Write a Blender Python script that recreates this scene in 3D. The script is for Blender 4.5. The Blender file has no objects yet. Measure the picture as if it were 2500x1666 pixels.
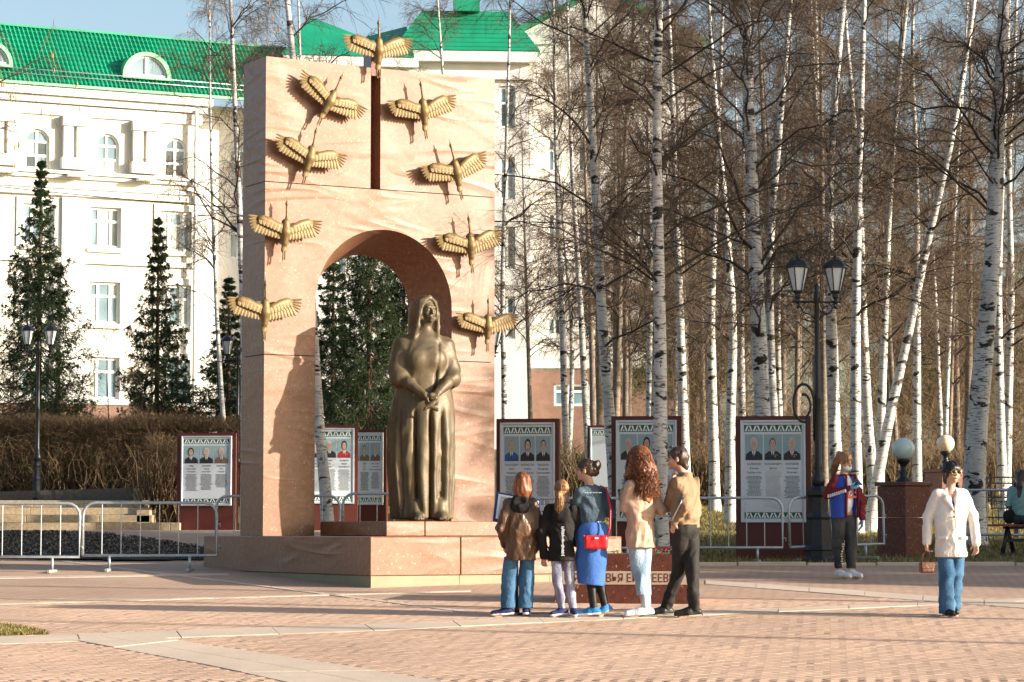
import bpy, bmesh, math, random
import numpy as np
from mathutils import Vector, Matrix

R = math.radians
random.seed(7)
rng = np.random.default_rng(11)
scene = bpy.context.scene
COL = scene.collection

# ------------------------------------------------------------------ camera
F, CU, CV = 6300.0, 1250.0, 833.0        # focal length and centre in photo pixels (2500 x 1666)
CH = 2.113                               # eye height above the plaza's slope at the camera's foot
TILT = math.atan((1290.0 - CV) / F)
SLOPE = 0.0422
cam_d = bpy.data.cameras.new('camera')
cam = bpy.data.objects.new('camera', cam_d)
COL.objects.link(cam)
cam_d.sensor_width = 36.0
cam_d.lens = F / 2500.0 * 36.0
cam_d.clip_start, cam_d.clip_end = 0.5, 3000.0
cam.location = (0, 0, CH)
cam.rotation_euler = (R(90) + TILT, 0, 0)
scene.camera = cam

# ------------------------------------------------------------------ sky and sun
SUN_EL = R(14.5)
SUN_DIR = Vector((0.966, -0.258, 0))     # horizontal direction towards the sun
SUN_DIR.normalize()
SUN = Vector((SUN_DIR.x * math.cos(SUN_EL), SUN_DIR.y * math.cos(SUN_EL), math.sin(SUN_EL)))
world = bpy.data.worlds.new('World')
scene.world = world
world.use_nodes = True
wn, wl = world.node_tree.nodes, world.node_tree.links
wn.clear()
sky_t = wn.new('ShaderNodeTexSky')
sky_t.sky_type = 'NISHITA'
sky_t.sun_disc = False
sky_t.sun_elevation = SUN_EL
sky_t.sun_rotation = math.atan2(SUN.x, SUN.y)
sky_t.air_density, sky_t.dust_density, sky_t.ozone_density = 1.0, 2.6, 1.2
bgd = wn.new('ShaderNodeBackground')
bgd.inputs['Strength'].default_value = 0.105
wo = wn.new('ShaderNodeOutputWorld')
wl.new(sky_t.outputs['Color'], bgd.inputs['Color'])
wl.new(bgd.outputs['Background'], wo.inputs['Surface'])
sun_d = bpy.data.lights.new('sun', 'SUN')
sun_d.energy = 5.0
sun_d.angle = R(0.5)
sun_d.color = (1.0, 0.895, 0.76)
sun_o = bpy.data.objects.new('sun', sun_d)
COL.objects.link(sun_o)
sun_o.rotation_euler = (-SUN).to_track_quat('-Z', 'Y').to_euler()
scene.view_settings.view_transform = 'Standard'
scene.view_settings.look = 'None'
scene.view_settings.exposure = 1.35
scene.view_settings.gamma = 1.0
scene.render.film_transparent = False
scene.cycles.use_denoising = True
scene.cycles.max_bounces = 6
scene.cycles.sample_clamp_indirect = 6.0

# ------------------------------------------------------------------ pixel helpers
def ray(u, v):
    xc, yc = (u - CU) / F, (CV - v) / F
    y = math.cos(TILT) - yc * math.sin(TILT)
    z = math.sin(TILT) + yc * math.cos(TILT)
    return xc / y, z / y                 # X and Z per metre of depth
def pix(u, v, Y):
    a, b = ray(u, v)
    return Vector((a * Y, Y, CH + b * Y))
def px_scale(Y):
    return F / Y
def sstep(a, b, t):
    t = np.clip((np.asarray(t, float) - a) / (b - a), 0, 1)
    return t * t * (3 - 2 * t)
def gz(x, y):
    x = np.asarray(x, float); y = np.asarray(y, float)
    left = SLOPE * np.minimum(y, 49.0) + 0.55 * sstep(58.2, 59.0, y)
    right = SLOPE * np.minimum(y, 62.0)
    w = sstep(-3.0, 1.5, x)
    return left * (1 - w) + right * w
def g(x, y):
    return float(gz(x, y))
def on_ground(u, v):
    a, b = ray(u, v)
    Y = CH / (SLOPE - b)
    return Vector((a * Y, Y, g(a * Y, Y)))
def at_depth(u, Y):                      # ground point under pixel column u at depth Y
    x = (u - CU) / F * Y
    return Vector((x, Y, g(x, Y)))

# ------------------------------------------------------------------ tagging
def tag(o, label=None, cat=None, group=None, kind=None):
    if label: o['label'] = label
    if cat: o['category'] = cat
    if group: o['group'] = group
    if kind: o['kind'] = kind
    return o
def empty(name, loc=(0, 0, 0), rz=0.0, label=None, cat=None, group=None, parent=None):
    o = bpy.data.objects.new(name, None)
    COL.objects.link(o)
    o.empty_display_size = 0.1
    o.location = loc
    o.rotation_euler = (0, 0, rz)
    if parent: o.parent = parent
    return tag(o, label, cat, group)
def kids(o):
    return [c for c in bpy.data.objects if c.parent == o]
def copy_tree(o, parent=None):
    c = o.copy()
    COL.objects.link(c)
    c.parent = parent
    for ch in kids(o):
        copy_tree(ch, c)
    return c
def link_mesh(name, me, parent=None, mats=()):
    o = bpy.data.objects.new(name, me)
    COL.objects.link(o)
    for m in (mats if isinstance(mats, (list, tuple)) else [mats]):
        if m and m.name not in [x.name for x in me.materials if x]:
            me.materials.append(m)
    if parent: o.parent = parent
    return o
def share(name, me, parent=None, loc=(0, 0, 0), rot=(0, 0, 0)):
    o = bpy.data.objects.new(name, me)
    COL.objects.link(o)
    o.location = loc
    o.rotation_euler = rot
    if parent: o.parent = parent
    return o

# ------------------------------------------------------------------ mesh builder
class MB:
    def __init__(self):
        self.v, self.f, self.m, self.s = [], [], [], []
        self.M = None
    def add(self, vs, fs, mi=0, smooth=False):
        b = len(self.v)
        if self.M is not None:
            vs = [tuple(self.M @ Vector(p)) for p in vs]
        self.v += [tuple(p) for p in vs]
        self.f += [tuple(b + i for i in q) for q in fs]
        self.m += [mi] * len(fs)
        self.s += [smooth] * len(fs)
        return self
    def box(self, x0, x1, y0, y1, z0, z1, mi=0):
        vs = [(x0, y0, z0), (x1, y0, z0), (x1, y1, z0), (x0, y1, z0), (x0, y0, z1), (x1, y0, z1), (x1, y1, z1), (x0, y1, z1)]
        fs = [(0, 3, 2, 1), (4, 5, 6, 7), (0, 1, 5, 4), (1, 2, 6, 5), (2, 3, 7, 6), (3, 0, 4, 7)]
        return self.add(vs, fs, mi)
    def bbox(self, x0, x1, y0, y1, z0, z1, bv=0.01, mi=0):      # box with chamfered edges
        b = min(bv, (x1 - x0) * .45, (y1 - y0) * .45, (z1 - z0) * .45)
        bm = bmesh.new()
        bmesh.ops.create_cube(bm, size=1)
        for w in bm.verts:
            w.co = Vector(((x0 + x1) / 2 + w.co.x * (x1 - x0), (y0 + y1) / 2 + w.co.y * (y1 - y0), (z0 + z1) / 2 + w.co.z * (z1 - z0)))
        bmesh.ops.bevel(bm, geom=bm.edges[:], offset=b, segments=1, affect='EDGES')
        bm.verts.index_update()
        vs = [tuple(w.co) for w in bm.verts]; fs = [tuple(w.index for w in q.verts) for q in bm.faces]
        bm.free()
        return self.add(vs, fs, mi)
    def prism(self, pts, ax, d0, d1, mi=0):                      # polygon pts in the plane across axis ax, extruded
        n = len(pts)
        def mk(p, d):
            return {'x': (d, p[0], p[1]), 'y': (p[0], d, p[1]), 'z': (p[0], p[1], d)}[ax]
        vs = [mk(p, d0) for p in pts] + [mk(p, d1) for p in pts]
        fs = [tuple(range(n))[::-1], tuple(range(n, 2 * n))] + [(i, (i + 1) % n, n + (i + 1) % n, n + i) for i in range(n)]
        return self.add(vs, fs, mi)
    def tube(self, pts, rad, n=8, mi=0, cap=True, smooth=True):
        pts = [Vector(p) for p in pts]
        if not isinstance(rad, (list, tuple)): rad = [rad] * len(pts)
        vs, fs = [], []
        prev = None
        for i, p in enumerate(pts):
            d = (pts[min(i + 1, len(pts) - 1)] - pts[max(i - 1, 0)])
            if d.length < 1e-9: d = Vector((0, 0, 1))
            d.normalize()
            if prev is None:
                prev = d.orthogonal().normalized()
            prev = (prev - d * prev.dot(d))
            if prev.length < 1e-6: prev = d.orthogonal()
            prev.normalize()
            e = d.cross(prev)
            for k in range(n):
                a = 2 * math.pi * k / n
                vs.append(p + (prev * math.cos(a) + e * math.sin(a)) * rad[i])
        for i in range(len(pts) - 1):
            for k in range(n):
                fs.append((i * n + k, i * n + (k + 1) % n, (i + 1) * n + (k + 1) % n, (i + 1) * n + k))
        if cap:
            fs.append(tuple(range(n))[::-1]); fs.append(tuple(range((len(pts) - 1) * n, len(pts) * n)))
        return self.add(vs, fs, mi, smooth)
    def lathe(self, prof, n=20, c=(0, 0, 0), mi=0, smooth=True, rot0=0.0):
        vs, fs = [], []
        for (r_, z) in prof:
            for k in range(n):
                a = 2 * math.pi * k / n + rot0
                vs.append((c[0] + r_ * math.cos(a), c[1] + r_ * math.sin(a), c[2] + z))
        for i in range(len(prof) - 1):
            for k in range(n):
                fs.append((i * n + k, i * n + (k + 1) % n, (i + 1) * n + (k + 1) % n, (i + 1) * n + k))
        fs.append(tuple(range(n))[::-1]); fs.append(tuple(range((len(prof) - 1) * n, len(prof) * n)))
        return self.add(vs, fs, mi, smooth)
    def ball(self, c, r, n=12, mi=0):
        rx, ry, rz_ = r if isinstance(r, (tuple, list)) else (r, r, r)
        m = max(4, n // 2 + 1)
        vs = [(c[0], c[1], c[2] - rz_)]
        fs = []
        for i in range(1, m):
            t = -math.pi / 2 + math.pi * i / m
            for k in range(n):
                a = 2 * math.pi * k / n
                vs.append((c[0] + rx * math.cos(t) * math.cos(a), c[1] + ry * math.cos(t) * math.sin(a), c[2] + rz_ * math.sin(t)))
        vs.append((c[0], c[1], c[2] + rz_))
        for k in range(n):
            fs.append((0, 1 + (k + 1) % n, 1 + k))
            L = len(vs) - 1
            fs.append((L, L - n + k, L - n + (k + 1) % n))
        for i in range(m - 2):
            for k in range(n):
                a, b = 1 + i * n, 1 + (i + 1) * n
                fs.append((a + k, a + (k + 1) % n, b + (k + 1) % n, b + k))
        return self.add(vs, fs, mi, True)
    def mesh(self, name):
        me = bpy.data.meshes.new(name)
        me.from_pydata(self.v, [], self.f)
        me.polygons.foreach_set('material_index', self.m)
        me.polygons.foreach_set('use_smooth', self.s)
        me.update()
        return me
    def build(self, name, mats, parent=None, loc=None, rot=None):
        o = link_mesh(name, self.mesh(name), parent, mats)
        if loc is not None: o.location = loc
        if rot is not None: o.rotation_euler = rot
        return o

def np_mesh(name, v, f, smooth=True):
    v = np.asarray(v, np.float32); f = np.asarray(f, np.int32)
    me = bpy.data.meshes.new(name)
    n, k = f.shape
    me.vertices.add(len(v)); me.vertices.foreach_set('co', v.ravel())
    me.loops.add(n * k); me.loops.foreach_set('vertex_index', f.ravel())
    me.polygons.add(n)
    me.polygons.foreach_set('loop_start', np.arange(0, n * k, k, dtype=np.int32))
    me.polygons.foreach_set('loop_total', np.full(n, k, dtype=np.int32))
    me.update(calc_edges=True)
    me.polygons.foreach_set('use_smooth', np.full(n, smooth))
    return me
def np_tubes(P, Rd, n=3):                 # P (N,K,3) polylines, Rd (N,K) radii -> verts, quads
    P = np.asarray(P, float); N, K, _ = P.shape
    T = np.empty_like(P)
    T[:, 1:-1] = P[:, 2:] - P[:, :-2] if K > 2 else 0
    T[:, 0] = P[:, 1] - P[:, 0]; T[:, -1] = P[:, -1] - P[:, -2]
    T /= np.linalg.norm(T, axis=2, keepdims=True) + 1e-9
    ref = np.where(np.abs(T[:, :1, 2:3]) > .8, np.array([1., 0.1, 0]), np.array([0., 0.1, 1]))
    A = np.cross(T, np.broadcast_to(ref, T.shape)); A /= np.linalg.norm(A, axis=2, keepdims=True) + 1e-9
    B = np.cross(T, A)
    ang = 2 * np.pi * np.arange(n) / n
    V = P[:, :, None] + Rd[:, :, None, None] * (A[:, :, None] * np.cos(ang)[None, None, :, None] + B[:, :, None] * np.sin(ang)[None, None, :, None])
    idx = np.arange(N * K * n).reshape(N, K, n)
    a, b = idx[:, :-1], idx[:, 1:]
    Q = np.stack([a, np.roll(a, -1, 2), np.roll(b, -1, 2), b], -1).reshape(-1, 4)
    return V.reshape(-1, 3), Q
def resample(pts, n):
    pts = np.array(pts, float)
    d = np.concatenate([[0], np.cumsum(np.linalg.norm(np.diff(pts, axis=0), axis=1))])
    s = np.linspace(0, d[-1], n)
    q = np.stack([np.interp(s, d, pts[:, k]) for k in range(3)], -1)
    k = np.array([.25, .5, .25])
    for _ in range(2):
        q[1:-1] = q[:-2] * .25 + q[1:-1] * .5 + q[2:] * .25
    return q

def cat_geo(lst):
    vs, fs, o = [], [], 0
    for v, f in lst:
        vs.append(v); fs.append(f + o); o += len(v)
    return np.concatenate(vs), np.concatenate(fs)

# ------------------------------------------------------------------ signed distance bodies -> one continuous mesh
class SDF:
    def __init__(self, lo, hi, h):
        self.lo = np.array(lo, float); self.h = h
        self.n = np.ceil((np.array(hi, float) - self.lo) / h).astype(int) + 1
        self.V = np.full(self.n, 1.0, np.float32)
    def _sub(self, lo, hi):
        i0 = np.clip(np.floor((np.array(lo) - self.lo) / self.h).astype(int), 0, self.n)
        i1 = np.clip(np.ceil((np.array(hi) - self.lo) / self.h).astype(int) + 1, 0, self.n)
        sl = tuple(slice(a, b) for a, b in zip(i0, i1))
        ax = [self.lo[k] + self.h * np.arange(i0[k], i1[k]) for k in range(3)]
        return sl, np.stack(np.meshgrid(*ax, indexing='ij'), -1)
    def _put(self, sl, d, k, op):
        a = self.V[sl]
        if op == 'add':
            if k > 0:
                hh = np.clip(.5 + .5 * (a - d) / k, 0, 1)
                self.V[sl] = a * (1 - hh) + d * hh - k * hh * (1 - hh)
            else:
                self.V[sl] = np.minimum(a, d)
        elif op == 'sub':
            if k > 0:
                hh = np.clip(.5 - .5 * (a + d) / k, 0, 1)
                self.V[sl] = a * (1 - hh) - d * hh + k * hh * (1 - hh)
            else:
                self.V[sl] = np.maximum(a, -d)
    def cone(self, a, b, ra, rb, k=.03, op='add', flat=None):
        a = np.array(a, float); b = np.array(b, float)
        pad = max(ra, rb) * (1 if not flat else max(1, flat[1])) + k + 3 * self.h
        sl, P = self._sub(np.minimum(a, b) - pad, np.maximum(a, b) + pad)
        if P.size == 0: return self
        sc = 1.0
        if flat:
            ax = np.array(flat[0], float); ax /= np.linalg.norm(ax)
            q = 1.0 / flat[1] - 1.0
            P = P + (P @ ax)[..., None] * ax * q
            a = a + (a @ ax) * ax * q; b = b + (b @ ax) * ax * q
            sc = min(1.0, flat[1])
        ba = b - a; L2 = max(ba @ ba, 1e-9)
        t = np.clip(((P - a) @ ba) / L2, 0, 1)
        d = np.linalg.norm(P - a - t[..., None] * ba, axis=-1) - (ra + (rb - ra) * t)
        self._put(sl, d * sc, k, op)
        return self
    def chain(self, pts, rads, k=.03, op='add', flat=None):
        for i in range(len(pts) - 1):
            self.cone(pts[i], pts[i + 1], rads[i], rads[i + 1], k, op, flat)
        return self
    def ell(self, c, r, k=.03, op='add', rot=None):
        c = np.array(c, float); r = np.array(r, float)
        pad = r.max() + k + 3 * self.h
        sl, P = self._sub(c - pad, c + pad)
        if P.size == 0: return self
        Q = P - c
        if rot is not None: Q = Q @ np.array(rot)        # rows are local axes -> local coordinates
        k0 = np.linalg.norm(Q / r, axis=-1); k1 = np.linalg.norm(Q / (r * r), axis=-1) + 1e-9
        self._put(sl, k0 * (k0 - 1) / k1, k, op)
        return self
    def box(self, c, r, k=.01, op='add', rot=None, rd=.01):
        c = np.array(c, float); r = np.array(r, float)
        pad = np.linalg.norm(r) + k + 3 * self.h
        sl, P = self._sub(c - pad, c + pad)
        if P.size == 0: return self
        Q = P - c
        if rot is not None: Q = Q @ np.array(rot)
        q = np.abs(Q) - (r - rd)
        d = np.linalg.norm(np.maximum(q, 0), axis=-1) + np.minimum(q.max(-1), 0) - rd
        self._put(sl, d, k, op)
        return self
    def cut(self, p, nrm):                                # keep the side the normal points to
        nrm = np.array(nrm, float); nrm /= np.linalg.norm(nrm)
        sl, P = self._sub(self.lo, self.lo + self.h * (self.n - 1))
        self.V = np.maximum(self.V, -((P - np.array(p, float)) @ nrm).astype(np.float32))
        return self
    def folds(self, amp, freq, seed=0, stretch=(1, 1, .35), n=7, mask=None):
        r_ = np.random.default_rng(seed)
        sl, P = self._sub(self.lo, self.lo + self.h * (self.n - 1))
        near = np.abs(self.V) < .06
        Q = P[near] * np.array(stretch)
        w = np.zeros(len(Q))
        warp = np.stack([np.sin(Q @ r_.normal(size=3) * freq * .35 + r_.uniform(0, 6)) for _ in range(3)], -1) * .5 / freq
        for i in range(n):
            kx = r_.normal(size=3); kx /= np.linalg.norm(kx)
            ph = (Q + warp * 2.5) @ kx * freq * r_.uniform(.6, 1.7) + r_.uniform(0, 6.28)
            w += 1 - 2 * np.abs(np.sin(ph))
        w = w / n * 2.2
        if mask is not None: w = w * mask(P[near])
        V = self.V.copy(); V[near] -= (amp * w).astype(np.float32)
        self.V = V
        return self
    def func(self, fn):                                   # V <- fn(V, P)
        sl, P = self._sub(self.lo, self.lo + self.h * (self.n - 1))
        self.V = fn(self.V, P).astype(np.float32)
        return self
    def mesh(self, name):
        V = self.V.copy()
        V[0], V[-1] = 1, 1; V[:, 0], V[:, -1] = 1, 1; V[:, :, 0], V[:, :, -1] = 1, 1
        ins = V < 0
        nx, ny, nz = V.shape
        cs = [(i, j, k) for i in (0, 1) for j in (0, 1) for k in (0, 1)]
        cnt = sum(ins[i:nx - 1 + i, j:ny - 1 + j, k:nz - 1 + k].astype(np.int8) for i, j, k in cs)
        act = (cnt > 0) & (cnt < 8)
        I, J, K = np.nonzero(act)
        idx = np.full(act.shape, -1, np.int32); idx[act] = np.arange(len(I))
        acc = np.zeros((len(I), 3)); num = np.zeros(len(I))
        for a in cs:
            for ax in range(3):
                if a[ax]: continue
                b = list(a); b[ax] = 1
                va = V[I + a[0], J + a[1], K + a[2]]; vb = V[I + b[0], J + b[1], K + b[2]]
                m = (va < 0) != (vb < 0)
                t = np.where(m, va / np.where(np.abs(va - vb) < 1e-9, 1, va - vb), 0)
                p = np.zeros((len(I), 3)); p[:] = a; p[:, ax] += t
                acc[m] += p[m]; num[m] += 1
        co = (np.stack([I, J, K], -1) + acc / num[:, None]) * self.h + self.lo
        quads = []
        for ax in range(3):
            o = [k for k in range(3) if k != ax]
            A = ins
            s0 = [slice(None)] * 3; s1 = [slice(None)] * 3
            s0[ax] = slice(0, -1); s1[ax] = slice(1, None)
            ch = A[tuple(s0)] != A[tuple(s1)]
            E = np.argwhere(ch)
            E = E[(E[:, o[0]] > 0) & (E[:, o[1]] > 0)]
            E = E[(E[:, o[0]] < V.shape[o[0]] - 1) & (E[:, o[1]] < V.shape[o[1]] - 1)]
            def cell(d0, d1):
                e = E.copy(); e[:, o[0]] += d0; e[:, o[1]] += d1
                return idx[e[:, 0], e[:, 1], e[:, 2]]
            q = np.stack([cell(-1, -1), cell(0, -1), cell(0, 0), cell(-1, 0)], -1)
            st = ins[E[:, 0], E[:, 1], E[:, 2]]
            flip = st if ax != 1 else ~st
            q[~flip] = q[~flip][:, ::-1]
            quads.append(q)
        Q = np.concatenate(quads)
        Q = Q[(Q >= 0).all(1)]
        return np_mesh(name, co, Q, True)
    def build(self, name, mats, parent=None):
        return link_mesh(name, self.mesh(name), parent, mats)

# ------------------------------------------------------------------ materials
class NT:
    def __init__(self, name):
        self.m = bpy.data.materials.new(name)
        self.m.use_nodes = True
        self.t = self.m.node_tree
        self.t.nodes.clear()
        self.out = self.t.nodes.new('ShaderNodeOutputMaterial')
        self.b = self.t.nodes.new('ShaderNodeBsdfPrincipled')
        self.t.links.new(self.b.outputs[0], self.out.inputs['Surface'])
        self.tc = self.t.nodes.new('ShaderNodeTexCoord')
    def n(self, kind, **kw):
        nd = self.t.nodes.new(kind)
        for k, v in kw.items():
            if k in nd.inputs: nd.inputs[k].default_value = v
            else: setattr(nd, k, v)
        return nd
    def l(self, a, b):
        self.t.links.new(a, b)
        return self
    def coord(self, scale=(1, 1, 1), rot=(0, 0, 0), space='Object', src=None):
        mp = self.n('ShaderNodeMapping')
        mp.inputs['Scale'].default_value = scale
        mp.inputs['Rotation'].default_value = rot
        self.l(src if src is not None else self.tc.outputs[space], mp.inputs['Vector'])
        return mp.outputs[0]
    def noise(self, vec, scale=5, detail=4, rough=.6, dist=0):
        nd = self.n('ShaderNodeTexNoise', Scale=scale, Detail=detail, Roughness=rough, Distortion=dist)
        if vec is not None: self.l(vec, nd.inputs['Vector'])
        return nd.outputs['Fac']
    def ramp(self, fac, stops):
        nd = self.n('ShaderNodeValToRGB')
        e = nd.color_ramp.elements
        while len(e) < len(stops): e.new(.5)
        for el, (p, c) in zip(e, stops):
            el.position = p
            el.color = (c, c, c, 1) if isinstance(c, (int, float)) else (*c, 1)
        self.l(fac, nd.inputs['Fac'])
        return nd.outputs['Color']
    def mix(self, fac, a, b, mode='MIX'):
        nd = self.n('ShaderNodeMix', data_type='RGBA', blend_type=mode)
        for sock, val in ((nd.inputs[0], fac), (nd.inputs[6], a), (nd.inputs[7], b)):
            if hasattr(val, 'links'): self.l(val, sock)
            elif isinstance(val, (int, float)): sock.default_value = val
            else: sock.default_value = (*val, 1)
        return nd.outputs[2]
    def math(self, op, a, b=0.0, c=0.0):
        nd = self.n('ShaderNodeMath', operation=op)
        for i, val in enumerate((a, b, c)):
            if hasattr(val, 'links'): self.l(val, nd.inputs[i])
            else: nd.inputs[i].default_value = val
        return nd.outputs[0]
    def bump(self, h, strength=.3, dist=.02, prev=None):
        nd = self.n('ShaderNodeBump', Strength=strength, Distance=dist)
        self.l(h, nd.inputs['Height'])
        if prev is not None: self.l(prev, nd.inputs['Normal'])
        self.l(nd.outputs[0], self.b.inputs['Normal'])
        return nd.outputs[0]
    def fin(self, col=None, rough=.6, metal=0.0, spec=.5):
        i = self.b.inputs
        if col is not None:
            if hasattr(col, 'links'): self.l(col, i['Base Color'])
            else: i['Base Color'].default_value = (*col, 1)
        if hasattr(rough, 'links'): self.l(rough, i['Roughness'])
        else: i['Roughness'].default_value = rough
        i['Metallic'].default_value = metal
        i['Specular IOR Level'].default_value = spec
        return self.m
def simple(name, c, rough=.6, var=.25, scale=8, bump=.0, bscale=60, metal=0.0, spec=.4, space='Object', stretch=(1, 1, 1)):
    t = NT(name)
    v = t.coord(stretch, space=space)
    c = np.array(c, float)
    f = t.noise(v, scale, 5, .65)
    col = t.ramp(f, [(.3, tuple(np.clip(c * (1 - var), 0, 1))), (.7, tuple(np.clip(c * (1 + var), 0, 1)))])
    if bump: t.bump(t.noise(v, bscale, 3, .6), bump, .01)
    return t.fin(col, rough, metal, spec)
# ================================================================== materials
def m_paver(name, base, brick_tex):
    t = NT(name)
    v = t.coord(space='Object')
    geo = t.n('ShaderNodeNewGeometry')
    n1 = t.noise(v, .35, 4, .6)
    n2 = t.noise(v, 38, 4, .7)
    c = np.array(base)
    var = t.ramp(n1, [(.3, tuple(c * .82)), (.7, tuple(c * 1.12))])
    if brick_tex:
        vr = t.coord((1, 1, 1), (0, 0, -R(38)))
        br = t.n('ShaderNodeTexBrick', Scale=1.0)
        br.offset = .5
        br.inputs['Color1'].default_value = (1, 1, 1, 1)
        br.inputs['Color2'].default_value = (.92, .9, .88, 1)
        br.inputs['Mortar'].default_value = (.5, .46, .43, 1)
        br.inputs['Mortar Size'].default_value = .006
        br.inputs['Brick Width'].default_value = .2
        br.inputs['Row Height'].default_value = .1
        t.l(vr, br.inputs['Vector'])
        var = t.mix(1.0, var, br.outputs['Color'], 'MULTIPLY')
        h = t.math('ADD', t.math('MULTIPLY', br.outputs['Fac'], -1.0), t.math('MULTIPLY', n2, .35))
        t.bump(h, .6, .006)
    else:
        rp = t.ramp(geo.outputs['Random Per Island'], [(0, (.93, .91, .9)), (.55, (1, 1, 1)), (1, (1.04, 1.02, 1.0))])
        var = t.mix(1.0, var, rp, 'MULTIPLY')
        t.bump(n2, .5, .004)
    grime = t.ramp(t.noise(v, 1.7, 6, .75), [(.45, (1, 1, 1)), (.75, (.82, .8, .78))])
    var = t.mix(.7, var, grime, 'MULTIPLY')
    fine = t.ramp(n2, [(.3, (.8, .8, .8)), (.7, (1.1, 1.1, 1.1))])
    var = t.mix(.8, var, fine, 'MULTIPLY')
    return t.fin(var, .82, 0, .3)
M = {}
M['plaza'] = m_paver('paving_far', (.49, .335, .24), True)
M['brick'] = m_paver('paving_brick', (.49, .335, .24), False)
M['slab'] = m_paver('concrete_slab', (.56, .45, .35), False)
M['joint'] = simple('joint_sand', (.15, .1, .075), .95, .3, 30)

def m_granite(name, base, fleck_l, fleck_d, rough, cloth=False, scale=1.0, spec=.5):
    t = NT(name)
    v = t.coord((scale,) * 3)
    n = t.noise(v, 14, 6, .7)
    c = np.array(base)
    col = t.ramp(n, [(.3, tuple(c * .7)), (.5, tuple(c)), (.72, tuple(c * 1.35))])
    vo = t.n('ShaderNodeTexVoronoi', Scale=34.0)
    vw = t.n('ShaderNodeMix', data_type='VECTOR')
    vw.inputs[0].default_value = .08
    nz = t.n('ShaderNodeTexNoise', Scale=20.0)
    t.l(v, nz.inputs['Vector']); t.l(v, vw.inputs[4]); t.l(nz.outputs['Color'], vw.inputs[5])
    t.l(vw.outputs[1], vo.inputs['Vector'])
    rnd = t.n('ShaderNodeSeparateColor'); t.l(vo.outputs['Color'], rnd.inputs[0])
    pick = t.math('GREATER_THAN', rnd.outputs[0], .80)
    dot = t.math('LESS_THAN', vo.outputs['Distance'], .27)
    col = t.mix(t.math('MULTIPLY', pick, dot), col, fleck_l)
    pick2 = t.math('LESS_THAN', rnd.outputs[1], .2)
    col = t.mix(t.math('MULTIPLY', t.math('MULTIPLY', pick2, dot), .7), col, fleck_d)
    if cloth:
        hs = None
        for (rt, sc, w, k) in (((0, R(35), R(10)), 1.0, .10, 1.0), ((0, R(-40), R(-15)), .9, .09, .8), ((0, R(75), 0), .8, .08, .7)):
            vv = t.coord((.55, .55, 2.6), rt)
            f = t.ramp(t.noise(vv, sc, 1.0, .4, .5), [(.5 - w, 0.0), (.5, 1.0), (.5 + w, 0.0)])
            mk = t.ramp(t.noise(t.coord((1, 1, 1), rt), .55, 1, .5), [(.48, 0.0), (.68, k)])
            f = t.math('MULTIPLY', f, mk)
            hs = f if hs is None else t.math('ADD', hs, f)
        soft = t.noise(t.coord(), .9, 1.5, .4, .4)
        t.bump(t.math('ADD', hs, t.math('MULTIPLY', soft, 2.0)), .20, .05)
    else:
        t.bump(n, .06, .004)
    return t.fin(col, rough, 0, spec)
M['cloth'] = m_granite('printed_granite_cloth', (.215, .098, .050), (.40, .27, .18), (.05, .03, .025), .43, True, 1.0, .55)
M['granite'] = m_granite('red_granite', (.16, .06, .045), (.42, .27, .2), (.03, .02, .02), .22)
M['granite_y'] = m_granite('yellow_granite', (.42, .32, .2), (.6, .5, .36), (.08, .07, .06), .55)
M['granite_g'] = m_granite('dark_granite', (.1, .085, .075), (.2, .17, .15), (.03, .03, .03), .3)
M['skirt'] = simple('olive_board', (.24, .215, .125), .55, .12, 3, .05)
M['board'] = simple('maroon_board', (.085, .018, .012), .42, .35, 60, .08, 120)
M['grass'] = simple('dry_grass_soil', (.17, .135, .045), .95, .45, 3.0, .6, 25)
def m_blades():
    t = NT('grass_blades')
    geo = t.n('ShaderNodeNewGeometry')
    c = t.ramp(geo.outputs['Random Per Island'], [(0, (.07, .085, .018)), (.35, (.16, .14, .035)), (.7, (.28, .21, .075)), (1, (.36, .28, .13))])
    return t.fin(c, .7, 0, .2)
M['blades'] = m_blades()
M['soil'] = simple('dark_soil', (.035, .028, .022), .95, .6, 14, .8, 40)
M['clod'] = simple('soil_clods', (.035, .029, .024), .95, .7, 4)
M['leaf_litter'] = simple('leaf_litter', (.22, .18, .14), .9, .5, 6)
M['wall_cream'] = simple('cream_plaster', (.62, .59, .51), .85, .05, .6, .1, 90)
M['wall_white'] = simple('white_plaster', (.66, .645, .61), .85, .04, .8, .1, 90)
M['brick_base'] = simple('terracotta_base', (.19, .112, .082), .8, .2, 4, .1)
M['roof'] = simple('green_metal_roof', (.006, .24, .125), .38, .2, .7, .0, 20, 0.0, .55)
M['roof_trim'] = simple('pale_green_trim', (.2, .48, .27), .5, .1, 2)
M['frame_w'] = simple('white_window_frame', (.78, .78, .76), .45, .04, 3)
def m_glass():
    t = NT('window_glass')
    c = t.ramp(t.noise(t.coord((.35, .35, .35), space='Object'), 1.3, 2, .5), [(.35, (.09, .15, .175)), (.65, (.22, .32, .36))])
    return t.fin(c, .06, 0, .9)
M['glass'] = m_glass()
M['curtain'] = simple('curtained_glass', (.42, .43, .38), .12, .15, 1.5, 0, 10, 0, .8)
M['glass_dark'] = simple('dark_glass', (.05, .07, .07), .05, .3, 1.2, 0, 10, 0, .9)
rw = random.Random(12)
M['metal_black'] = simple('black_cast_iron', (.018, .019, .022), .38, .3, 20, .15, 60, 0.3, .5)
M['lamp_glass'] = simple('frosted_lamp_glass', (.62, .66, .66), .35, .05, 3)
def m_galv():
    t = NT('galvanised_steel')
    n = t.noise(t.coord(), 22, 4, .7)
    c = t.ramp(n, [(.3, (.34, .38, .40)), (.7, (.52, .56, .57))])
    t.bump(n, .08, .003)
    return t.fin(c, .42, .55, .5)
M['galv'] = m_galv()
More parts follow.
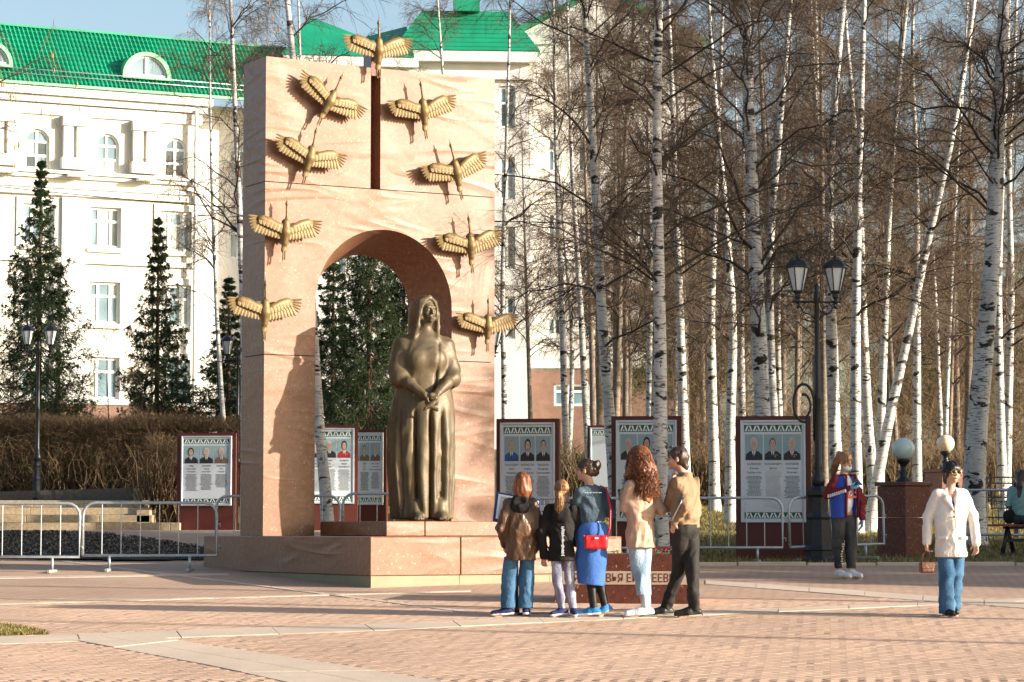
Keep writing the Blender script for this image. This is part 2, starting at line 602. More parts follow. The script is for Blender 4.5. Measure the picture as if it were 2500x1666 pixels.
M['wire'] = simple('black_cable', (.012, .012, .014), .6, .1, 4)

# ================================================================== ground
xs = np.concatenate([np.linspace(-160, -24, 18), np.linspace(-22, 22, 89), np.linspace(24, 160, 18)])
ys = np.concatenate([np.linspace(2, 36, 12), np.linspace(38, 66, 113), np.linspace(70, 420, 30)])
GX, GY = np.meshgrid(xs, ys, indexing='ij')
GZ = gz(GX, GY) - .004
hill = 3.0 * sstep(66, 120, GY) * sstep(30, 0, GX) + 1.5 * sstep(80, 300, GY)
GZ = GZ + hill
idx = np.arange(GX.size).reshape(GX.shape)
fq = np.stack([idx[:-1, :-1], idx[1:, :-1], idx[1:, 1:], idx[:-1, 1:]], -1).reshape(-1, 4)
gr = link_mesh('ground', np_mesh('ground', np.stack([GX, GY, GZ], -1).reshape(-1, 3), fq), None, M['grass'])
tag(gr, kind='structure')
def ground_z(x, y):
    return g(x, y) + (0 if y < 66 else float(3.0 * sstep(66, 120, y) * sstep(30, 0, x) + 1.5 * sstep(80, 300, y)))

def sheet(name, pts, mat, dz, kind='structure', parent=None, thick=0.0):
    mb = MB()
    n = len(pts)
    vs = [(x, y, g(x, y) + dz) for x, y in pts]
    fs = [tuple(range(n))]
    if thick:
        vs += [(x, y, z - thick) for x, y, z in vs]
        fs += [(i, n + i, n + (i + 1) % n, (i + 1) % n) for i in range(n)]
    mb.add(vs, fs)
    o = mb.build(name, mat, parent)
    if kind and parent is None: tag(o, kind=kind)
    return o
EDGE_Y = 37.3
plaza = sheet('plaza_paving', [(-30, 6), (30, 6), (30, EDGE_Y), (1.2, EDGE_Y), (.4, EDGE_Y + .8), (.2, 49), (-30, 49)], M['plaza'], .004)
mb = MB()
for (x0, x1) in ((-30, -4.0),):
    mb.add([(x0, 49.0, g(-10, 49) + .004), (x1, 49.0, g(-10, 49) + .004), (x1, 57.6, g(-10, 50) + .004), (x0, 57.6, g(-10, 50) + .004)], [(0, 1, 2, 3)])
upper_path = tag(mb.build('path', M['plaza']), kind='structure')

# kerb between the paving and the lawn on the right
mbk = empty('kerb')
mbk['kind'] = 'structure'
kx = 1.25
i = 0
while kx < 12:
    k1 = MB()
    k1.bbox(kx, kx + .98, EDGE_Y - .06, EDGE_Y + .06, g(kx, EDGE_Y) - .1, g(kx, EDGE_Y) + .045 + .006 * (i % 3), .012)
    k1.build('kerb_stone', M['slab'], mbk)
    kx += 1.0; i += 1

# paving bricks that can be told apart: real blocks with open joints
PA = R(38)
ca, sa = math.cos(PA), math.sin(PA)
def band_poly(upper, lower):
    return [on_ground(*p) for p in upper] + [on_ground(*p) for p in reversed(lower)]
BANDS = [  # upper edge, lower edge in photo pixels, slab length
    ([(-60, 1559), (900, 1526), (1500, 1503), (1900, 1487.5)], [(-60, 1577), (900, 1543), (1500, 1514), (1900, 1496)], .9),
    ([(1900, 1487.5), (2560, 1461)], [(1900, 1496), (2560, 1467)], .9),
    ([(300, 1545), (900, 1637), (1100, 1670)], [(185, 1566), (520, 1629), (700, 1668)], 1.0),
    ([(150, 1370), (900, 1463.5), (1160, 1496)], [(150, 1372.5), (900, 1467), (1160, 1500.5)], .5),
    ([(-40, 1476), (900, 1450), (1150, 1443)], [(-40, 1479), (900, 1452.5), (1150, 1445.5)], .5),
    ([(-40, 1410), (560, 1402)], [(-40, 1415), (560, 1405)], .5),
    ([(1722, 1418), (2560, 1477)], [(1722, 1428), (2560, 1492)], .9),
]
def pt_in(poly, x, y):
    c = False
    n = len(poly)
    for i in range(n):
        x1, y1 = poly[i][0], poly[i][1]; x2, y2 = poly[i - 1][0], poly[i - 1][1]
        if (y1 > y) != (y2 > y) and x < (x2 - x1) * (y - y1) / (y2 - y1) + x1: c = not c
    return c
polys = [band_poly(a, b) for a, b, _ in BANDS]
def interp(line, t):
    L = [on_ground(*p) for p in line]
    d = [0.0]
    for i in range(len(L) - 1): d.append(d[-1] + (L[i + 1] - L[i]).length)
    s = t * d[-1]
    for i in range(len(L) - 1):
        if s <= d[i + 1] + 1e-9:
            return L[i].lerp(L[i + 1], (s - d[i]) / max(d[i + 1] - d[i], 1e-9))
    return L[-1]
for bi, (up, lo, sl) in enumerate(BANDS):
    Ltot = (interp(up, 0) - interp(up, 1)).length
    n = max(1, int(Ltot / sl))
    rows = 2 if bi == 2 else 1
    for k in range(n):
        for r_ in range(rows):
            a0, a1 = interp(up, (k + .006) / n), interp(up, (k + .994) / n)
            b0, b1 = interp(lo, (k + .006) / n), interp(lo, (k + .994) / n)
            w0, w1 = (r_ + (.01 if rows > 1 else 0)) / rows, (r_ + (.99 if rows > 1 else 1)) / rows
            c = [a0.lerp(b0, w0), a1.lerp(b1, w0), a1.lerp(b1, w1), a0.lerp(b0, w1)]
            dz = .010 + .0015 * ((k * 7 + bi) % 3)
            sheet('slab', [(p.x, p.y) for p in c], M['slab'], dz, None, plaza, .009)
cells = []
fl = rng.random((4000, 3))
for jrow in range(-260, 420):
    for icol in range(-130, 210):
        bx = (icol + .5 * (jrow % 2)) * .2 + .1; by = jrow * .1 + .05
        X = bx * ca - by * sa; Y = bx * sa + by * ca
        if 20.3 < Y < 30.5 and abs(X) < Y * .2 + .25:
            if any(pt_in(p, X, Y) for p in polys): continue
            cells.append((Y, X))
cells.sort()
hx, hy = .0982, .0482
base = np.array([(-hx, -hy, 0), (hx, -hy, 0), (hx, hy, 0), (-hx, hy, 0), (-hx + .003, -hy + .003, .0032), (hx - .003, -hy + .003, .0032), (hx - .003, hy - .003, .0032), (-hx + .003, hy - .003, .0032)])
bf = np.array([(4, 5, 6, 7), (0, 1, 5, 4), (1, 2, 6, 5), (2, 3, 7, 6), (3, 0, 4, 7)])
rot = np.array([[ca, -sa, 0], [sa, ca, 0], [0, 0, 1]])
bme = np_mesh('brick', base, bf, False)
bme.materials.append(M['brick'])
for (Y, X) in cells[:300]:
    o = share('brick', bme, plaza, (X, Y, g(X, Y) + .004 + random.uniform(-.0006, .0006)), (math.atan(SLOPE) * 1.0 + random.gauss(0, .0022), random.gauss(0, .0022), PA))
rest = cells[300:]
C = np.array([(x, y, SLOPE * y + .004) for y, x in rest])
T = rng.normal(0, .0022, (len(rest), 2)); dzr = rng.normal(0, .0005, len(rest))
lv = base @ rot.T
V = C[:, None, :] + lv[None]
V[:, :, 2] += SLOPE * lv[None, :, 1] + T[:, :1] * lv[None, :, 0] + T[:, 1:] * lv[None, :, 1] + dzr[:, None]
Fq = (bf[None] + (np.arange(len(rest)) * 8)[:, None, None]).reshape(-1, 4)
o = link_mesh('paving_bricks', np_mesh('paving_bricks', V.reshape(-1, 3), Fq, False), plaza, M['brick'])
tag(o, kind='stuff')

# flower bed of dark soil behind the left barriers
bed_px = [(-80, 1304), (150, 1304), (260, 1310), (360, 1321), (470, 1338), (520, 1350), (515, 1370), (300, 1372), (-80, 1364)]
bp = [on_ground(*p) for p in bed_px]
bm = bmesh.new()
bxs = np.linspace(-12, -4, 70); bys = np.linspace(38, 48.5, 60)
mb = MB()
vid = {}
for a in range(len(bxs) - 1):
    for b in range(len(bys) - 1):
        cx, cy = (bxs[a] + bxs[a + 1]) / 2, (bys[b] + bys[b + 1]) / 2
        if not pt_in(bp, cx, cy): continue
        q = []
        for (i, j) in ((a, b), (a + 1, b), (a + 1, b + 1), (a, b + 1)):
            if (i, j) not in vid:
                x, y = bxs[i], bys[j]
                inn = min(1, sum(pt_in(bp, x + dx, y + dy) for dx in (-.15, .15) for dy in (-.15, .15)) / 4)
                vid[(i, j)] = len(mb.v)
                mb.v.append((x, y, g(x, y) + .006 + .05 * inn * (.7 + .6 * random.random())))
            q.append(vid[(i, j)])
        mb.f.append(tuple(q)); mb.m.append(0); mb.s.append(True)
bm.free()
bed = tag(mb.build('flower_bed', M['soil']), kind='structure')
cl, ll = [], []
while len(cl) < 5200:
    x, y = random.uniform(-12, -4), random.uniform(38.6, 48)
    if pt_in(bp, x, y): cl.append((x, y))
cl = np.array(cl)
tet = np.array([(1, 0, -.3), (-.5, .87, -.3), (-.5, -.87, -.3), (0, 0, .9)])
tf = np.array([(0, 1, 2), (0, 3, 1), (1, 3, 2), (2, 3, 0)])
for nm, lo_, hi_, mat_, amt, dzz in (('soil_clods', .012, .045, M['clod'], 3600, .055), ('leaf_litter', .015, .035, M['leaf_litter'], 1600, .075)):
    sub = cl[:amt] if nm == 'soil_clods' else cl[3600:]
    s = rng.uniform(lo_, hi_, len(sub))
    q = rng.normal(size=(len(sub), 3, 3)); q, _ = np.linalg.qr(q)
    tt = tet * (np.array([1, .6, .25]) if nm == 'leaf_litter' else 1)
    V = np.einsum('nij,kj->nki', q, tt) * s[:, None, None]
    V += np.stack([sub[:, 0], sub[:, 1], gz(sub[:, 0], sub[:, 1]) + dzz], -1)[:, None]
    Fq = (tf[None] + (np.arange(len(sub)) * 4)[:, None, None]).reshape(-1, 3)
    tag(link_mesh(nm, np_mesh(nm, V.reshape(-1, 3), Fq, False), bed, mat_), kind='stuff')

# lawns: one mass of blades each
def lawn(name, label, test, x0, x1, y0, y1, n, hmin, hmax):
    pts = []
    while len(pts) < n:
        x, y = random.uniform(x0, x1), random.uniform(y0, y1)
        if test(x, y): pts.append((x, y))
    p = np.array(pts)
    h = rng.uniform(hmin, hmax, n); a = rng.uniform(0, 6.28, n); ln = rng.uniform(.2, 1.1, n)
    z = gz(p[:, 0], p[:, 1])
    w = .005 + .004 * rng.random(n)
    d = np.stack([np.cos(a), np.sin(a)], -1)
    b0 = np.stack([p[:, 0] - d[:, 1] * w, p[:, 1] + d[:, 0] * w, z], -1)
    b1 = np.stack([p[:, 0] + d[:, 1] * w, p[:, 1] - d[:, 0] * w, z], -1)
    tp = np.stack([p[:, 0] + d[:, 0] * h * ln, p[:, 1] + d[:, 1] * h * ln, z + h], -1)
    V = np.stack([b0, b1, tp], 1).reshape(-1, 3)
    Fq = np.arange(n * 3).reshape(-1, 3)
    o = link_mesh(name, np_mesh(name, V, Fq, False), None, M['blades'])
    return tag(o, label, 'grass', None, 'stuff')
lawn('lawn_grass', 'short dry yellow green grass under the birch trees', lambda x, y: x < y * .21 + .3, 1.4, 13, EDGE_Y + .08, 64, 70000, .025, .085)
gp = [on_ground(*p) for p in ((-70, 1522), (30, 1530), (95, 1541), (122, 1551), (-70, 1556))]
sheet('turf_patch', [(p.x, p.y) for p in gp], M['grass'], .012)
lawn('patch_grass', 'small patch of green grass let into the brick paving', lambda x, y: pt_in(gp, x, y), -5.9, -4.3, 24.7, 27.4, 5000, .02, .05)

# ================================================================== granite stairs on the left
st = empty('granite_stairs', (-10, 56.2, g(-10, 56)), 0, 'speckled yellow granite stairs with a dark side wall and square end pier', 'stairs')
def xpx(u, Y): return (u - CU) / F * Y
z0 = g(-10, 56)
ends = [438, 368, 352, 345]
for i in range(4):
    y0 = 56.0 + .42 * i
    x1 = xpx(ends[i], 56.0)
    xx = -17.0
    while xx < x1 - .05:
        xe = min(xx + 1.6, x1)
        b = MB(); b.bbox(xx + .003 + 10, xe - .003 + 10, y0 - 56.2, y0 + .44 - 56.2, .003 + (i * .165 if i else -.03), (i + 1) * .165, .01)
        b.build('step', M['granite_y'], st)
        xx = xe
b = MB(); b.bbox(xpx(331, 56.2) + 10, xpx(365, 56.2) + 10, .22, 2.0, -.02, .44, .015); b.build('pier_base', M['granite_y'], st)
b = MB(); b.bbox(xpx(319, 57.4) + 10, xpx(356, 57.4) + 10, 1.62, 2.3, -.02, .93, .015); pr = b.build('pier', M['granite_y'], st)
b = MB(); b.prism([(-17 + 10, .0), (xpx(321, 57.7) + 10, .0), (xpx(321, 57.7) + 10, .95), (-17 + 10, .70)], 'y', 1.7, 1.95); b.build('side_wall', M['granite_g'], st)

# ================================================================== buildings
class Facade:
    def __init__(self, u, Y, ang, name, label, base_z):
        p = pix(u, 1290, Y)
        self.P0 = Vector((p.x, p.y, base_z)); self.ang = ang
        self.u = Vector((math.cos(ang), math.sin(ang), 0)); self.nv = Vector((math.sin(ang), -math.cos(ang), 0))
        self.root = empty(name, self.P0, ang, label, 'building')
    def hit(self, u, v, back=0.0):
        a, b = ray(u, v)
        P0 = self.P0 - self.nv * back
        Y = (P0.x * self.nv.x + P0.y * self.nv.y) / (a * self.nv.x + self.nv.y)
        P = Vector((a * Y, Y, CH + b * Y))
        return (P - P0).dot(self.u), P.z - self.P0.z
    def wall(self, x0, x1, z0, z1, holes, mat, rev=.22, name='wall', y=0.0):
        xs_ = sorted({x0, x1, *[h[0] for h in holes], *[h[1] for h in holes]})
        zs_ = sorted({z0, z1, *[h[2] for h in holes], *[h[3] for h in holes]})
        mb = MB()
        for i in range(len(xs_) - 1):
            for j in range(len(zs_) - 1):
                cx, cz = (xs_[i] + xs_[i + 1]) / 2, (zs_[j] + zs_[j + 1]) / 2
                if not (x0 <= cx <= x1 and z0 <= cz <= z1): continue
                if any(h[0] < cx < h[1] and h[2] < cz < h[3] for h in holes): continue
                mb.add([(xs_[i], y, zs_[j]), (xs_[i + 1], y, zs_[j]), (xs_[i + 1], y, zs_[j + 1]), (xs_[i], y, zs_[j + 1])], [(0, 1, 2, 3)])
        for (a, b, c, d, *k) in holes:
            mb.add([(a, y, c), (a, y, d), (a, y + rev, d), (a, y + rev, c)], [(0, 1, 2, 3)])
            mb.add([(b, y, c), (b, y + rev, c), (b, y + rev, d), (b, y, d)], [(0, 1, 2, 3)])
            mb.add([(a, y, c), (a, y + rev, c), (b, y + rev, c), (b, y, c)], [(0, 1, 2, 3)])
            if k and k[0]:      # arch spandrels
                rr = (b - a) / 2; cx = (a + b) / 2; zc = d - rr; N = 14
                arc = [(cx - rr * math.cos(math.pi * i / N), zc + rr * math.sin(math.pi * i / N)) for i in range(N + 1)]
                for i in range(N):
                    (xa, za), (xb, zb) = arc[i], arc[i + 1]
                    mb.add([(xa, y, za), (xb, y, zb), (xb, y, d), (xa, y, d)], [(0, 1, 2, 3)])
                    mb.add([(xa, y, za), (xa, y + rev, za), (xb, y + rev, zb), (xb, y, zb)], [(0, 1, 2, 3)])
            else:
                mb.add([(a, y, d), (b, y, d), (b, y + rev, d), (a, y + rev, d)], [(0, 1, 2, 3)])
        return mb.build(name, mat, self.root)
    def window(self, a, b, c, d, arched=False, y=.2, cols=(.3, .7), rows=(.66,), trim=True, sill=True):
        w = .055
        mb = MB()
        x_ = [a] + [a + (b - a) * t for t in cols] + [b]
        ztop = d - (b - a) / 2 if arched else d
        z_ = [c] + [c + (ztop - c) * t for t in rows] + [ztop]
        for x in x_:
            xx0 = max(a, x - w); xx1 = min(b, x + w)
            if x == a: xx1 = a + 2 * w
            if x == b: xx0 = b - 2 * w
            mb.box(xx0, xx1, y - .09, y, c, ztop + (0 if not arched or x in (a, b) else (b - a) / 2 - .03))
        for z in z_:
            zz0, zz1 = z - w, z + w
            if z == c: zz0, zz1 = c, c + 2 * w
            if z == d: zz0, zz1 = d - 2 * w, d
            mb.box(a + 2 * w, b - 2 * w, y - .087, y - .003, zz0, zz1)
        if arched:
            rr = (b - a) / 2; cx = (a + b) / 2
            for i in range(14):
                t0, t1 = math.pi * i / 14, math.pi * (i + 1) / 14
                pts = [(cx - rr * math.cos(t0), ztop + rr * math.sin(t0)), (cx - rr * math.cos(t1), ztop + rr * math.sin(t1)),
                       (cx - (rr - .1) * math.cos(t1), ztop + (rr - .1) * math.sin(t1)), (cx - (rr - .1) * math.cos(t0), ztop + (rr - .1) * math.sin(t0))]
                mb.prism(pts, 'y', y - .09, y)
        win = mb.build('window', M['frame_w'], self.root)
        for i in range(len(x_) - 1):
            for j in range(len(z_) - 1):
                p = MB(); p.box(x_[i] + .02, x_[i + 1] - .02, y - .045, y - .03, z_[j] + .02, z_[j + 1] - .02)
                p.build('pane', M[rw.choice(['glass'] * 5 + ['curtain', 'curtain', 'glass_dark'])], win)
        if arched:
            for s in (0, 1):
                N = 8; rr = (b - a) / 2 - .05; cx = (a + b) / 2
                arc = [(cx - rr * math.cos(math.pi / 2 * (s + i / N)), ztop + rr * math.sin(math.pi / 2 * (s + i / N))) for i in range(N + 1)]
                p = MB(); p.prism([(cx, ztop)] + arc, 'y', y - .045, y - .03); p.build('pane', M['glass'], win)
        if trim:
            t = MB(); q = .3
            t.box(a - q, a - .01, -.07, .0, c - .1, d + q); t.box(b + .01, b + q, -.07, 0, c - .1, d + q)
            t.box(a - .008, b + .008, -.067, 0, d + .01, d + q - .003)
            t.build('window_surround', M['wall_white'], self.root)
        if sill:
            t = MB(); t.box(a - .12, b + .12, -.14, .02, c - .22, c - .02); t.build('window_sill', M['wall_white'], self.root)

# the long white building with a green roof (left)
LB = Facade(250, 115.0, R(25.5), 'office_building', 'long cream four storey building with green metal roof and arched top windows', 3.2)
def H(u, v): return LB.hit(u, v)
eaveL = H(0, 207)[1]; xa = H(-160, 300)[0]; xb = H(486, 300)[0]; xc = H(800, 300)[0] - 8
z_eave = H(250, 224)[1]
z_base = H(250, 989)[1]
xL = xa
def zz(v, u=250): return H(u, v)[1]
def xx_(u, v=600): return H(u, v)[0]
arch_w = [(60, 121), (231, 291), (401, 456)]
za0, za1 = zz(424, 261), zz(326, 261)
rows_ = [(zz(605), zz(507)), (zz(790), zz(689)), (zz(975), zz(873))]
colsx = [(xx_(55), xx_(120)), (xx_(219), xx_(294)), (xx_(391), xx_(466))]
pitch = colsx[1][0] - colsx[0][0]
colsx = [(colsx[1][0] - pitch * k, colsx[1][1] - pitch * k) for k in (2, 1, 0)] + [(colsx[2][0], colsx[2][1])]
holes = []
for (a, b) in colsx:
    for (c, d) in rows_: holes.append((a, b, c, d))
aw = [(xx_(a, 380), xx_(b, 380)) for a, b in arch_w]
aw = [(aw[0][0] - (aw[1][0] - aw[0][0]), aw[0][1] - (aw[1][0] - aw[0][0]))] + aw
for (a, b) in aw: holes.append((a, b, za0, za1, True))
LB.wall(xa, xb, z_base, z_eave, holes, M['wall_cream'])
for h in holes:
    if len(h) == 5: LB.window(*h[:4], True, cols=(.5,), rows=(.5,), trim=False)
    else: LB.window(*h[:4])
b = MB(); b.box(xa, xb + .1, -.25, .0, -4.5, z_base); LB_base = b.build('brick_plinth', M['brick_base'], LB.root)
b = MB(); b.box(xa, xb + .1, -.32, -.02, z_base, z_base + .22); b.build('string_course', M['wall_white'], LB.root)
for (v0, v1, pr_) in ((290, 264, .12), (262, 246, .3), (245, 226, .5), (442, 434, .16), (432, 424.5, .28), (466, 457, .14), (484, 470, .22), (646, 634, .16)):
    b = MB(); b.box(xa, xb + pr_, -pr_, 0.0, zz(v0), zz(v1)); b.build('cornice', M['wall_white'], LB.root)
for (u0, u1) in ((149, 210), (319, 380), (-21, 40)):
    x0, x1 = xx_(u0, 350), xx_(u1, 350)
    zt_, zb_ = zz(291), zz(420)
    wdt = (x1 - x0) * .43
    for (pa, pb) in ((x0 + .05, x0 + wdt), (x1 - wdt, x1 - .05)):
        b = MB(); b.box(pa, pb, -.3, 0, zb_ + .5, zt_ - .45); b.build('pilaster', M['wall_white'], LB.root)
    b = MB(); b.box(x0, x1, -.4, 0, zt_ - .45, zt_ - .01); b.build('pilaster_cap', M['wall_white'], LB.root)
    b = MB(); b.box(x0 - .05, x1 + .05, -.42, 0, zb_ + .0, zb_ + .5); b.build('pilaster_base', M['wall_white'], LB.root)
    b = MB(); b.box(x0 + .2, x0 + 1.0, -.75, -.25, zb_ - .35, zb_ - .22); b.build('floodlight', M['frame_w'], LB.root)
# broad white pilaster strip between window columns
b = MB(); b.box(xx_(147, 700), xx_(202, 700), -.2, 0, z_base + .22, zz(488)); b.build('pilaster_strip', M['wall_white'], LB.root)
# return wall at the corner and the set-back stretch behind the arch
b = MB(); b.box(xb - .02, xb, 0.0, 2.0, -4, z_eave); b.build('return_wall', M['wall_white'], LB.root)
b = MB()
b.tube([(xb - .25, -.35, -1), (xb - .25, -.35, z_eave - .6)], .09, 8); b.build('downpipe', M['wall_white'], LB.root)
hb = []
for k in range(2):
    a = xb + 2.2 + k * 4.6
    for (c, d) in rows_ + [(za0, za1)]: hb.append((a, a + 1.5, c, d))
LB.wall(xb, xc + 8, -4, z_eave, hb, M['wall_white'], y=2.0, name='rear_wall')
for h in hb: LB.window(*h[:4], y=2.2, trim=False, sill=False)
b = MB(); b.box(xb, xc + 8, 1.5, 2.0, zz(262), z_eave - .02); b.build('cornice', M['wall_white'], LB.root)
# roof: pressed metal tiles, real relief
def tile_roof(root, x0, x1, y0, z0, y1, z1, mat, name='roof', tw=.2, th=.34):
    nx = int((x1 - x0) / tw) * 4 + 1
    L = math.hypot(y1 - y0, z1 - z0); ns = int(L / th)
    s = []
    for k in range(ns): s += [k / ns, (k + .5) / ns, (k + .96) / ns]
    s = np.array(s + [1.0]); X = np.linspace(x0, x1, nx)
    XX, S = np.meshgrid(X, s, indexing='ij')
    lift = .045 * np.sin(2 * np.pi * (XX - x0) / tw) + .05 * (1 - (S * ns) % 1.0)
    ny_, nz_ = -(z1 - z0) / L, (y1 - y0) / L
    V = np.stack([XX, y0 + (y1 - y0) * S + ny_ * lift, z0 + (z1 - z0) * S + nz_ * lift], -1)
    idx = np.arange(XX.size).reshape(XX.shape)
    Fq = np.stack([idx[:-1, :-1], idx[1:, :-1], idx[1:, 1:], idx[:-1, 1:]], -1).reshape(-1, 4)
    return link_mesh(name, np_mesh(name, V.reshape(-1, 3), Fq, False), root, mat)
z_ridge = LB.hit(250, 81, 2.6)[1]
tile_roof(LB.root, xa, xc + 8, -.5, z_eave + .03, 2.6, z_ridge, M['roof'])
b = MB(); b.box(xa, xc + 8, 2.5, 2.75, z_ridge - .04, z_ridge + .06); b.build('roof_ridge', M['roof'], LB.root)
b = MB(); b.box(xa, xc + 8, -.62, -.4, z_eave - .02, z_eave + .1); b.build('eave_gutter', M['roof_trim'], LB.root)
b = MB()
rl_y, rl_z = -.12, z_eave + .75
b.tube([(xa, rl_y, rl_z), (xc + 8, rl_y, rl_z)], .025, 6); b.tube([(xa, rl_y, rl_z - .22), (xc + 8, rl_y, rl_z - .22)], .02, 6)
gd = b.build('snow_guard', M['galv'], LB.root)
for k in range(30):
    p = MB(); xq = xa + .5 + k * 1.05
    p.tube([(xq, rl_y, rl_z), (xq, rl_y + .02, z_eave + .35), (xq, rl_y + .35, z_eave + .8)], .02, 5); p.build('bracket', M['metal_black'], gd)
for (u0, u1, v0, v1) in ((298, 417, 125, 189), (-88, 31, 95, 156)):
    # half round dormer standing on the slope
    yf = .15
    x0, zb_ = LB.hit(u0, v1 - 4, yf); x1, zt_ = LB.hit(u1, v0, yf)
    zb_ = LB.hit((u0 + u1) / 2, v1, yf)[1]; zt_ = LB.hit((u0 + u1) / 2, v0 + 3, yf)[1]
    cx, rx, rz_ = (x0 + x1) / 2, (x1 - x0) / 2, zt_ - zb_
    N = 18
    def arc(f, y): return [(cx - rx * f * math.cos(math.pi * i / N), y, zb_ + rz_ * f * math.sin(math.pi * i / N)) for i in range(N + 1)]
    d = MB()
    for f0, f1, ya, yb in ((1, .84, yf - .12, yf - .12), (1, 1, yf - .12, 3.0), (.84, .84, yf - .12, yf + .1)):
        A, Bq = arc(f0, ya), arc(f1, yb)
        d.add(A + Bq, [(i, i + 1, N + 2 + i, N + 1 + i) for i in range(N)], 0)
    d.box(cx - rx, cx + rx, yf - .14, yf + .3, zb_ - .12, zb_)
    dm = d.build('dormer', M['roof_trim'], LB.root)
    w = MB()
    A, Bq = arc(.84, yf), arc(.76, yf)
    w.add(A + Bq, [(i, i + 1, N + 2 + i, N + 1 + i) for i in range(N)])
    w.box(cx - .08, cx + .08, yf - .03, yf + .03, zb_, zb_ + rz_ * .8); w.box(cx - rx * .84, cx + rx * .84, yf - .02, yf + .03, zb_, zb_ + .12)
    w.build('frame', M['frame_w'], dm)
    for s in (0, 1):
        a_ = arc(.8, yf + .035)
        seg = a_[:N // 2 + 1] if s == 0 else a_[N // 2:]
        p = MB(); p.add([(cx, yf + .035, zb_)] + seg, [tuple(range(len(seg) + 1))[::-1]]); p.build('pane', M['glass'], dm)

# central block with a turret roof and a gabled wing seen through the birches
CB = Facade(1120, 121.0, R(4), 'turret_building', 'white block with steep green hipped roof behind the arch and birches', 3.2)
x0, x1 = CB.hit(985, 200)[0], CB.hit(1292, 200)[0]
ze = CB.hit(1120, 128)[1]
hc = []
for k in range(4):
    a = x0 + .7 + k * 1.28
    for (c, d) in ((ze - 3.6, ze - 1.6), (ze - 7, ze - 5), (ze - 10.3, ze - 8.3), (ze - 13.6, ze - 11.6)): hc.append((a, a + .75, c, d))
CB.wall(x0, x1, -4, ze, hc, M['wall_white'])
for h in hc: CB.window(*h, trim=False, sill=False, cols=(.5,), rows=(.6,))
b = MB(); b.box(x0 - .4, x1 + .4, -.45, 6, ze - .5, ze); b.box(x0 - .2, x1 + .2, -.2, 5, ze - 1.3, ze - 1.1); b.build('cornice', M['wall_white'], CB.root)
b = MB(); b.box(x0, x0 + .02, 0, 6, -4, ze - .5); b.box(x1 - .02, x1, 0, 6, -4, ze - .5); b.build('side_wall', M['wall_white'], CB.root)
zt_ = CB.hit(1120, 18)[1]
b = MB()
e = .5
vs = [(x0 - e, -e, ze + .02), (x1 + e, -e, ze + .02), (x1 + e, 6, ze + .02), (x0 - e, 6, ze + .02), (x0 + .9, .9, zt_), (x1 - .9, .9, zt_), (x1 - .9, 4.5, zt_), (x0 + .9, 4.5, zt_)]
b.add(vs, [(0, 1, 5, 4), (1, 2, 6, 5), (2, 3, 7, 6), (3, 0, 4, 7), (4, 5, 6, 7)]); rf = b.build('roof', M['roof'], CB.root)
b = MB(); b.box((x0 + x1) / 2 - .55, (x0 + x1) / 2 + .65, .3, 2.0, zt_ - .1, zt_ + .9); b.build('roof_lantern', M['roof'], rf)
b = MB()
for k in range(1, 9):
    zq = ze + (zt_ - ze) * k / 9; ins = -e + 1.4 * k / 9
    b.box(x0 + ins - .02, x1 - ins + .02, -e + 1.4 * k / 9 - .05, -e + 1.4 * k / 9 + .1, zq - .03, zq + .03)
b.build('seam', M['roof'], rf)

HB = Facade(880, 119.0, R(8), 'hip_roof_building', 'lower white link building with green hipped roof behind the arch top', 3.2)
x0, x1 = HB.hit(700, 300)[0], HB.hit(1010, 300)[0]; ze = HB.hit(880, 140)[1]; zt_ = HB.hit(880, 40)[1]
hh = []
for k in range(4):
    a = x0 + .8 + k * (x1 - x0 - .9) / 4
    for q in (2.6, 5.9, 9.2, 12.5): hh.append((a, a + .7, ze - q - .9, ze - q + .6))
HB.wall(x0, x1, -4, ze, hh, M['wall_white'])
for h in hh: HB.window(*h, trim=False, sill=False, cols=(.5,), rows=(.6,))
b = MB(); b.box(x0, x0 + .02, .001, 8, -4, ze); b.build('side_wall', M['wall_white'], HB.root)
b = MB(); b.box(x0 - .2, x1 + .2, -.25, 0, ze - .45, ze - .01); b.build('cornice', M['wall_white'], HB.root)
b = MB(); xm = HB.hit(772, 40)[0]
b.add([(x0 - .3, -.3, ze), (x1, -.3, ze), (x1, 8, ze), (x0 - .3, 8, ze), (xm, 3.5, zt_ + .6), (xm + 1.5, 3.5, zt_ - .6), (x1, 3.5, ze + 2.2)], [(0, 1, 6, 5, 4), (3, 0, 4), (2, 3, 4, 5, 6), (1, 2, 6)])
b.build('roof', M['roof'], HB.root)

GB = Facade(1500, 124.0, R(3), 'gabled_building', 'white gabled wing with brick ground floor seen through bare birches', 3.2)
x0, x1 = GB.hit(1236, 600)[0], GB.hit(1706, 600)[0]
zbk = GB.hit(1400, 905)[1]; zg0 = GB.hit(1400, 110)[1]; zg1 = GB.hit(1460, -20)[1]
hg = []
nW = 6
for k in range(nW):
    a = x0 + .55 + k * (x1 - x0 - .6) / nW
    for v0, v1 in ((420, 340), (610, 520), (820, 755)): hg.append((a, a + .7, GB.hit(1450, v0)[1], GB.hit(1450, v1)[1]))
GB.wall(x0, x1, zbk, zg0, hg, M['wall_white'])
for h in hg: GB.window(*h, trim=False, sill=False, cols=(.5,), rows=(.65,))
wx0, wx1, wz0, wz1 = GB.hit(1352, 990)[0], GB.hit(1478, 990)[0], GB.hit(1400, 992)[1], GB.hit(1400, 938)[1]
GB.wall(x0 - .3, x1 + .1, -4, zbk, [(wx0, wx1, wz0, wz1)], M['brick_base'], y=-.15, name='brick_ground_floor')
GB.window(wx0, wx1, wz0, wz1, y=.05, trim=False, sill=False)
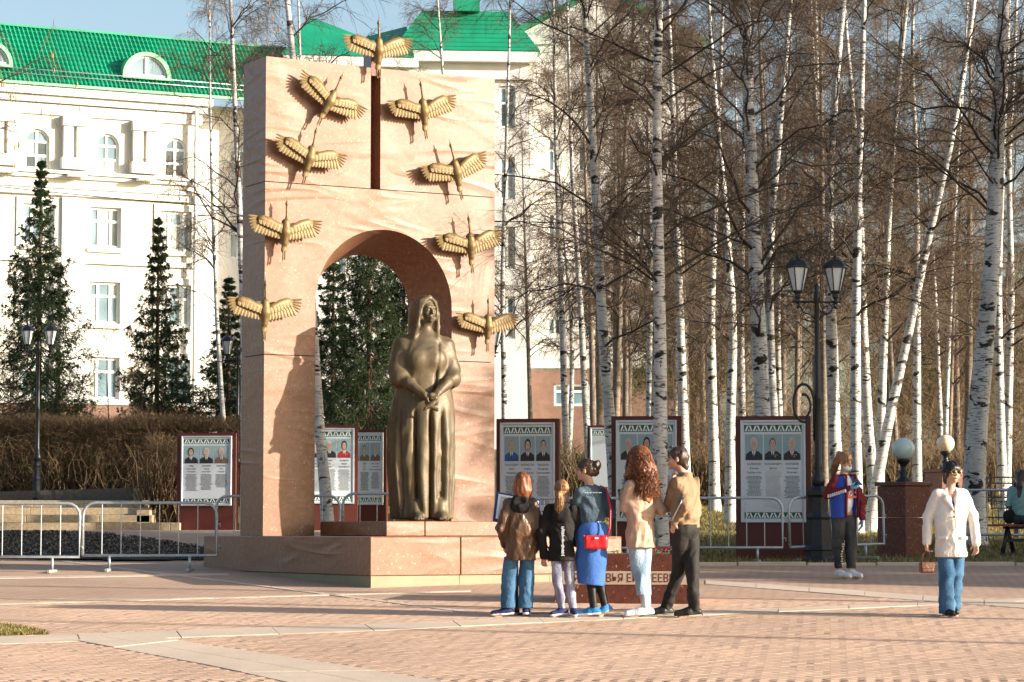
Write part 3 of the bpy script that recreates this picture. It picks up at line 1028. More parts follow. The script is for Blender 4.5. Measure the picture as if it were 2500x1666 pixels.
for v in (250, 235, 470, 655, 900):
    zq = GB.hit(1450, v)[1]; b = MB(); b.box(x0 - .1, x1 + .1, -.2, 0, zq, zq + .22); b.build('cornice', M['wall_white'], GB.root)
b = MB(); b.prism([(x0 - .3, zg0), (x1 + .3, zg0), ((x0 + x1) / 2, zg1)], 'y', -.1, 7); b.build('gable', M['wall_white'], GB.root)
b = MB()
for sgn, xe in ((-1, x0 - .5), (1, x1 + .5)):
    b.prism([(xe, zg0 - .05), ((x0 + x1) / 2, zg1 + .02), ((x0 + x1) / 2, zg1 + .3), (xe, zg0 + .25)], 'y', -.35, 7.2)
b.build('roof', M['roof'], GB.root)
b = MB(); b.box(x0, x0 + .02, 0, 7, -4, zg0); b.box(x1 - .02, x1, 0, 7, -4, zg0); b.build('side_wall', M['wall_white'], GB.root)
# ================================================================== memorial: plinth, arch, podium
MA = R(29.25)
C0 = on_ground(903, 1437)
QD = Vector((math.cos(MA), math.sin(MA), 0)); RD = Vector((-math.sin(MA), math.cos(MA), 0))
mem = empty('memorial_arch', C0, MA, 'tall arch wrapped in granite printed cloth on a stepped plinth', 'monument')
ZP = CH - .107 - C0.z                     # plinth top above the plinth's front foot
def front_hit(u, v, r0):                  # pixel -> (q, z) on the vertical plane r = r0
    a, b = ray(u, v)
    P0 = C0 + RD * r0
    n = -RD
    Y = (P0.x * n.x + P0.y * n.y) / (a * n.x + n.y)
    P = Vector((a * Y, Y, CH + b * Y))
    return (P - P0).dot(QD), P.z - C0.z
PW, PD = 3.69, 5.4
wrap = ZP - .49
for (a, b_) in ((0, 1.28), (1.284, PW)):
    m = MB(); m.bbox(a, b_, 0, PD, wrap, ZP, .012); m.build('plinth', M['cloth'], mem)
for (a, b_, dz) in ((.02, 1.27, 0), (1.276, 2.6, .012), (2.606, PW - .02, .02)):
    m = MB(); m.box(a, b_, .014, .03, -.04 + dz + .0206 * (a + b_) / 2, wrap - .002); m.build('skirt_board', M['skirt'], mem)
for (a, b_, dz) in ((.035, 1.3, .0), (1.305, 2.9, .02), (2.905, 5.3, .0)):
    m = MB(); m.box(.014, .03, a, b_, -.05 + .0368 * (a + b_) / 2 + dz, wrap - .002); m.build('skirt_board', M['skirt'], mem)
m = MB(); m.box(.06, PW - .06, .06, PD - .06, -.3, wrap - .02); m.build('plinth_core', M['metal_black'], mem)
# podium under the statue
PQ0, PQ1, PR0, PR1 = .88, 2.85, 1.32, 3.36
ZS = ZP + .2
for (a, b_) in ((PQ0, 1.45), (1.454, PQ1)):
    m = MB(); m.bbox(a, b_, PR0, PR1, ZP + .002, ZS, .01); m.build('podium', M['cloth'], mem)
# arch
A0, A1, AR = .04, 3.648, 3.40
AD = .776
ztl = front_hit(634, 136, AR)[1]
z_j1 = front_hit(634, 441, AR)[1]; z_j2 = front_hit(634, 864, AR)[1]
o0, o1 = .81, 2.95
oc, orr = (o0 + o1) / 2, (o1 - o0) / 2
ztop_arch = front_hit(905, 559, AR)[1]; zsp = ztop_arch - orr
TP = .29                                   # the opening narrows towards the back
def leg(q0, q1, z0_, z1_, side):
    m = MB()
    qa0, qb0 = (q0, q1)
    qa1, qb1 = (q0, q1 + TP) if side < 0 else (q0 - TP, q1)
    vs = [(qa0, AR, z0_), (qb0, AR, z0_), (qb1, AR + AD, z0_), (qa1, AR + AD, z0_), (qa0, AR, z1_), (qb0, AR, z1_), (qb1, AR + AD, z1_), (qa1, AR + AD, z1_)]
    m.add(vs, [(0, 3, 2, 1), (4, 5, 6, 7), (0, 1, 5, 4), (1, 2, 6, 5), (2, 3, 7, 6), (3, 0, 4, 7)])
    return m
gap = .012
leg(A0, o0, ZP + .002, z_j2 - gap, -1).build('pillar', M['cloth'], mem)
leg(o1, A1, ZP + .002, z_j2 - gap, 1).build('pillar', M['cloth'], mem)
m = MB()
N = 40
fr = [(o0, z_j2)] + [(oc - orr * math.cos(math.pi * i / N), zsp + orr * math.sin(math.pi * i / N)) for i in range(N + 1)] + [(o1, z_j2)]
rb = orr - TP
bk = [(o0 + TP, z_j2)] + [(oc - rb * math.cos(math.pi * i / N), zsp + rb * math.sin(math.pi * i / N)) for i in range(N + 1)] + [(o1 - TP, z_j2)]
n = len(fr)
zt1 = z_j1 - gap
# front and back faces: pillars plus strips above the curve
m.add([(A0, AR, z_j2), (o0, AR, z_j2), (o0, AR, zsp), (o0, AR, zt1), (A0, AR, zt1)], [(0, 1, 2, 3, 4)])
m.add([(o1, AR, z_j2), (A1, AR, z_j2), (A1, AR, zt1), (o1, AR, zt1), (o1, AR, zsp)], [(0, 1, 2, 3, 4)])
for i in range(1, n - 2):
    (xa_, za_), (xb_, zb_) = fr[i], fr[i + 1]
    m.add([(xa_, AR, za_), (xb_, AR, zb_), (xb_, AR, zt1), (xa_, AR, zt1)], [(0, 1, 2, 3)])
yb = AR + AD
m.add([(A0, yb, z_j2), (o0 + TP, yb, z_j2), (o0 + TP, yb, zsp), (o0 + TP, yb, zt1), (A0, yb, zt1)], [(4, 3, 2, 1, 0)])
m.add([(o1 - TP, yb, z_j2), (A1, yb, z_j2), (A1, yb, zt1), (o1 - TP, yb, zt1), (o1 - TP, yb, zsp)], [(4, 3, 2, 1, 0)])
for i in range(1, n - 2):
    (xa_, za_), (xb_, zb_) = bk[i], bk[i + 1]
    m.add([(xa_, yb, za_), (xa_, yb, zt1), (xb_, yb, zt1), (xb_, yb, zb_)], [(0, 1, 2, 3)])
m.add([(A0, AR, z_j2), (A0, AR, zt1), (A0, yb, zt1), (A0, yb, z_j2)], [(0, 1, 2, 3)])
m.add([(A1, AR, z_j2), (A1, yb, z_j2), (A1, yb, zt1), (A1, AR, zt1)], [(0, 1, 2, 3)])
m.add([(A0, AR, zt1), (A1, AR, zt1), (A1, yb, zt1), (A0, yb, zt1)], [(0, 1, 2, 3)])
m.build('arch_body', M['cloth'], mem)
m = MB()
m.add([(x, AR + .001, z) for x, z in fr] + [(x, yb - .001, z) for x, z in bk], [(i, n + i, n + i + 1, i + 1) for i in range(n - 1)], 0, True)
m.build('arch_soffit', M['granite_cl'] if 'granite_cl' in M else M['cloth'], mem)
s0 = front_hit(905, 300, AR)[0]; s1 = front_hit(929, 300, AR)[0]
zr = front_hit(1190, 190, AR)[1]
for (a, b_, za_, zb_) in ((A0, s0, ztl, ztl - .02), (s1, A1, ztl - .02, (ztl + zr) / 2 - .01)):
    m = MB()
    vs = [(a, AR, z_j1), (b_, AR, z_j1), (b_, AR + AD, z_j1), (a, AR + AD, z_j1), (a, AR, za_), (b_, AR, zb_), (b_, AR + AD, zb_), (a, AR + AD, za_)]
    m.add(vs, [(0, 3, 2, 1), (4, 5, 6, 7), (0, 1, 5, 4), (1, 2, 6, 5), (2, 3, 7, 6), (3, 0, 4, 7)])
    m.build('upper_panel', M['cloth'], mem)
m = MB(); m.box(s0 - .01, s1 + .01, AR + .26, AR + AD - .02, z_j1, ztl - .12); m.build('slot_back', M['granite'], mem)

# ================================================================== bronze
def m_bronze(name, base, metal, rough):
    t = NT(name)
    v = t.coord()
    n1 = t.noise(v, 3.5, 5, .65); n2 = t.noise(v, 26, 4, .7)
    c = np.array(base)
    col = t.ramp(n1, [(.3, tuple(c * np.array([.6, .66, .7]))), (.55, tuple(c)), (.75, tuple(c * 1.4))])
    rn = t.math('ADD', rough - .1, t.math('MULTIPLY', n2, .25))
    t.bump(t.math('ADD', n2, t.noise(v, 70, 2, .5)), .25, .008)
    return t.fin(col, rn, metal, .5)
M['bronze'] = m_bronze('statue_bronze', (.105, .074, .036), .2, .5)
M['bronze_bird'] = m_bronze('crane_bronze', (.19, .125, .048), .3, .5)

# ================================================================== statue of a hooded woman
def rotz(yaw, c=(0, 0)):
    cy, sy = math.cos(yaw), math.sin(yaw)
    return lambda p: ((p[0] - c[0]) * cy - (p[1] - c[1]) * sy + c[0], (p[0] - c[0]) * sy + (p[1] - c[1]) * cy + c[1], p[2])
stat = empty('statue', C0 + QD * 1.93 + RD * 2.3 + Vector((0, 0, ZS + .001)), R(15), 'bronze statue of a hooded woman with clasped hands standing in front of the arch', 'statue')
S = SDF((-.66, -.56, -.04), (.66, .5, 3.2), .0165)
prof = np.array([  # z, half width, half depth, x offset
    (0.02, .40, .29, .0), (.35, .42, .30, -.01), (.8, .455, .31, -.02), (1.2, .465, .31, -.02), (1.5, .45, .30, -.01), (1.75, .405, .275, 0), (1.95, .375, .26, 0), (2.15, .345, .255, .0), (2.35, .36, .235, 0), (2.46, .33, .19, 0), (2.56, .22, .14, 0), (2.62, .12, .1, 0)])
def robe(V, P):
    x, y, z = P[..., 0], P[..., 1], P[..., 2]
    rx = np.interp(z, prof[:, 0], prof[:, 1]); ry = np.interp(z, prof[:, 0], prof[:, 2]); ox = np.interp(z, prof[:, 0], prof[:, 3])
    X = x - ox
    th = np.arctan2(X / rx, -y / ry)       # 0 at the front
    d = (np.sqrt((X / rx) ** 2 + (y / ry) ** 2) - 1) * np.minimum(rx, ry)
    low = sstep(1.75, 1.1, z)
    fold = .018 * np.cos(7 * th + .6 * np.sin(3 * z)) + .014 * np.cos(15 * th + 1.7 + .8 * np.sin(2.3 * z))
    d = d - low * fold * (.6 + .6 * sstep(1.3, .2, z))
    for (t0, w, dep) in ((.10, .05, .11), (-.42, .05, .06), (.55, .045, .06), (-.95, .06, .05)):
        d = d + dep * sstep(1.6, 1.35, z) * np.exp(-((th - t0 - .05 * np.sin(2 * z)) / w) ** 2)
    d = d + .045 * sstep(1.55, 1.75, z) * sstep(2.5, 2.3, z) * np.exp(-((X - (.10 + .10 * (z - 1.7))) / .017) ** 2) * (y < 0)
    d = np.maximum(np.maximum(d, .03 - z), z - 2.6)
    return np.minimum(V, d)
S.func(robe)
for s in (-1, 1):
    S.ell((s * .13, -.185, 2.2), (.13, .09, .13), .1)                       # bust
    S.cone((s * .30, .0, 2.40), (s * .38, -.04, 2.06), .132, .125, .07)      # sleeve
    S.cone((s * .38, -.04, 2.06), (s * .365, -.12, 1.94), .125, .135, .03)
el = {-1: (-.345, -.15, 1.95), 1: (.355, -.15, 1.95)}
wr = {-1: (-.075, -.40, 1.70), 1: (.10, -.41, 1.73)}
for s in (-1, 1):
    a, b_ = np.array(el[s]), np.array(wr[s])
    S.chain([a, a + (b_ - a) * .35 + np.array([0, -.02, 0]), b_], [.08, .08, .056], .02)
# clasped hands: the viewer's right hand lies over the left one
S.ell((.0, -.42, 1.635), (.085, .055, .105), .02, 'add', [[.9, 0, .43], [0, 1, 0], [-.43, 0, .9]])
S.ell((.035, -.46, 1.65), (.06, .04, .1), .018, 'add', [[.8, 0, -.6], [0, 1, 0], [.6, 0, .8]])
for k in range(4):
    b0 = np.array((.055 - .035 * k, -.482, 1.625 - .018 * k)); S.chain([b0, b0 + (-.035, -.012, -.05), b0 + (-.062, .012, -.10 + .006 * k)], [.021, .02, .015], .008)
    b1 = np.array((-.035 + .03 * k, -.44, 1.575)); S.chain([b1, b1 + (.03, -.014, -.045), b1 + (.05, .012, -.085)], [.021, .019, .015], .008)
S.chain([(.09, -.45, 1.69), (.05, -.5, 1.66), (-.005, -.505, 1.65)], [.027, .024, .017], .012)
S.chain([(-.08, -.44, 1.68), (-.06, -.485, 1.65), (-.045, -.49, 1.61)], [.026, .022, .017], .012)
# neck, head and hood
YAW = R(22)
rt = rotz(YAW)
HR = [[math.cos(YAW), -math.sin(YAW), 0], [math.sin(YAW), math.cos(YAW), 0], [0, 0, 1]]
S.cone((0, .0, 2.48), rt((0, -.04, 2.74)), .105, .085, .06)
S.ell(rt((0, -.02, 2.885)), (.178, .2, .212), .04, 'add', HR)               # hood
S.cone(rt((0, .1, 2.88)), (0, .14, 2.5), .16, .19, .08)
S.ell(rt((0, -.2, 2.855)), (.118, .16, .178), .012, 'sub', HR)                # hollow of the hood
for s in (-1, 1):
    S.chain([rt((s * .135, -.09, 3.0)), rt((s * .152, -.115, 2.83)), rt((s * .165, -.1, 2.66)), (s * .17, -.13, 2.5)], [.028, .03, .034, .03], .035)
S.chain([rt((-.125, -.11, 3.0)), rt((0, -.135, 3.06)), rt((.125, -.11, 3.0))], [.026, .028, .026], .03)
S.ell(rt((0, -.075, 2.865)), (.104, .125, .165), .015, 'add', HR)
S.ell(rt((0, -.125, 2.77)), (.06, .06, .062), .04, 'add', HR)                 # jaw
S.ell(rt((0, -.178, 2.735)), (.03, .022, .025), .02, 'add', HR)
for s in (-1, 1):
    S.ell(rt((s * .046, -.208, 2.888)), (.034, .03, .022), .02, 'sub', HR)
    S.ell(rt((s * .046, -.178, 2.883)), (.024, .02, .014), .005, 'add', HR)
    S.chain([rt((s * .02, -.196, 2.925)), rt((s * .062, -.183, 2.918)), rt((s * .088, -.15, 2.898))], [.013, .014, .01], .02)
    S.ell(rt((s * .062, -.165, 2.83)), (.03, .02, .026), .03, 'add', HR)
S.chain([rt((0, -.19, 2.915)), rt((0, -.215, 2.862)), rt((0, -.228, 2.826))], [.014, .018, .022], .015)
S.ell(rt((0, -.203, 2.786)), (.036, .014, .009), .006, 'add', HR)
S.ell(rt((0, -.200, 2.766)), (.03, .014, .011), .006, 'add', HR)
S.ell(rt((0, -.215, 2.777)), (.034, .01, .004), .004, 'sub', HR)
# feet
for s in (-1, 1):
    S.ell((s * .17 + .02, -.27, .055), (.085, .17, .07), .03)
    S.chain([(s * .17 + .02, -.2, .22), (s * .17 + .02, -.22, .06)], [.09, .09], .05)
    for k in range(4): S.ell((s * .17 - .035 + .036 * k, -.425 + .008 * abs(k - 1.5), .03), (.02, .03, .024), .01)
S.folds(.0045, 17, 3, (1, 1, .4), 4)
S.cut((0, 0, .002), (0, 0, 1))
S.build('figure', M['bronze'], stat)

# ================================================================== bronze cranes
def crane_meshes():
    out = {}
    # wing plate: outline in x (outwards), z; domed
    lead = [(.03, .035), (.12, .045), (.22, .085), (.32, .10), (.385, .075)]
    trail = [(.40, -.03), (.33, -.075), (.22, -.105), (.12, -.125), (.03, -.13)]
    m = MB()
    K = len(lead); J = 5
    vs = []
    for i in range(K):
        for j in range(J):
            t = j / (J - 1)
            a, b_ = lead[i], trail[K - 1 - i]
            x = a[0] + (b_[0] - a[0]) * t; z = a[1] + (b_[1] - a[1]) * t
            vs.append((x, -.028 * math.sin(math.pi * min(1, t * 1.15 + .1)) - .02 * (1 - t) + .10 * (x / .4) ** 2 * .3, z))
    nb = len(vs)
    vs += [(x, y + .022, z) for x, y, z in vs]
    fs = []
    for i in range(K - 1):
        for j in range(J - 1):
            q = (i * J + j, (i + 1) * J + j, (i + 1) * J + j + 1, i * J + j + 1)
            fs += [q[::-1], tuple(nb + k for k in q)]
    rim = [i * J for i in range(K)] + [(K - 1) * J + j for j in range(1, J)] + [i * J + J - 1 for i in range(K - 2, -1, -1)] + [j for j in range(J - 2, 0, -1)]
    for k in range(len(rim)):
        a, b_ = rim[k], rim[(k + 1) % len(rim)]
        fs.append((a, b_, nb + b_, nb + a))
    m.add(vs, fs, 0, True)
    out['wing'] = m.mesh('wing')
    # one feather: slim blade, rounded tip, central rib
    f = MB()
    pr = [(0, .012), (.3, .0155), (.7, .0145), (.92, .009), (1, .002)]
    vs = []
    for (t, w) in pr:
        vs += [(-w, 0, -t), (0, -.007, -t), (w, 0, -t), (0, .006, -t)]
    fs = []
    for i in range(len(pr) - 1):
        for k in range(4):
            fs.append((i * 4 + k, i * 4 + (k + 1) % 4, i * 4 + 4 + (k + 1) % 4, i * 4 + 4 + k))
    fs += [(3, 2, 1, 0), (16, 17, 18, 19)]
    f.add(vs, fs, 0, False)
    out['feather'] = f.mesh('feather')
    b_ = SDF((-.13, -.12, -.5), (.13, .12, .45), .0075)
    b_.chain([(0, 0, .06), (0, -.01, -.06), (0, .0, -.2)], [.055, .068, .04], .03)
    b_.cone((0, .0, -.19), (0, .01, -.285), .034, .042, .02, 'add', ((0, 1, 0), .5))
    out['body'] = b_.mesh('body')
    nk = MB(); nk.tube([(0, 0, .07), (.004, -.012, .14), (0, -.012, .22), (-.006, -.01, .29)], [.026, .017, .014, .014], 8)
    nk.ball((-.006, -.012, .302), (.019, .024, .028), 10)
    out['neck'] = nk.mesh('neck')
    bk_ = MB(); bk_.tube([(-.006, -.012, .318), (-.008, -.014, .385)], [.011, .002], 6)
    out['beak'] = bk_.mesh('beak')
    lg = MB(); lg.tube([(0, 0, -.26), (.0, .0, -.40)], [.009, .0075], 6); lg.tube([(0, 0, -.40), (0, -.012, -.43)], [.012, .006], 6)
    out['leg'] = lg.mesh('leg')
    rd = MB(); rd.tube([(0, .03, 0), (0, .16, 0)], .022, 6); rd.bbox(-.06, .06, .15, .165, .0, .1, .003)
    out['mount'] = rd.mesh('mounting_bracket')
    for k, me in out.items():
        me.materials.append(M['bronze_bird'] if k != 'mount' else M['metal_black'])
    return out
CR = crane_meshes()
def crane(label, q, z, roll, r_off, sc=1.0, fold=0.0, mount=True):
    root = empty('crane_sculpture', C0 + QD * q + RD * (AR - r_off) + Vector((0, 0, z)), 0, label, 'bird sculpture', 'bronze cranes on the arch')
    root.rotation_euler = (0, -roll, MA) if True else None
    root.rotation_mode = 'XYZ'
    mt = Matrix.Rotation(MA, 4, 'Z') @ Matrix.Rotation(-roll, 4, 'Y')
    root.rotation_euler = mt.to_euler()
    root.scale = (sc, sc, sc)
    for k, nm in (('body', 'body'), ('neck', 'neck'), ('leg', 'leg')):
        o = share(nm, CR[k], root)
        if k == 'neck': share('beak', CR['beak'], o)
        if k == 'leg': o.location = (-.014, 0, 0)
    share('leg', CR['leg'], root, (.014, .004, .012))
    if mount: share('mounting_bracket', CR['mount'], root, (0, r_off - .168, 0) if r_off > .17 else (0, 0, 0))
    for s in (-1, 1):
        w = share('wing', CR['wing'], root)
        up = R(5 if s < 0 else 9)
        w.rotation_euler = (0, -s * up if s > 0 else up, 0)
        w.scale = (s, 1, 1)
        for k in range(9):                    # flight feathers along the trailing edge
            t = k / 8
            ft = share('feather', CR['feather'], w, (.045 + .325 * t, -.008 + .02 * t, -.065 + .04 * t))
            ft.rotation_euler = (R(-2), R(8) * (t - .2) * -3.0, 0)
            ft.scale = (1.75, 1, .105 + .02 * t)
        for k in range(5):                    # fingers at the wing tip
            t = k / 4
            ft = share('feather', CR['feather'], w, (.365 + .012 * (1 - t), .02, .065 - .075 * t))
            ft.rotation_euler = (R(-6), -R(88 - 40 * t - 2), 0)
            ft.scale = (1.0, 1, .155 - .015 * t)
        for k in range(7):                    # coverts as a raised row
            t = k / 6
            ft = share('feather', CR['feather'], w, (.06 + .27 * t, -.036 + .028 * t * t, -.005 + .06 * t))
            ft.rotation_euler = (R(-3), -R(10) * (1 + t), 0)
            ft.scale = (2.0, .7, .085)
    return root
birds = [
    ('bronze crane standing free above the slot at the top of the arch', 924, 113, 0, .16),
    ('bronze crane tilted steeply down to one side, left of the slot', 809, 239, -27, .15),
    ('bronze crane on the pale panel just right of the slot', 1033, 262, 7, .15),
    ('bronze crane on the left upper panel below the steeply tilted one', 758, 376, -14, .15),
    ('bronze crane low on the right upper panel with one wing raised', 1112, 411, 14, .15),
    ('bronze crane left of the curved top of the arch opening', 697, 556, -3, .15),
    ('bronze crane right of the curved top of the arch opening', 1148, 590, 5, .15),
    ('bronze crane lowest on the left pillar, wing over the dark side', 647, 752, -1, .15),
    ('bronze crane lowest on the right pillar, in front of a street lamp', 1191, 787, -1, .15),
]
for i, (lb, u, v, roll, off) in enumerate(birds):
    q, z = front_hit(u, v, AR - off)
    crane(lb, q, z, R(roll), off, 1.08 if i not in (8,) else 1.0)
m = MB(); q, z = front_hit(924, 113, AR)
m.box(q - .09, q + .03, AR + .05, AR + .3, ztl - .12, z - .02); m.build('crane_post', M['granite'], mem)
# ================================================================== printed and painted materials
M['paper'] = simple('poster_paper', (.55, .60, .64), .35, .04, 2, 0, 20, 0, .5)
M['ink'] = simple('poster_ink', (.02, .02, .022), .5, .2, 20)
M['green_print'] = simple('green_ornament', (.01, .09, .05), .45, .2, 20)
M['white_print'] = simple('white_print', (.72, .75, .74), .45, .04, 10)
M['photo_bg'] = simple('photo_backdrop', (.25, .35, .38), .4, .12, 3)
M['skin_print'] = simple('printed_skin', (.50, .32, .24), .45, .15, 30)
M['suit_print'] = simple('printed_suit', (.02, .022, .028), .45, .3, 20)
M['red_print'] = simple('printed_red', (.35, .02, .02), .45, .3, 20)
M['blue_print'] = simple('printed_blue', (.02, .09, .25), .45, .3, 20)
M['grey_print'] = simple('printed_grey_hair', (.45, .44, .42), .5, .2, 40)
M['dark_hair_print'] = simple('printed_dark_hair', (.03, .02, .016), .5, .2, 40)
M['fair_hair_print'] = simple('printed_fair_hair', (.42, .27, .13), .5, .2, 40)
M['brown_print'] = simple('printed_brown', (.16, .1, .06), .5, .2, 30)
M['alu'] = simple('aluminium_frame', (.55, .6, .64), .32, .06, 6, 0, 30, .4, .5)

TEXTS = []
def text(s, size, mat, parent, loc, rot=(R(90), 0, 0), align='CENTER', name='lettering', bold=0.0, sx=1.0):
    cu = bpy.data.curves.new(name, 'FONT')
    cu.body = s; cu.size = size; cu.align_x = align; cu.resolution_u = 2
    cu.offset = bold
    o = bpy.data.objects.new('lettering_curve', cu)
    COL.objects.link(o)
    TEXTS.append((o, name, mat, parent, loc, rot, sx))
def flush_texts():
    dg = bpy.context.evaluated_depsgraph_get()
    dg.update()
    for (o, name, mat, parent, loc, rot, sx) in TEXTS:
        me = bpy.data.meshes.new_from_object(o.evaluated_get(dg))
        me.name = name
        me.materials.clear(); me.materials.append(mat)
        n = bpy.data.objects.new(name, me)
        COL.objects.link(n)
        n.parent = parent; n.location = loc; n.rotation_euler = rot; n.scale = (sx, 1, 1)
    for (o, *_r) in TEXTS:
        cu = o.data
        bpy.data.objects.remove(o); bpy.data.curves.remove(cu)

def ellipse(cx, cz, rx, rz_, n=18, a0=0, a1=360):
    return [(cx + rx * math.cos(R(a0 + (a1 - a0) * i / n)), cz + rz_ * math.sin(R(a0 + (a1 - a0) * i / n))) for i in range(n + (0 if a1 - a0 >= 360 else 1))]
def flat(mb, pts, y, mi):
    mb.add([(x, y, z) for x, z in pts], [tuple(range(len(pts)))], mi)
PM = ['photo_bg', 'suit_print', 'skin_print', 'dark_hair_print', 'white_print', 'red_print']
def portrait(parent, x, z, w, h, suit, hair, seed, tie='red_print', medals=False):
    r_ = random.Random(seed)
    mats = [M['photo_bg'], M[suit], M['skin_print'], M[hair], M['white_print'], M[tie], M['ink']]
    m = MB()
    y = -.004
    m.box(x - w / 2, x + w / 2, y, 0, z - h / 2, z + h / 2, 0)
    y = -.0055
    dx = r_.uniform(-.03, .03) * w
    hz = z + h * .12
    flat(m, [(x - w * .47, z - h * .495), (x + w * .47, z - h * .495), (x + w * .45, z - h * .27), (x + w * .24, z - h * .155), (x + dx, z - h * .12), (x - w * .24, z - h * .155), (x - w * .45, z - h * .27)], y, 1)
    flat(m, [(x + dx - w * .11, z - h * .14), (x + dx, z - h * .40), (x + dx + w * .11, z - h * .14)], y - .001, 4)
    flat(m, [(x + dx - w * .025, z - h * .18), (x + dx - w * .035, z - h * .34), (x + dx, z - h * .40), (x + dx + w * .035, z - h * .34), (x + dx + w * .025, z - h * .18)], y - .002, 5)
    flat(m, [(x + dx - w * .09, hz - h * .1), (x + dx - w * .08, z - h * .15), (x + dx, z - h * .2), (x + dx + w * .08, z - h * .15), (x + dx + w * .09, hz - h * .1)], y - .0025, 2)
    big = 1.18 if r_.random() < .4 else 1.0
    flat(m, ellipse(x + dx, hz + h * .035, w * .175 * big, h * .205 * big), y - .003, 3)
    flat(m, ellipse(x + dx, hz, w * .15, h * .185), y - .004, 2)
    for s in (-1, 1):
        flat(m, ellipse(x + dx + s * w * .06, hz + h * .02, w * .028, h * .011, 8), y - .005, 6)
        flat(m, [(x + dx + s * w * .035, hz + h * .052), (x + dx + s * w * .1, hz + h * .045), (x + dx + s * w * .1, hz + h * .055), (x + dx + s * w * .035, hz + h * .064)], y - .005, 3)
    flat(m, [(x + dx - w * .05, hz - h * .1), (x + dx + w * .05, hz - h * .1), (x + dx + w * .03, hz - h * .113), (x + dx - w * .03, hz - h * .113)], y - .005, 5)
    if medals:
        for k in range(6): flat(m, ellipse(x + w * (.12 + .055 * (k % 4)), z - h * (.3 + .07 * (k // 4)), w * .022, h * .02, 6), y - .003, 5 if k % 2 else 4)
    return m.build('portrait', mats, parent)

def poster_stand(u, Y, rz, W, Hh, label, people, seed, margin=.1, dz=0.0, blank=False):
    p = at_depth(u, Y)
    root = empty('poster_stand', (p.x, p.y, p.z + dz), rz, label, 'display stand', 'display stands with portraits')
    T = .24
    m = MB(); m.bbox(-W / 2, W / 2, 0, T, -.05, Hh, .006); m.build('board', M['board'], root)
    x0, x1 = -W / 2 + W * margin, W / 2 - W * margin
    z1 = Hh - Hh * .045; z0 = Hh * .268
    m = MB(); m.box(x0, x1, -.022, -.001, z0, z1); ps = m.build('poster', M['paper'], root)
    f = .035
    for (a, b_, c, d) in ((x0 - f, x0, z0 - f, z1 + f), (x1, x1 + f, z0 - f, z1 + f), (x0 + .001, x1 - .001, z1, z1 + f), (x0 + .001, x1 - .001, z0 - f, z0)):
        m = MB(); m.bbox(a, b_, -.04, .001, c, d, .006); m.build('frame_bar', M['alu'], root)
    pw, ph = x1 - x0, z1 - z0
    yq = -.0235
    for (zc, hh) in ((z1 - ph * .062, ph * .072), (z0 + ph * .05, ph * .062)):
        m = MB(); m.box(x0 + .02, x1 - .02, yq, -.0221, zc - hh / 2, zc + hh / 2); st_ = m.build('ornament_strip', M['green_print'], ps)
        m = MB(); nt = 7; step = (pw - .06) / nt
        for k in range(nt):
            cx = x0 + .03 + step * (k + .5)
            s = step * .5; h2 = hh * .40
            for sgn in (-1, 1):
                flat(m, [(cx + sgn * s * .05, zc + h2), (cx + sgn * s * .45, zc + h2), (cx + sgn * s * .98, zc - h2), (cx + sgn * s * .55, zc - h2)], yq - .001, 0)
            flat(m, [(cx - s * .25, zc - h2), (cx + s * .25, zc - h2), (cx, zc - h2 * .1)], yq - .001, 0)
        o_ = m.build('ornament_motif', M['white_print'], st_); tag(o_, kind='stuff')
    if blank: return root
    n = 3
    cw = (pw - .05) / n
    holder = empty('portrait_row', (0, -.0225, 0), 0, parent=ps)
    for k, ent in enumerate(people):
        cx = x0 + .025 + cw * (k + .5)
        nm, suit, hair, tie, med = ent
        po = portrait(ps, cx, z1 - ph * .255, cw * .94, ph * .265, suit, hair, seed * 7 + k, tie, med)
        po.location = (0, -.0225, 0)
        zt_ = z1 - ph * .437
        for li, ln in enumerate(nm):
            text(ln, ph * (.030 if li == 0 else .029), M['ink'], ps, (cx, yq - .0005, zt_ - li * ph * .042), bold=.0006 if li == 0 else .0003, sx=.80 if li == 0 else .80)
        m = MB(); r_ = random.Random(seed * 31 + k)
        zl = zt_ - ph * .118
        for li in range(r_.randint(16, 24)):
            hw = cw * r_.uniform(.28, .44); zq = zl - li * ph * .0128
            xq = cx - hw
            while xq < cx + hw:
                ww = r_.uniform(.012, .04)
                flat(m, [(xq, zq), (min(xq + ww, cx + hw), zq), (min(xq + ww, cx + hw), zq + ph * .0058), (xq, zq + ph * .0058)], yq - .0008, 0)
                xq += ww + .006
        tag(m.build('fine_print', M['ink'], ps), kind='stuff')
    bpy.data.objects.remove(holder)
    return root
DS, DH, GH, FH = 'suit_print', 'dark_hair_print', 'grey_print', 'fair_hair_print'
poster_stand(1887, 39.2, R(-8), 1.14, 2.16, 'maroon stand with three portraits, torn tape over the middle name, beside the lamp post', [
    (('САЛМАНОВ', 'Фарман', 'Курбан-оглы'), DS, GH, 'blue_print', False), (('ПАЛХОМОВИЧ', 'Виктор', 'Михайлович'), DS, DH, 'suit_print', True), (('КАСПАРОВ', 'Александр', 'Исакович'), DS, GH, 'red_print', True)], 1)
poster_stand(1578, 39.6, R(-7), 1.08, 2.16, 'maroon stand with portraits partly hidden behind a birch trunk', [
    (('СОЛО', 'Вале', 'Фёдор'), DS, GH, 'red_print', False), (('', '', ''), DS, DH, 'suit_print', False), (('ЕРОВ', 'ит', 'ович'), DS, DH, 'red_print', False)], 2)
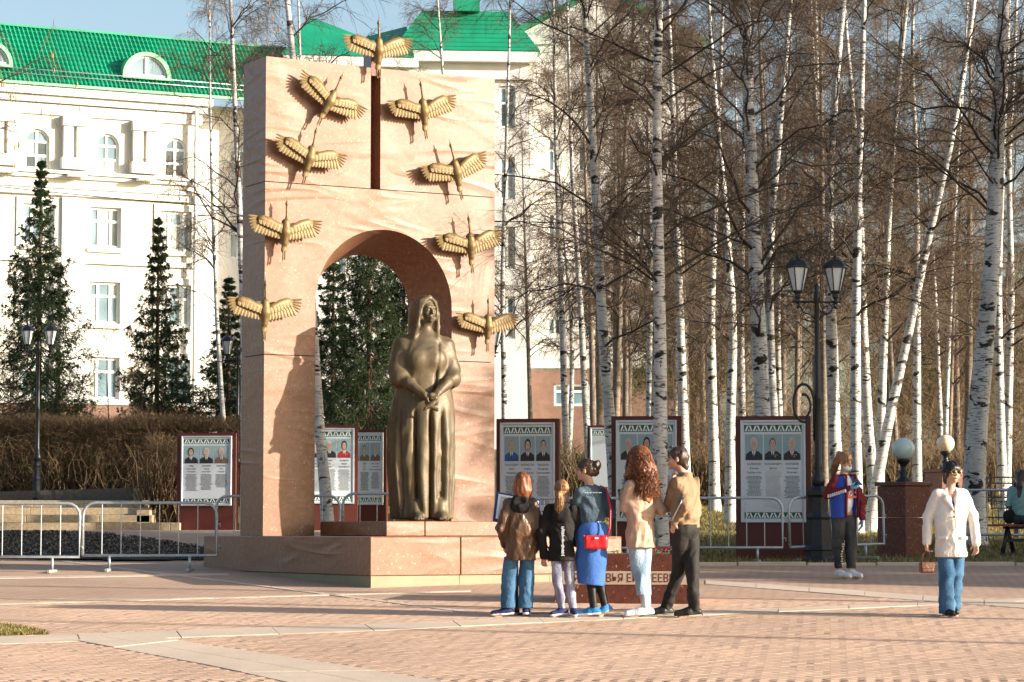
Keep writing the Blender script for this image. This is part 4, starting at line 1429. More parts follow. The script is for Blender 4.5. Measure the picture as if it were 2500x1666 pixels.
poster_stand(1288, 40.0, R(-7), .98, 2.12, 'maroon stand with a woman in blue as its first portrait', [
    (('ПАНАСЕВИЧ', 'Вера', 'Ивановна'), 'blue_print', FH, 'white_print', False), (('ВАЙНШТОК', 'Семён', 'Михайлович'), DS, DH, 'suit_print', False), (('ПЫСЕНОК', 'Владимир', 'Григорьевич'), DS, DH, 'suit_print', False)], 3)
poster_stand(505, 56.5, R(-6), 1.32, 2.12, 'maroon stand with three elderly portraits in front of the clipped hedge', [
    (('ЭРВЬЕ', 'Рауль-Юрий', 'Георгиевич'), DS, DH, 'suit_print', False), (('ПРОЗОРОВ', 'Георгий', 'Николаевич'), DS, GH, 'white_print', False), (('РЫНКОВОЙ', 'Иван', 'Иванович'), 'brown_print', GH, 'blue_print', False)], 4)
poster_stand(805, 52.0, R(8), 1.15, 2.12, 'maroon stand with portraits seen through the arch behind the thin birch', [
    (('ГЕТО', 'Евген', 'Артем'), DS, DH, 'suit_print', False), (('ЕНИН', 'ий', 'ович'), DS, GH, 'suit_print', False), (('ВОЛДИНА', 'Мария', 'Кузьминична'), 'red_print', DH, 'red_print', True)], 5)
poster_stand(891, 54.5, R(-8), .92, 2.12, 'narrower maroon stand with a fair haired woman seen through the arch beside the statue', [
    (('', '', ''), DS, DH, 'suit_print', False), (('ОВА', 'да', 'вна'), 'brown_print', DH, 'brown_print', False), (('ЧИСТОВА', 'Любовь', 'Александровна'), 'brown_print', FH, 'brown_print', False)], 6)
poster_stand(1487, 56.0, R(-6), .95, 1.98, 'maroon stand with a blank sunlit poster behind the other stands', [], 7, blank=True)

tp = NT('torn_clear_tape')
tp.fin(tp.ramp(tp.noise(tp.coord(), 14, 4, .6), [(.3, (.6, .63, .65)), (.7, (.78, .8, .8))]), .2)
tp.b.inputs['Alpha'].default_value = .55
PS1 = [o for o in bpy.data.objects if o.name.startswith('poster_stand')]
ps_ = [c_ for c_ in kids([o for o in PS1 if 'torn tape' in o.get('label', '')][0]) if c_.name.startswith('poster')][0]
m = MB(); flat(m, [(-.15, .78), (.12, .74), (.13, .95), (.10, 1.2), (.135, 1.33), (-.03, 1.35), (-.12, 1.30), (-.10, 1.0)], -.0262, 0); m.build('torn_tape', tp.m, ps_)
# ================================================================== crowd barriers
def make_barrier(L=1.86, Hb=.95):
    out = {}
    zb, rr = .22, .17
    pts = [(0, 0, zb), (0, 0, Hb - rr)] + [(rr - rr * math.cos(R(a)), 0, Hb - rr + rr * math.sin(R(a))) for a in (22, 45, 68, 90)]
    pts += [(L - rr + rr * math.sin(R(a)), 0, Hb - rr + rr * math.cos(R(a))) for a in (0, 22, 45, 68, 90)] + [(L, 0, zb), (0, 0, zb)]
    m = MB(); m.tube(pts, .021, 8); out['frame'] = m.mesh('frame')
    m = MB(); m.tube([(0, 0, zb), (0, 0, Hb - .02)], .008, 6, cap=False); out['bar'] = m.mesh('bar')
    m = MB(); m.tube([(0, 0, .03), (0, 0, zb - .01)], .02, 8); m.bbox(-.024, .024, -.28, .28, 0, .042, .006); out['foot'] = m.mesh('foot')
    m = MB(); m.tube([(0, 0, .36), (.045, 0, .36), (.045, 0, .31)], .009, 6); out['hook'] = m.mesh('hook')
    for me in out.values(): me.materials.append(M['galv'])
    return out, L
BAR, BL = make_barrier()
def barrier(label, p, rz, group='steel crowd barriers', lean=0.0, hook=True):
    root = empty('crowd_barrier', p, rz, label, 'barrier', group)
    root.rotation_euler = (lean, -math.atan(SLOPE * math.sin(rz)), rz)
    share('frame', BAR['frame'], root)
    n = 6
    for k in range(n): share('bar', BAR['bar'], root, (BL * (k + 1) / (n + 1), 0, 0))
    for t in (.2, .8): share('foot', BAR['foot'], root, (BL * t, 0, 0))
    if hook:
        share('hook', BAR['hook'], root, (BL, 0, 0)); share('hook', BAR['hook'], root, (BL, 0, .3))
    return root
barrier('sunlit steel crowd barrier in front of the granite stairs', at_depth(-132, 35.6), 0)
barrier('steel crowd barrier between the sunlit one and the plinth', at_depth(205, 35.9), 0)
barrier('steel crowd barrier running behind the left pillar of the arch', at_depth(530, 39.0), R(4))
barrier('steel crowd barrier seen through the arch beside the birch trunk', at_depth(838, 40.2), R(2))
barrier('steel crowd barrier behind the girls in brown and black', at_depth(1284, 38.0), 0)
barrier('steel crowd barrier in front of the stand beside the lamp post', at_depth(1602, 38.1), R(1))
barrier('steel crowd barrier angled back behind the girl with the phone', at_depth(1927, 38.2), R(34))
barrier('steel crowd barrier under the black iron fence behind the bench', at_depth(2290, 42.3), R(2))

# ================================================================== street lamps
def lamp_meshes():
    o = {}
    m = MB(); m.lathe([(.26, 0), (.26, .05), (.225, .09), (.225, .16), (.235, .18), (.195, .24), (.18, .62), (.19, .66), (.15, .74), (.15, .95), (.185, .99), (.185, 1.05), (.11, 1.12)], 8, smooth=False); o['base'] = m.mesh('base')
    m = MB(); m.lathe([(.085, 1.11), (.105, 1.2), (.085, 1.28), (.06, 1.34), (.075, 1.38), (.055, 1.45), (.05, 2.4), (.058, 2.43), (.044, 2.47), (.036, 3.86), (.05, 3.9), (.05, 4.0), (.03, 4.02), (.045, 4.08), (.02, 4.13)], 12); o['pole'] = m.mesh('pole')
    m = MB(); m.tube([(-.37, 0, 3.86), (.37, 0, 3.86)], .016, 8)
    for s in (-1, 1):
        pts = []
        for i in range(26):
            t = i / 25; a = R(90 + 430 * t); rr = .1 * (1 - .75 * t)
            pts.append((s * (.145 - rr * math.cos(a) * 1.0), 0, 3.75 + rr * math.sin(a)))
        m.tube(pts, .009, 6)
        m.tube([(s * .03, 0, 3.6), (s * .08, 0, 3.66), (s * .2, 0, 3.7), (s * .29, 0, 3.85)], .010, 6)
        m.ball((s * .285, 0, 3.78), .03, 8)
    o['arm'] = m.mesh('cross_arm')
    m = MB(); n = 6
    m.lathe([(.02, -.07), (.045, -.045), (.03, 0), (.05, .03), (.05, .08), (.075, .1), (.085, .125), (.07, .13)], n, smooth=False)
    for k in range(n):
        a = 2 * math.pi * k / n
        m.tube([(.08 * math.cos(a), .08 * math.sin(a), .12), (.165 * math.cos(a), .165 * math.sin(a), .47)], .011, 4, smooth=False)
    m.lathe([(.165, .46), (.19, .47), (.19, .49), (.155, .53), (.11, .575), (.055, .60), (.025, .61), (.03, .64), (.012, .66), (.005, .72)], n, smooth=False)
    o['lantern'] = m.mesh('lantern')
    m = MB(); m.lathe([(.072, .125), (.155, .465)], n, smooth=False); o['glass'] = m.mesh('lamp_glass')
    m = MB(); pts = []
    for i in range(40):
        t = i / 39; a = R(-80 + 560 * t); rr = .23 * (1 - .42 * t)
        pts.append((-.30 - rr * math.cos(a) * .62 * -1 * -1, 0, 2.25 + rr * math.sin(a) * 1.2))
    pts = [(-.05, 0, 1.8), (-.055, 0, 2.3)] + [(-.21 + .155 * math.cos(R(a)) * (1 if a < 360 else .62), 0, 2.35 + .28 * math.sin(R(a)) * (1 if a < 360 else .62)) for a in range(0, 300, 12)] + [(-.21 + .1 * math.cos(R(a)), 0, 2.31 + .17 * math.sin(R(a))) for a in range(300, 470, 12)]
    m.tube(pts, .021, 6); o['scroll'] = m.mesh('scroll_bracket')
    for k, me in o.items(): me.materials.append(M['lamp_glass'] if k == 'glass' else M['metal_black'])
    return o
LM = lamp_meshes()
def street_lamp(label, p, rz, sc=1.0, scroll=False, slim=False):
    root = empty('street_lamp', p, rz, label, 'street lamp', 'twin lantern street lamps')
    root.scale = (sc, sc, sc)
    b_ = share('base', LM['base'], root)
    if slim: b_.scale = (.6, .6, 1)
    share('pole', LM['pole'], root); share('cross_arm', LM['arm'], root)
    if scroll: share('scroll_bracket', LM['scroll'], root)
    for s in (-1, 1):
        l_ = share('lantern', LM['lantern'], root, (s * .285, 0, 3.9))
        share('lamp_glass', LM['glass'], l_)
    return root
street_lamp('tall black twin lantern lamp post with a scroll bracket beside the right stand', at_depth(1997, 38.3), R(6), 1.0, True)
street_lamp('black twin lantern lamp post in front of the big spruce', (xpx(92, 58), 58.0, 2.62), R(4), .90, False, True)
street_lamp('black lamp post half hidden behind the left pillar of the arch', (xpx(580, 63), 63.0, 2.62), R(-4), .93, False, True)
street_lamp('black lamp post behind the lowest crane on the right pillar', (xpx(1178, 58), 58.0, g(-.6, 58)), R(8), .98, True)

# ================================================================== inscription block with flowers
M['block'] = m_granite('polished_brown_granite', (.13, .045, .03), (.5, .3, .18), (.02, .012, .01), .2)
M['band'] = simple('beige_band', (.52, .40, .30), .5, .06, 6)
M['brown_ink'] = simple('brown_letters', (.12, .03, .02), .5, .1, 8)
pb = on_ground(1354, 1474)
blk = empty('inscription_block', pb, R(-7), 'low polished granite block with a lettered beige band and flowers on top', 'memorial block')
BW, BD, BH = 1.60, .95, .57
m = MB(); m.bbox(0, BW - .05, 0, BD, -.06, .215, .006); m.build('lower_stone', M['block'], blk)
m = MB(); m.bbox(0, BW - .05, 0, BD, .372, BH, .006); m.build('upper_stone', M['block'], blk)
m = MB(); m.bbox(-.004, BW - .05, -.004, BD, .217, .37, .003); m.build('lettered_band', M['band'], blk)
m = MB(); m.bbox(BW - .048, BW, -.002, .05, -.06, .40, .004); m.build('corner_strip', M['band'], blk)
m = MB(); m.box(BW - .05, BW, .052, BD, -.06, .215); m.box(BW - .05, BW, .052, BD, .372, BH - .004); m.build('end_slab', M['cloth'], blk)
m = MB(); m.box(BW - .05, BW + .003, .052, BD, .217, .37); eb = m.build('end_band', M['band'], blk)
text('ПРАСКОВЬЯ ЕРЕМЕЕВНА', .135, M['brown_ink'], blk, (.80, -.0055, .247), bold=.0012, sx=.79)
text('ЕТ', .12, M['brown_ink'], blk, (BW + .0045, .6, .25), (R(90), 0, R(90)), bold=.001)
M['petal_red'] = simple('carnation_red', (.5, .008, .012), .6, .4, 60)
M['petal_white'] = simple('petal_white', (.75, .70, .55), .6, .1, 40)
M['petal_yellow'] = simple('petal_yellow', (.72, .55, .1), .6, .2, 40)
M['stem'] = simple('flower_stem', (.05, .13, .03), .6, .3, 20)
def flower_mesh(mat):
    m = MB(); m.tube([(0, 0, .012), (.1, .01, .02), (.22, 0, .014)], .004, 5, 1)
    m.tube([(-.012, 0, .022), (.015, 0, .017)], [.012, .006], 6, 1)
    r_ = random.Random(3)
    for k in range(22):
        a, e = r_.uniform(0, 6.28), r_.uniform(-.6, 1.4)
        d = Vector((-math.cos(e) * .6, math.cos(e) * math.sin(a) * .9, math.cos(e) * math.cos(a) * .9)) * .03
        c = Vector((-.02, 0, .028)); s = Vector((r_.uniform(-1, 1), r_.uniform(-1, 1), r_.uniform(-1, 1))).normalized() * .012
        m.add([c, c + d - s, c + d * 1.15, c + d + s], [(0, 1, 2, 3)], 0)
    lf = [(.12, .0, .02), (.15, .02, .03), (.19, .03, .022), (.15, .012, .022)]
    m.add(lf, [(0, 1, 2, 3)], 1)
    me = m.mesh('flower'); me.materials.append(mat); me.materials.append(M['stem'])
    return me
FL = {'red': flower_mesh(M['petal_red']), 'white': flower_mesh(M['petal_white']), 'yellow': flower_mesh(M['petal_yellow'])}
inv = Matrix.Rotation(R(-7), 4, 'Z')
r_ = random.Random(5)
spots = [('red', 1.02 + .037 * k, .1 + .09 * (k % 4) + r_.uniform(-.03, .03), r_.uniform(-60, 60)) for k in range(13)] + [('white', .2 + .12 * k, .08 + .06 * (k % 3), r_.uniform(-40, 200)) for k in range(6)] + [('yellow', 1.43, .12, 80), ('yellow', 1.40, .2, 140)]
for k, (c, x, y, a) in enumerate(spots):
    w = blk.matrix_basis @ Vector((x, y, BH + .001 + (.012 * (k % 3) if c == 'red' else 0)))
    w = Vector(pb) + inv.to_3x3() @ Vector((x, y, BH + .001 + (.012 * (k % 3) if c == 'red' else 0)))
    o = share('carnation', FL[c], None, w, (0, 0, R(a)))
    tag(o, {'red': 'red carnation lying on the granite inscription block', 'white': 'cream flower lying along the inscription block', 'yellow': 'yellow flower at the end of the inscription block'}[c], 'flower', {'red': 'red flowers on the block', 'white': 'cream flowers on the block', 'yellow': 'yellow flowers on the block'}[c])

# information panel on a floor stand
M['panel_blue'] = simple('panel_blue_edge', (.02, .035, .12), .4, .2, 10)
M['panel_print'] = simple('panel_print', (.45, .55, .7), .3, .35, 9)
ip = on_ground(1262, 1500)
inf = empty('information_stand', ip, R(8), 'black floor stand carrying a tilted blue edged information panel', 'sign stand')
m = MB(); m.tube([(0, 0, .02), (0, 0, 1.0)], .016, 8); m.build('pole', M['metal_black'], inf)
m = MB(); m.bbox(-.02, .42, -.03, .03, .0, .02, .004); m.bbox(-.03, .03, -.25, .2, .001, .021, .004); m.lathe([(.03, .02), (.03, .07), (.018, .08)], 10); m.build('base', M['metal_black'], inf)
pnl = empty('panel_mount', (0, .0, 1.12), 0, parent=inf)
bpy.data.objects.remove(pnl)
m = MB(); m.bbox(-.25, .25, -.02, .02, -.17, .17, .006); pn = m.build('panel', M['panel_blue'], inf, (0, 0, 1.12), (R(-20), R(10), 0))
m = MB(); m.box(-.225, .225, -.024, -.021, -.145, .145); m.build('panel_sheet', M['white_print'], pn)
m = MB(); m.box(-.20, -.13, -.027, -.0245, -.12, .12); m.build('text_column', M['grey_print'], pn)
m = MB(); m.box(-.11, .19, -.027, -.0245, -.10, .12); m.build('picture', M['panel_print'], pn)

# ================================================================== globe lamps, iron fence, bench
M['globe'] = simple('opal_globe', (.55, .66, .63), .12, .03, 2, 0, 20, 0, .6)
M['globe_w'] = simple('opal_globe_warm', (.70, .60, .42), .12, .03, 2, 0, 20, 0, .6)
def globe_pier(label, u, Y, rz, w, hh, gr_, gm, gname):
    p = at_depth(u, Y)
    root = empty('globe_lamp_pier', p, rz, label, 'lamp pier', 'granite piers with globe lamps')
    for a, b_ in ((-.2, hh * .52), (hh * .525, hh - .065)):
        m = MB(); m.bbox(-w / 2, w / 2, -w / 2, w / 2, a, b_, .006); m.build('pier_stone', M['granite'], root)
    m = MB(); m.bbox(-w / 2 - .03, w / 2 + .03, -w / 2 - .03, w / 2 + .03, hh - .063, hh, .01); m.build('cap_stone', M['granite'], root)
    m = MB(); m.lathe([(.12, 0), (.13, .03), (.075, .06), (.055, .1), (.085, .15), (.05, .19), (.045, .25), (.09, .30), (.115, .34), (.1, .36)], 16); m.build('lamp_foot', M['metal_black'], root, (0, 0, hh))
    m = MB(); m.ball((0, 0, hh + .33 + gr_), gr_, 24); m.build('globe', gm, root)
globe_pier('granite pier carrying a pale blue globe lamp behind the white blazer', 2205, 39.9, R(40), .58, 1.14, .178, M['globe'], '')
globe_pier('granite pier with a warm globe lamp farther back by the big birch', 2308, 51.0, R(25), .6, 1.12, .178, M['globe_w'], '')

def fence_run(label, u0, Y, rz, n, dz=0.0):
    p = at_depth(u0, Y)
    root = empty('iron_fence', (p.x, p.y, p.z + dz), rz, label, 'fence', 'black iron fences by the grove')
    PWd = 1.05
    pm = MB(); pm.bbox(-.035, .035, -.035, .035, -.1, .9, .006); pm.ball((0, 0, .94), (.045, .045, .055), 8); pme = pm.mesh('post'); pme.materials.append(M['metal_black'])
    rm = MB(); rm.bbox(.036, PWd - .036, -.014, .014, -.014, .014, .004); rme = rm.mesh('rail'); rme.materials.append(M['metal_black'])
    bm_ = MB(); bm_.tube([(0, 0, .2), (0, 0, .84)], .007, 5); bme_ = bm_.mesh('baluster'); bme_.materials.append(M['metal_black'])
    cm = MB(); cm.tube([(.07 * math.cos(R(a)), 0, .07 * math.sin(R(a))) for a in range(0, 361, 24)], .007, 5, cap=False); cme = cm.mesh('ring'); cme.materials.append(M['metal_black'])
    dm_ = MB(); dm_.ball((0, 0, 0), (.07, .02, .095), 12); dme = dm_.mesh('medallion'); dme.materials.append(M['bronze_bird'])
    for k in range(n):
        x = k * PWd
        share('post', pme, root, (x, 0, 0))
        if k == n - 1: break
        for z in (.22, .84, .36, .72): share('rail', rme, root, (x, 0, z))
        for j in range(9):
            if j == 4: continue
            share('baluster', bme_, root, (x + PWd * (j + 1) / 10, 0, 0))
        for j in range(5):
            if j != 2: share('ring', cme, root, (x + PWd * (j + .5) / 5, 0, .54))
            share('ring', cme, root, (x + PWd * (j + .5) / 5, 0, .78)).scale = (.8, 1, .8)
        share('medallion', dme, root, (x + PWd / 2, -.02, .54))
fence_run('black iron fence with gold medallions behind the bench', 2335, 46.0, R(2), 4)
fence_run('second black iron fence line farther back by the big birch', 2368, 52.0, R(0), 4, .1)

M['bench_red'] = simple('red_bench_plank', (.22, .035, .025), .5, .2, 20)
bq = at_depth(2415, 40.3)
ben = empty('park_bench', bq, R(2), 'backless park bench with red plank seat and black trestle legs', 'bench')
for k in range(3):
    m = MB(); m.bbox(0, 1.5, -.16 + .125 * k, -.16 + .125 * k + .115, .44, .475, .006); m.build('seat_plank', M['bench_red'], ben)
for x in (.28, 1.2):
    for s in (-1, 1):
        m = MB(); m.tube([(x - .02 if s < 0 else x + .0, .02 + s * .04, .43), (x + s * .13, .02 + s * .16, 0)], [.03, .035], 6); m.build('leg', M['metal_black'], ben)
m = MB(); m.bbox(.2, 1.3, .0, .04, .2, .25, .005); m.bbox(.2, 1.28, .001, .038, .40, .438, .005); m.build('stretcher', M['metal_black'], ben)

# overhead cable from the building corner towards the grove
pts = []
A_, B_ = pix(-300, 420, 70), pix(2750, 520, 62)
for i in range(41):
    t = i / 40
    p = A_.lerp(B_, t); p.z -= 3.0 * t * (1 - t)
    pts.append(p)
m = MB(); m.tube(pts, .013, 5); tag(m.build('overhead_cable', M['wire']), 'thin black cable strung across above the lawn behind the arch', 'cable')
# ================================================================== people
def m_cloth(name, c, rough=.8, var=.18, scale=9, bump=.25, bscale=220, sheen=.0, spec=.25, weave=True):
    t = NT(name)
    v = t.coord()
    c = np.array(c, float)
    col = t.ramp(t.noise(v, scale, 4, .6), [(.3, tuple(c * (1 - var))), (.7, tuple(np.clip(c * (1 + var), 0, 1)))])
    wr_ = t.ramp(t.noise(t.coord((1, 1, .7)), 13, 2, .5, 1.6), [(.38, 0.0), (.5, 1.0), (.62, 0.0)])
    nb_ = t.bump(wr_, .25, .007)
    t.bump(t.noise(v, bscale, 2, .6), bump, .003, nb_)
    return t.fin(col, rough, 0, spec)
def m_denim(name, dark, light):
    t = NT(name)
    f = t.noise(t.coord((1, 1, .45)), 6, 4, .6)
    col = t.ramp(f, [(.35, dark), (.68, light)])
    w = t.ramp(t.noise(t.coord((1, 1, .3)), 120, 2, .5), [(.3, (.82, .82, .85)), (.7, (1.1, 1.1, 1.08))])
    col = t.mix(.8, col, w, 'MULTIPLY')
    wr_ = t.ramp(t.noise(t.coord((1, 1, 1.2)), 11, 2, .5, 1.6), [(.38, 0.0), (.5, 1.0), (.62, 0.0)])
    nb_ = t.bump(wr_, .35, .007)
    t.bump(t.noise(t.coord(), 240, 2, .6), .3, .003, nb_)
    return t.fin(col, .85, 0, .2)
def m_hair(name, a, b_, sc=(60, 60, 5)):
    t = NT(name)
    col = t.ramp(t.noise(t.coord(sc), 1.0, 3, .6, .6), [(.3, a), (.72, b_)])
    t.bump(t.noise(t.coord(sc), 1.6, 3, .6, .5), .7, .006)
    return t.fin(col, .42, 0, .5)
M['skin'] = simple('skin', (.50, .29, .205), .5, .1, 9, .08, 160, 0, .4)
M['auburn'] = m_hair('auburn_hair', (.075, .022, .008), (.30, .09, .025))
M['fair'] = m_hair('dark_blond_hair', (.12, .055, .02), (.42, .22, .08))
M['brunette'] = m_hair('dark_brown_hair', (.012, .007, .005), (.07, .032, .016))
M['ginger'] = m_hair('curly_auburn_hair', (.06, .02, .008), (.30, .10, .03), (45, 45, 40))
M['black_hair'] = m_hair('black_hair', (.004, .004, .005), (.025, .022, .022))
M['lips'] = simple('lips', (.33, .10, .09), .45, .1, 10)
M['eye'] = simple('dark_eye', (.02, .015, .012), .2, .1, 10)
M['sole_white'] = simple('white_rubber', (.68, .68, .66), .6, .06, 20)
M['jeans'] = m_denim('blue_denim', (.03, .085, .165), (.085, .19, .31))
M['jeans_light'] = m_denim('washed_denim', (.17, .25, .34), (.36, .44, .51))
M['jeans_acid'] = m_denim('acid_wash_denim', (.16, .165, .24), (.40, .40, .46))
M['jeans_dark'] = m_denim('charcoal_denim', (.028, .03, .034), (.075, .078, .082))
M['denim_jkt'] = m_denim('denim_jacket', (.03, .052, .08), (.10, .145, .17))
M['brown_coat'] = m_cloth('brown_coat', (.085, .038, .016), .45, .2, 6, .12, 150, 0, .5)
M['black_cloth'] = m_cloth('black_cotton', (.014, .012, .012), .85, .3, 12)
M['black_tr'] = m_cloth('black_trousers', (.020, .018, .016), .75, .3, 12)
M['blue_skirt'] = m_cloth('blue_skirt', (.04, .12, .37), .7, .1, 6)
M['white_top'] = m_cloth('white_cotton', (.62, .64, .68), .8, .05, 6)
M['tights'] = m_cloth('black_tights', (.012, .010, .010), .5, .3, 12, .05)
M['trench'] = m_cloth('beige_coat', (.46, .31, .22), .75, .08, 5)
M['tan_jkt'] = m_cloth('tan_jacket', (.25, .168, .098), .7, .1, 5)
M['mint'] = m_cloth('mint_jacket', (.22, .36, .34), .8, .1, 5)
M['blazer'] = m_cloth('white_blazer', (.72, .67, .62), .75, .04, 4)
M['navy'] = m_cloth('navy_canvas', (.016, .022, .085), .75, .2, 14)
M['blue_shoe'] = m_cloth('bright_blue_mesh', (.02, .17, .42), .7, .25, 40)
M['white_shoe'] = m_cloth('white_leather', (.66, .68, .70), .45, .05, 10)
M['black_shoe'] = m_cloth('black_leather', (.012, .012, .013), .4, .3, 10)
M['red_bag'] = m_cloth('red_leatherette', (.52, .012, .018), .38, .12, 10, .3, 120, 0, .5)
M['brown_bag'] = m_cloth('brown_leather', (.14, .05, .028), .4, .2, 10, .2, 90, 0, .5)
M['maroon'] = m_cloth('maroon_sleeve', (.13, .012, .022), .75, .15, 8)
M['royal'] = m_cloth('royal_blue_nylon', (.022, .065, .38), .5, .12, 8)
M['mask'] = m_cloth('white_mask', (.66, .70, .74), .8, .04, 10)
M['glove'] = m_cloth('blue_glove', (.09, .34, .55), .45, .1, 12)
M['cup_green'] = simple('dark_green_cup', (.012, .09, .035), .5, .15, 12)
M['lens'] = simple('sunglass_lens', (.015, .015, .02), .08, .1, 5, 0, 10, 0, .8)
M['gold'] = simple('gold_frame', (.6, .42, .16), .3, .1, 5, 0, 10, .8)

class Person:
    def __init__(self, label, u, Y, H, phi, head_phi, head_xy=(0, 0), hip=(0, 0, None), group=None, pitch=0.0, lean=(0, 0), sh_z=None, neck_f=.03):
        p = at_depth(u, Y)
        self.root = empty('person', p, 0, label, 'person', group)
        self.H = H; s = self.s = H / 1.72
        self.bas(phi)
        self.hp = np.array([hip[0], hip[1], hip[2] if hip[2] else .53 * H])
        self.shz = sh_z or .79 * H
        self.lean = np.array([lean[0], lean[1], 0])
        self.sh = {k: np.array([self.hp[0] + self.lean[0], self.hp[1] + self.lean[1], 0]) + self.r * (k * .148 * s) + np.array([0, 0, self.shz]) for k in (-1, 1)}
        self.hip = {k: self.hp + self.r * (k * .088 * s) for k in (-1, 1)}
        self.nk = (self.sh[-1] + self.sh[1]) / 2 + np.array([0, 0, .06 * s])
        self.hphi = head_phi
        fr_ = np.array([math.sin(head_phi), -math.cos(head_phi), 0])
        self.hd = self.nk + np.array([head_xy[0], head_xy[1], 0]) + fr_ * neck_f * s + np.array([0, 0, H - self.nk[2] - .118 * s])
        self.pitch = pitch
    def bas(self, phi):
        self.phi = phi
        self.r = np.array([math.cos(phi), math.sin(phi), 0]); self.f = np.array([math.sin(phi), -math.cos(phi), 0])
        self.B = np.stack([self.r, self.f, np.array([0, 0, 1.])], 1)
    def hb(self):
        c, s = math.cos(self.hphi), math.sin(self.hphi)
        r, f, u = np.array([c, s, 0]), np.array([s, -c, 0]), np.array([0, 0, 1.])
        cp, sp = math.cos(self.pitch), math.sin(self.pitch)
        f2 = f * cp - u * sp; u2 = u * cp + f * sp
        return r, f2, u2
    def h(self, a, b_, c):                         # head-local point (right, forward, up) in head units
        r, f, u = self.hb(); s = self.s
        return self.hd + (r * a + f * b_ + u * c) * s
    def sd(self, h=.011, lo=None, hi=None):
        return SDF(lo if lo is not None else (-.62, -.55, -.02), hi if hi is not None else (.62, .6, self.H + .08), h)
    def legs(self, knee, ankle, toe):
        self.kn = {k: np.array(knee[k], float) for k in knee}; self.an = {k: np.array(ankle[k], float) for k in ankle}
        self.toe = {k: np.array(toe[k], float) for k in toe}
    def arms(self, elbow, wrist):
        self.el = {k: np.array(elbow[k], float) for k in elbow}; self.wr = {k: np.array(wrist[k], float) for k in wrist}
    def hand(self, S, k, d, n, curl=.5, size=1.0, grip=False):
        s = self.s * size
        w = self.wr[k]; d = np.array(d, float); d /= np.linalg.norm(d); n = np.array(n, float); n -= d * (n @ d); n /= np.linalg.norm(n)
        side = np.cross(d, n)
        S.chain([w, w + d * .045 * s, w + d * .085 * s], [.026 * s, .030 * s, .031 * s], .012, 'add', (n, .6))
        for i in range(4):
            o = side * (.033 - .022 * i) * s
            L = (.075, .082, .076, .06)[i] * s
            b0 = w + d * .085 * s + o * .9
            a1 = curl * .9; a2 = curl * 1.9
            p1 = b0 + (d * math.cos(a1) + n * math.sin(a1)) * L * .5
            p2 = p1 + (d * math.cos(a2) + n * math.sin(a2)) * L * .5
            S.chain([b0, p1, p2], [.0098 * s, .0092 * s, .0075 * s], .004)
        t0 = w + d * .03 * s + side * .028 * s
        t1 = t0 + (side * .7 + d * .6 + n * .35) * .038 * s
        S.chain([t0, t1, t1 + (d * .85 + n * .5) * .034 * s], [.015 * s, .0115 * s, .0088 * s], .008)
        return w + d * .09 * s
    def body(self, hands, face=True):
        S = self.sd(.0085)
        s = self.s
        for k in (-1, 1):
            S.chain([self.hip[k], self.kn[k], self.an[k]], [.058 * s, .042 * s, .033 * s], .03)
            S.chain([self.an[k], self.an[k] + (self.toe[k] - self.an[k]) * .9 + np.array([0, 0, -.035 * s])], [.036 * s, .028 * s], .02)
            S.chain([self.sh[k], self.el[k], self.wr[k]], [.032 * s, .027 * s, .023 * s], .02)
        mid = (self.hp + (self.sh[-1] + self.sh[1]) / 2) / 2
        S.ell(self.hp + [0, 0, .03], (.115 * s, .08 * s, .12 * s), .05, 'add', self.B)
        S.ell(mid, (.09 * s, .065 * s, .17 * s), .06, 'add', self.B)
        S.ell(mid + [0, 0, .17 * s], (.105 * s, .068 * s, .13 * s), .06, 'add', self.B)
        S.cone(self.sh[-1] + [0, 0, -.02], self.sh[1] + [0, 0, -.02], .03 * s, .03 * s, .03)
        S.cone(self.nk + [0, 0, -.05 * s], self.h(0, -.02, -.05), .053 * s, .047 * s, .03)
        r, f, u = self.hb(); HB_ = np.stack([r, f, u], 1)
        S.ell(self.h(0, -.012, .018), np.array((.073, .092, .098)) * s, .01, 'add', HB_)
        S.ell(self.h(0, .022, -.045), np.array((.055, .062, .066)) * s, .03, 'add', HB_)
        S.ell(self.h(0, .070, -.093), np.array((.022, .016, .018)) * s, .015, 'add', HB_)
        S.chain([self.h(0, .078, .022), self.h(0, .094, -.004), self.h(0, .103, -.022)], [.0085 * s, .0105 * s, .0135 * s], .008)
        for k in (-1, 1):
            S.ell(self.h(k * .031, .088, .012), np.array((.018, .013, .011)) * s, .01, 'sub', HB_)
            S.ell(self.h(k * .043, .060, -.03), np.array((.02, .018, .02)) * s, .02, 'add', HB_)
            S.ell(self.h(k * .074, -.008, -.008), np.array((.010, .019, .031)) * s, .006, 'add', HB_)
        S.ell(self.h(0, .083, -.057), np.array((.022, .011, .009)) * s, .006, 'add', HB_)
        for k, (d, n, c) in hands.items(): self.hand(S, k, d, n, c)
        self.bm = S.build('body', M['skin'], self.root)
        if face:
            for k in (-1, 1):
                m = MB(); c = self.h(k * .031, .0785, .012); m.ball(tuple(c), .0085 * s, 8); m.build('eye', M['eye'], self.root)
                m = MB(); m.tube([tuple(self.h(k * .014, .087, .034)), tuple(self.h(k * .034, .083, .039)), tuple(self.h(k * .053, .068, .032))], .0036 * s, 5); m.build('eyebrow', M['brunette'], self.root)
            m = MB(); m.ball((0, 0, 0), 1, 10); lp = m.build('lips', M['lips'], self.root)
            lp.matrix_local = Matrix.Translation(Vector(self.h(0, .086, -.057))) @ Matrix(np.block([[HB_ @ np.diag([.021 * s, .0095 * s, .008 * s]), np.zeros((3, 1))], [np.zeros((1, 3)), np.ones((1, 1))]]).tolist())
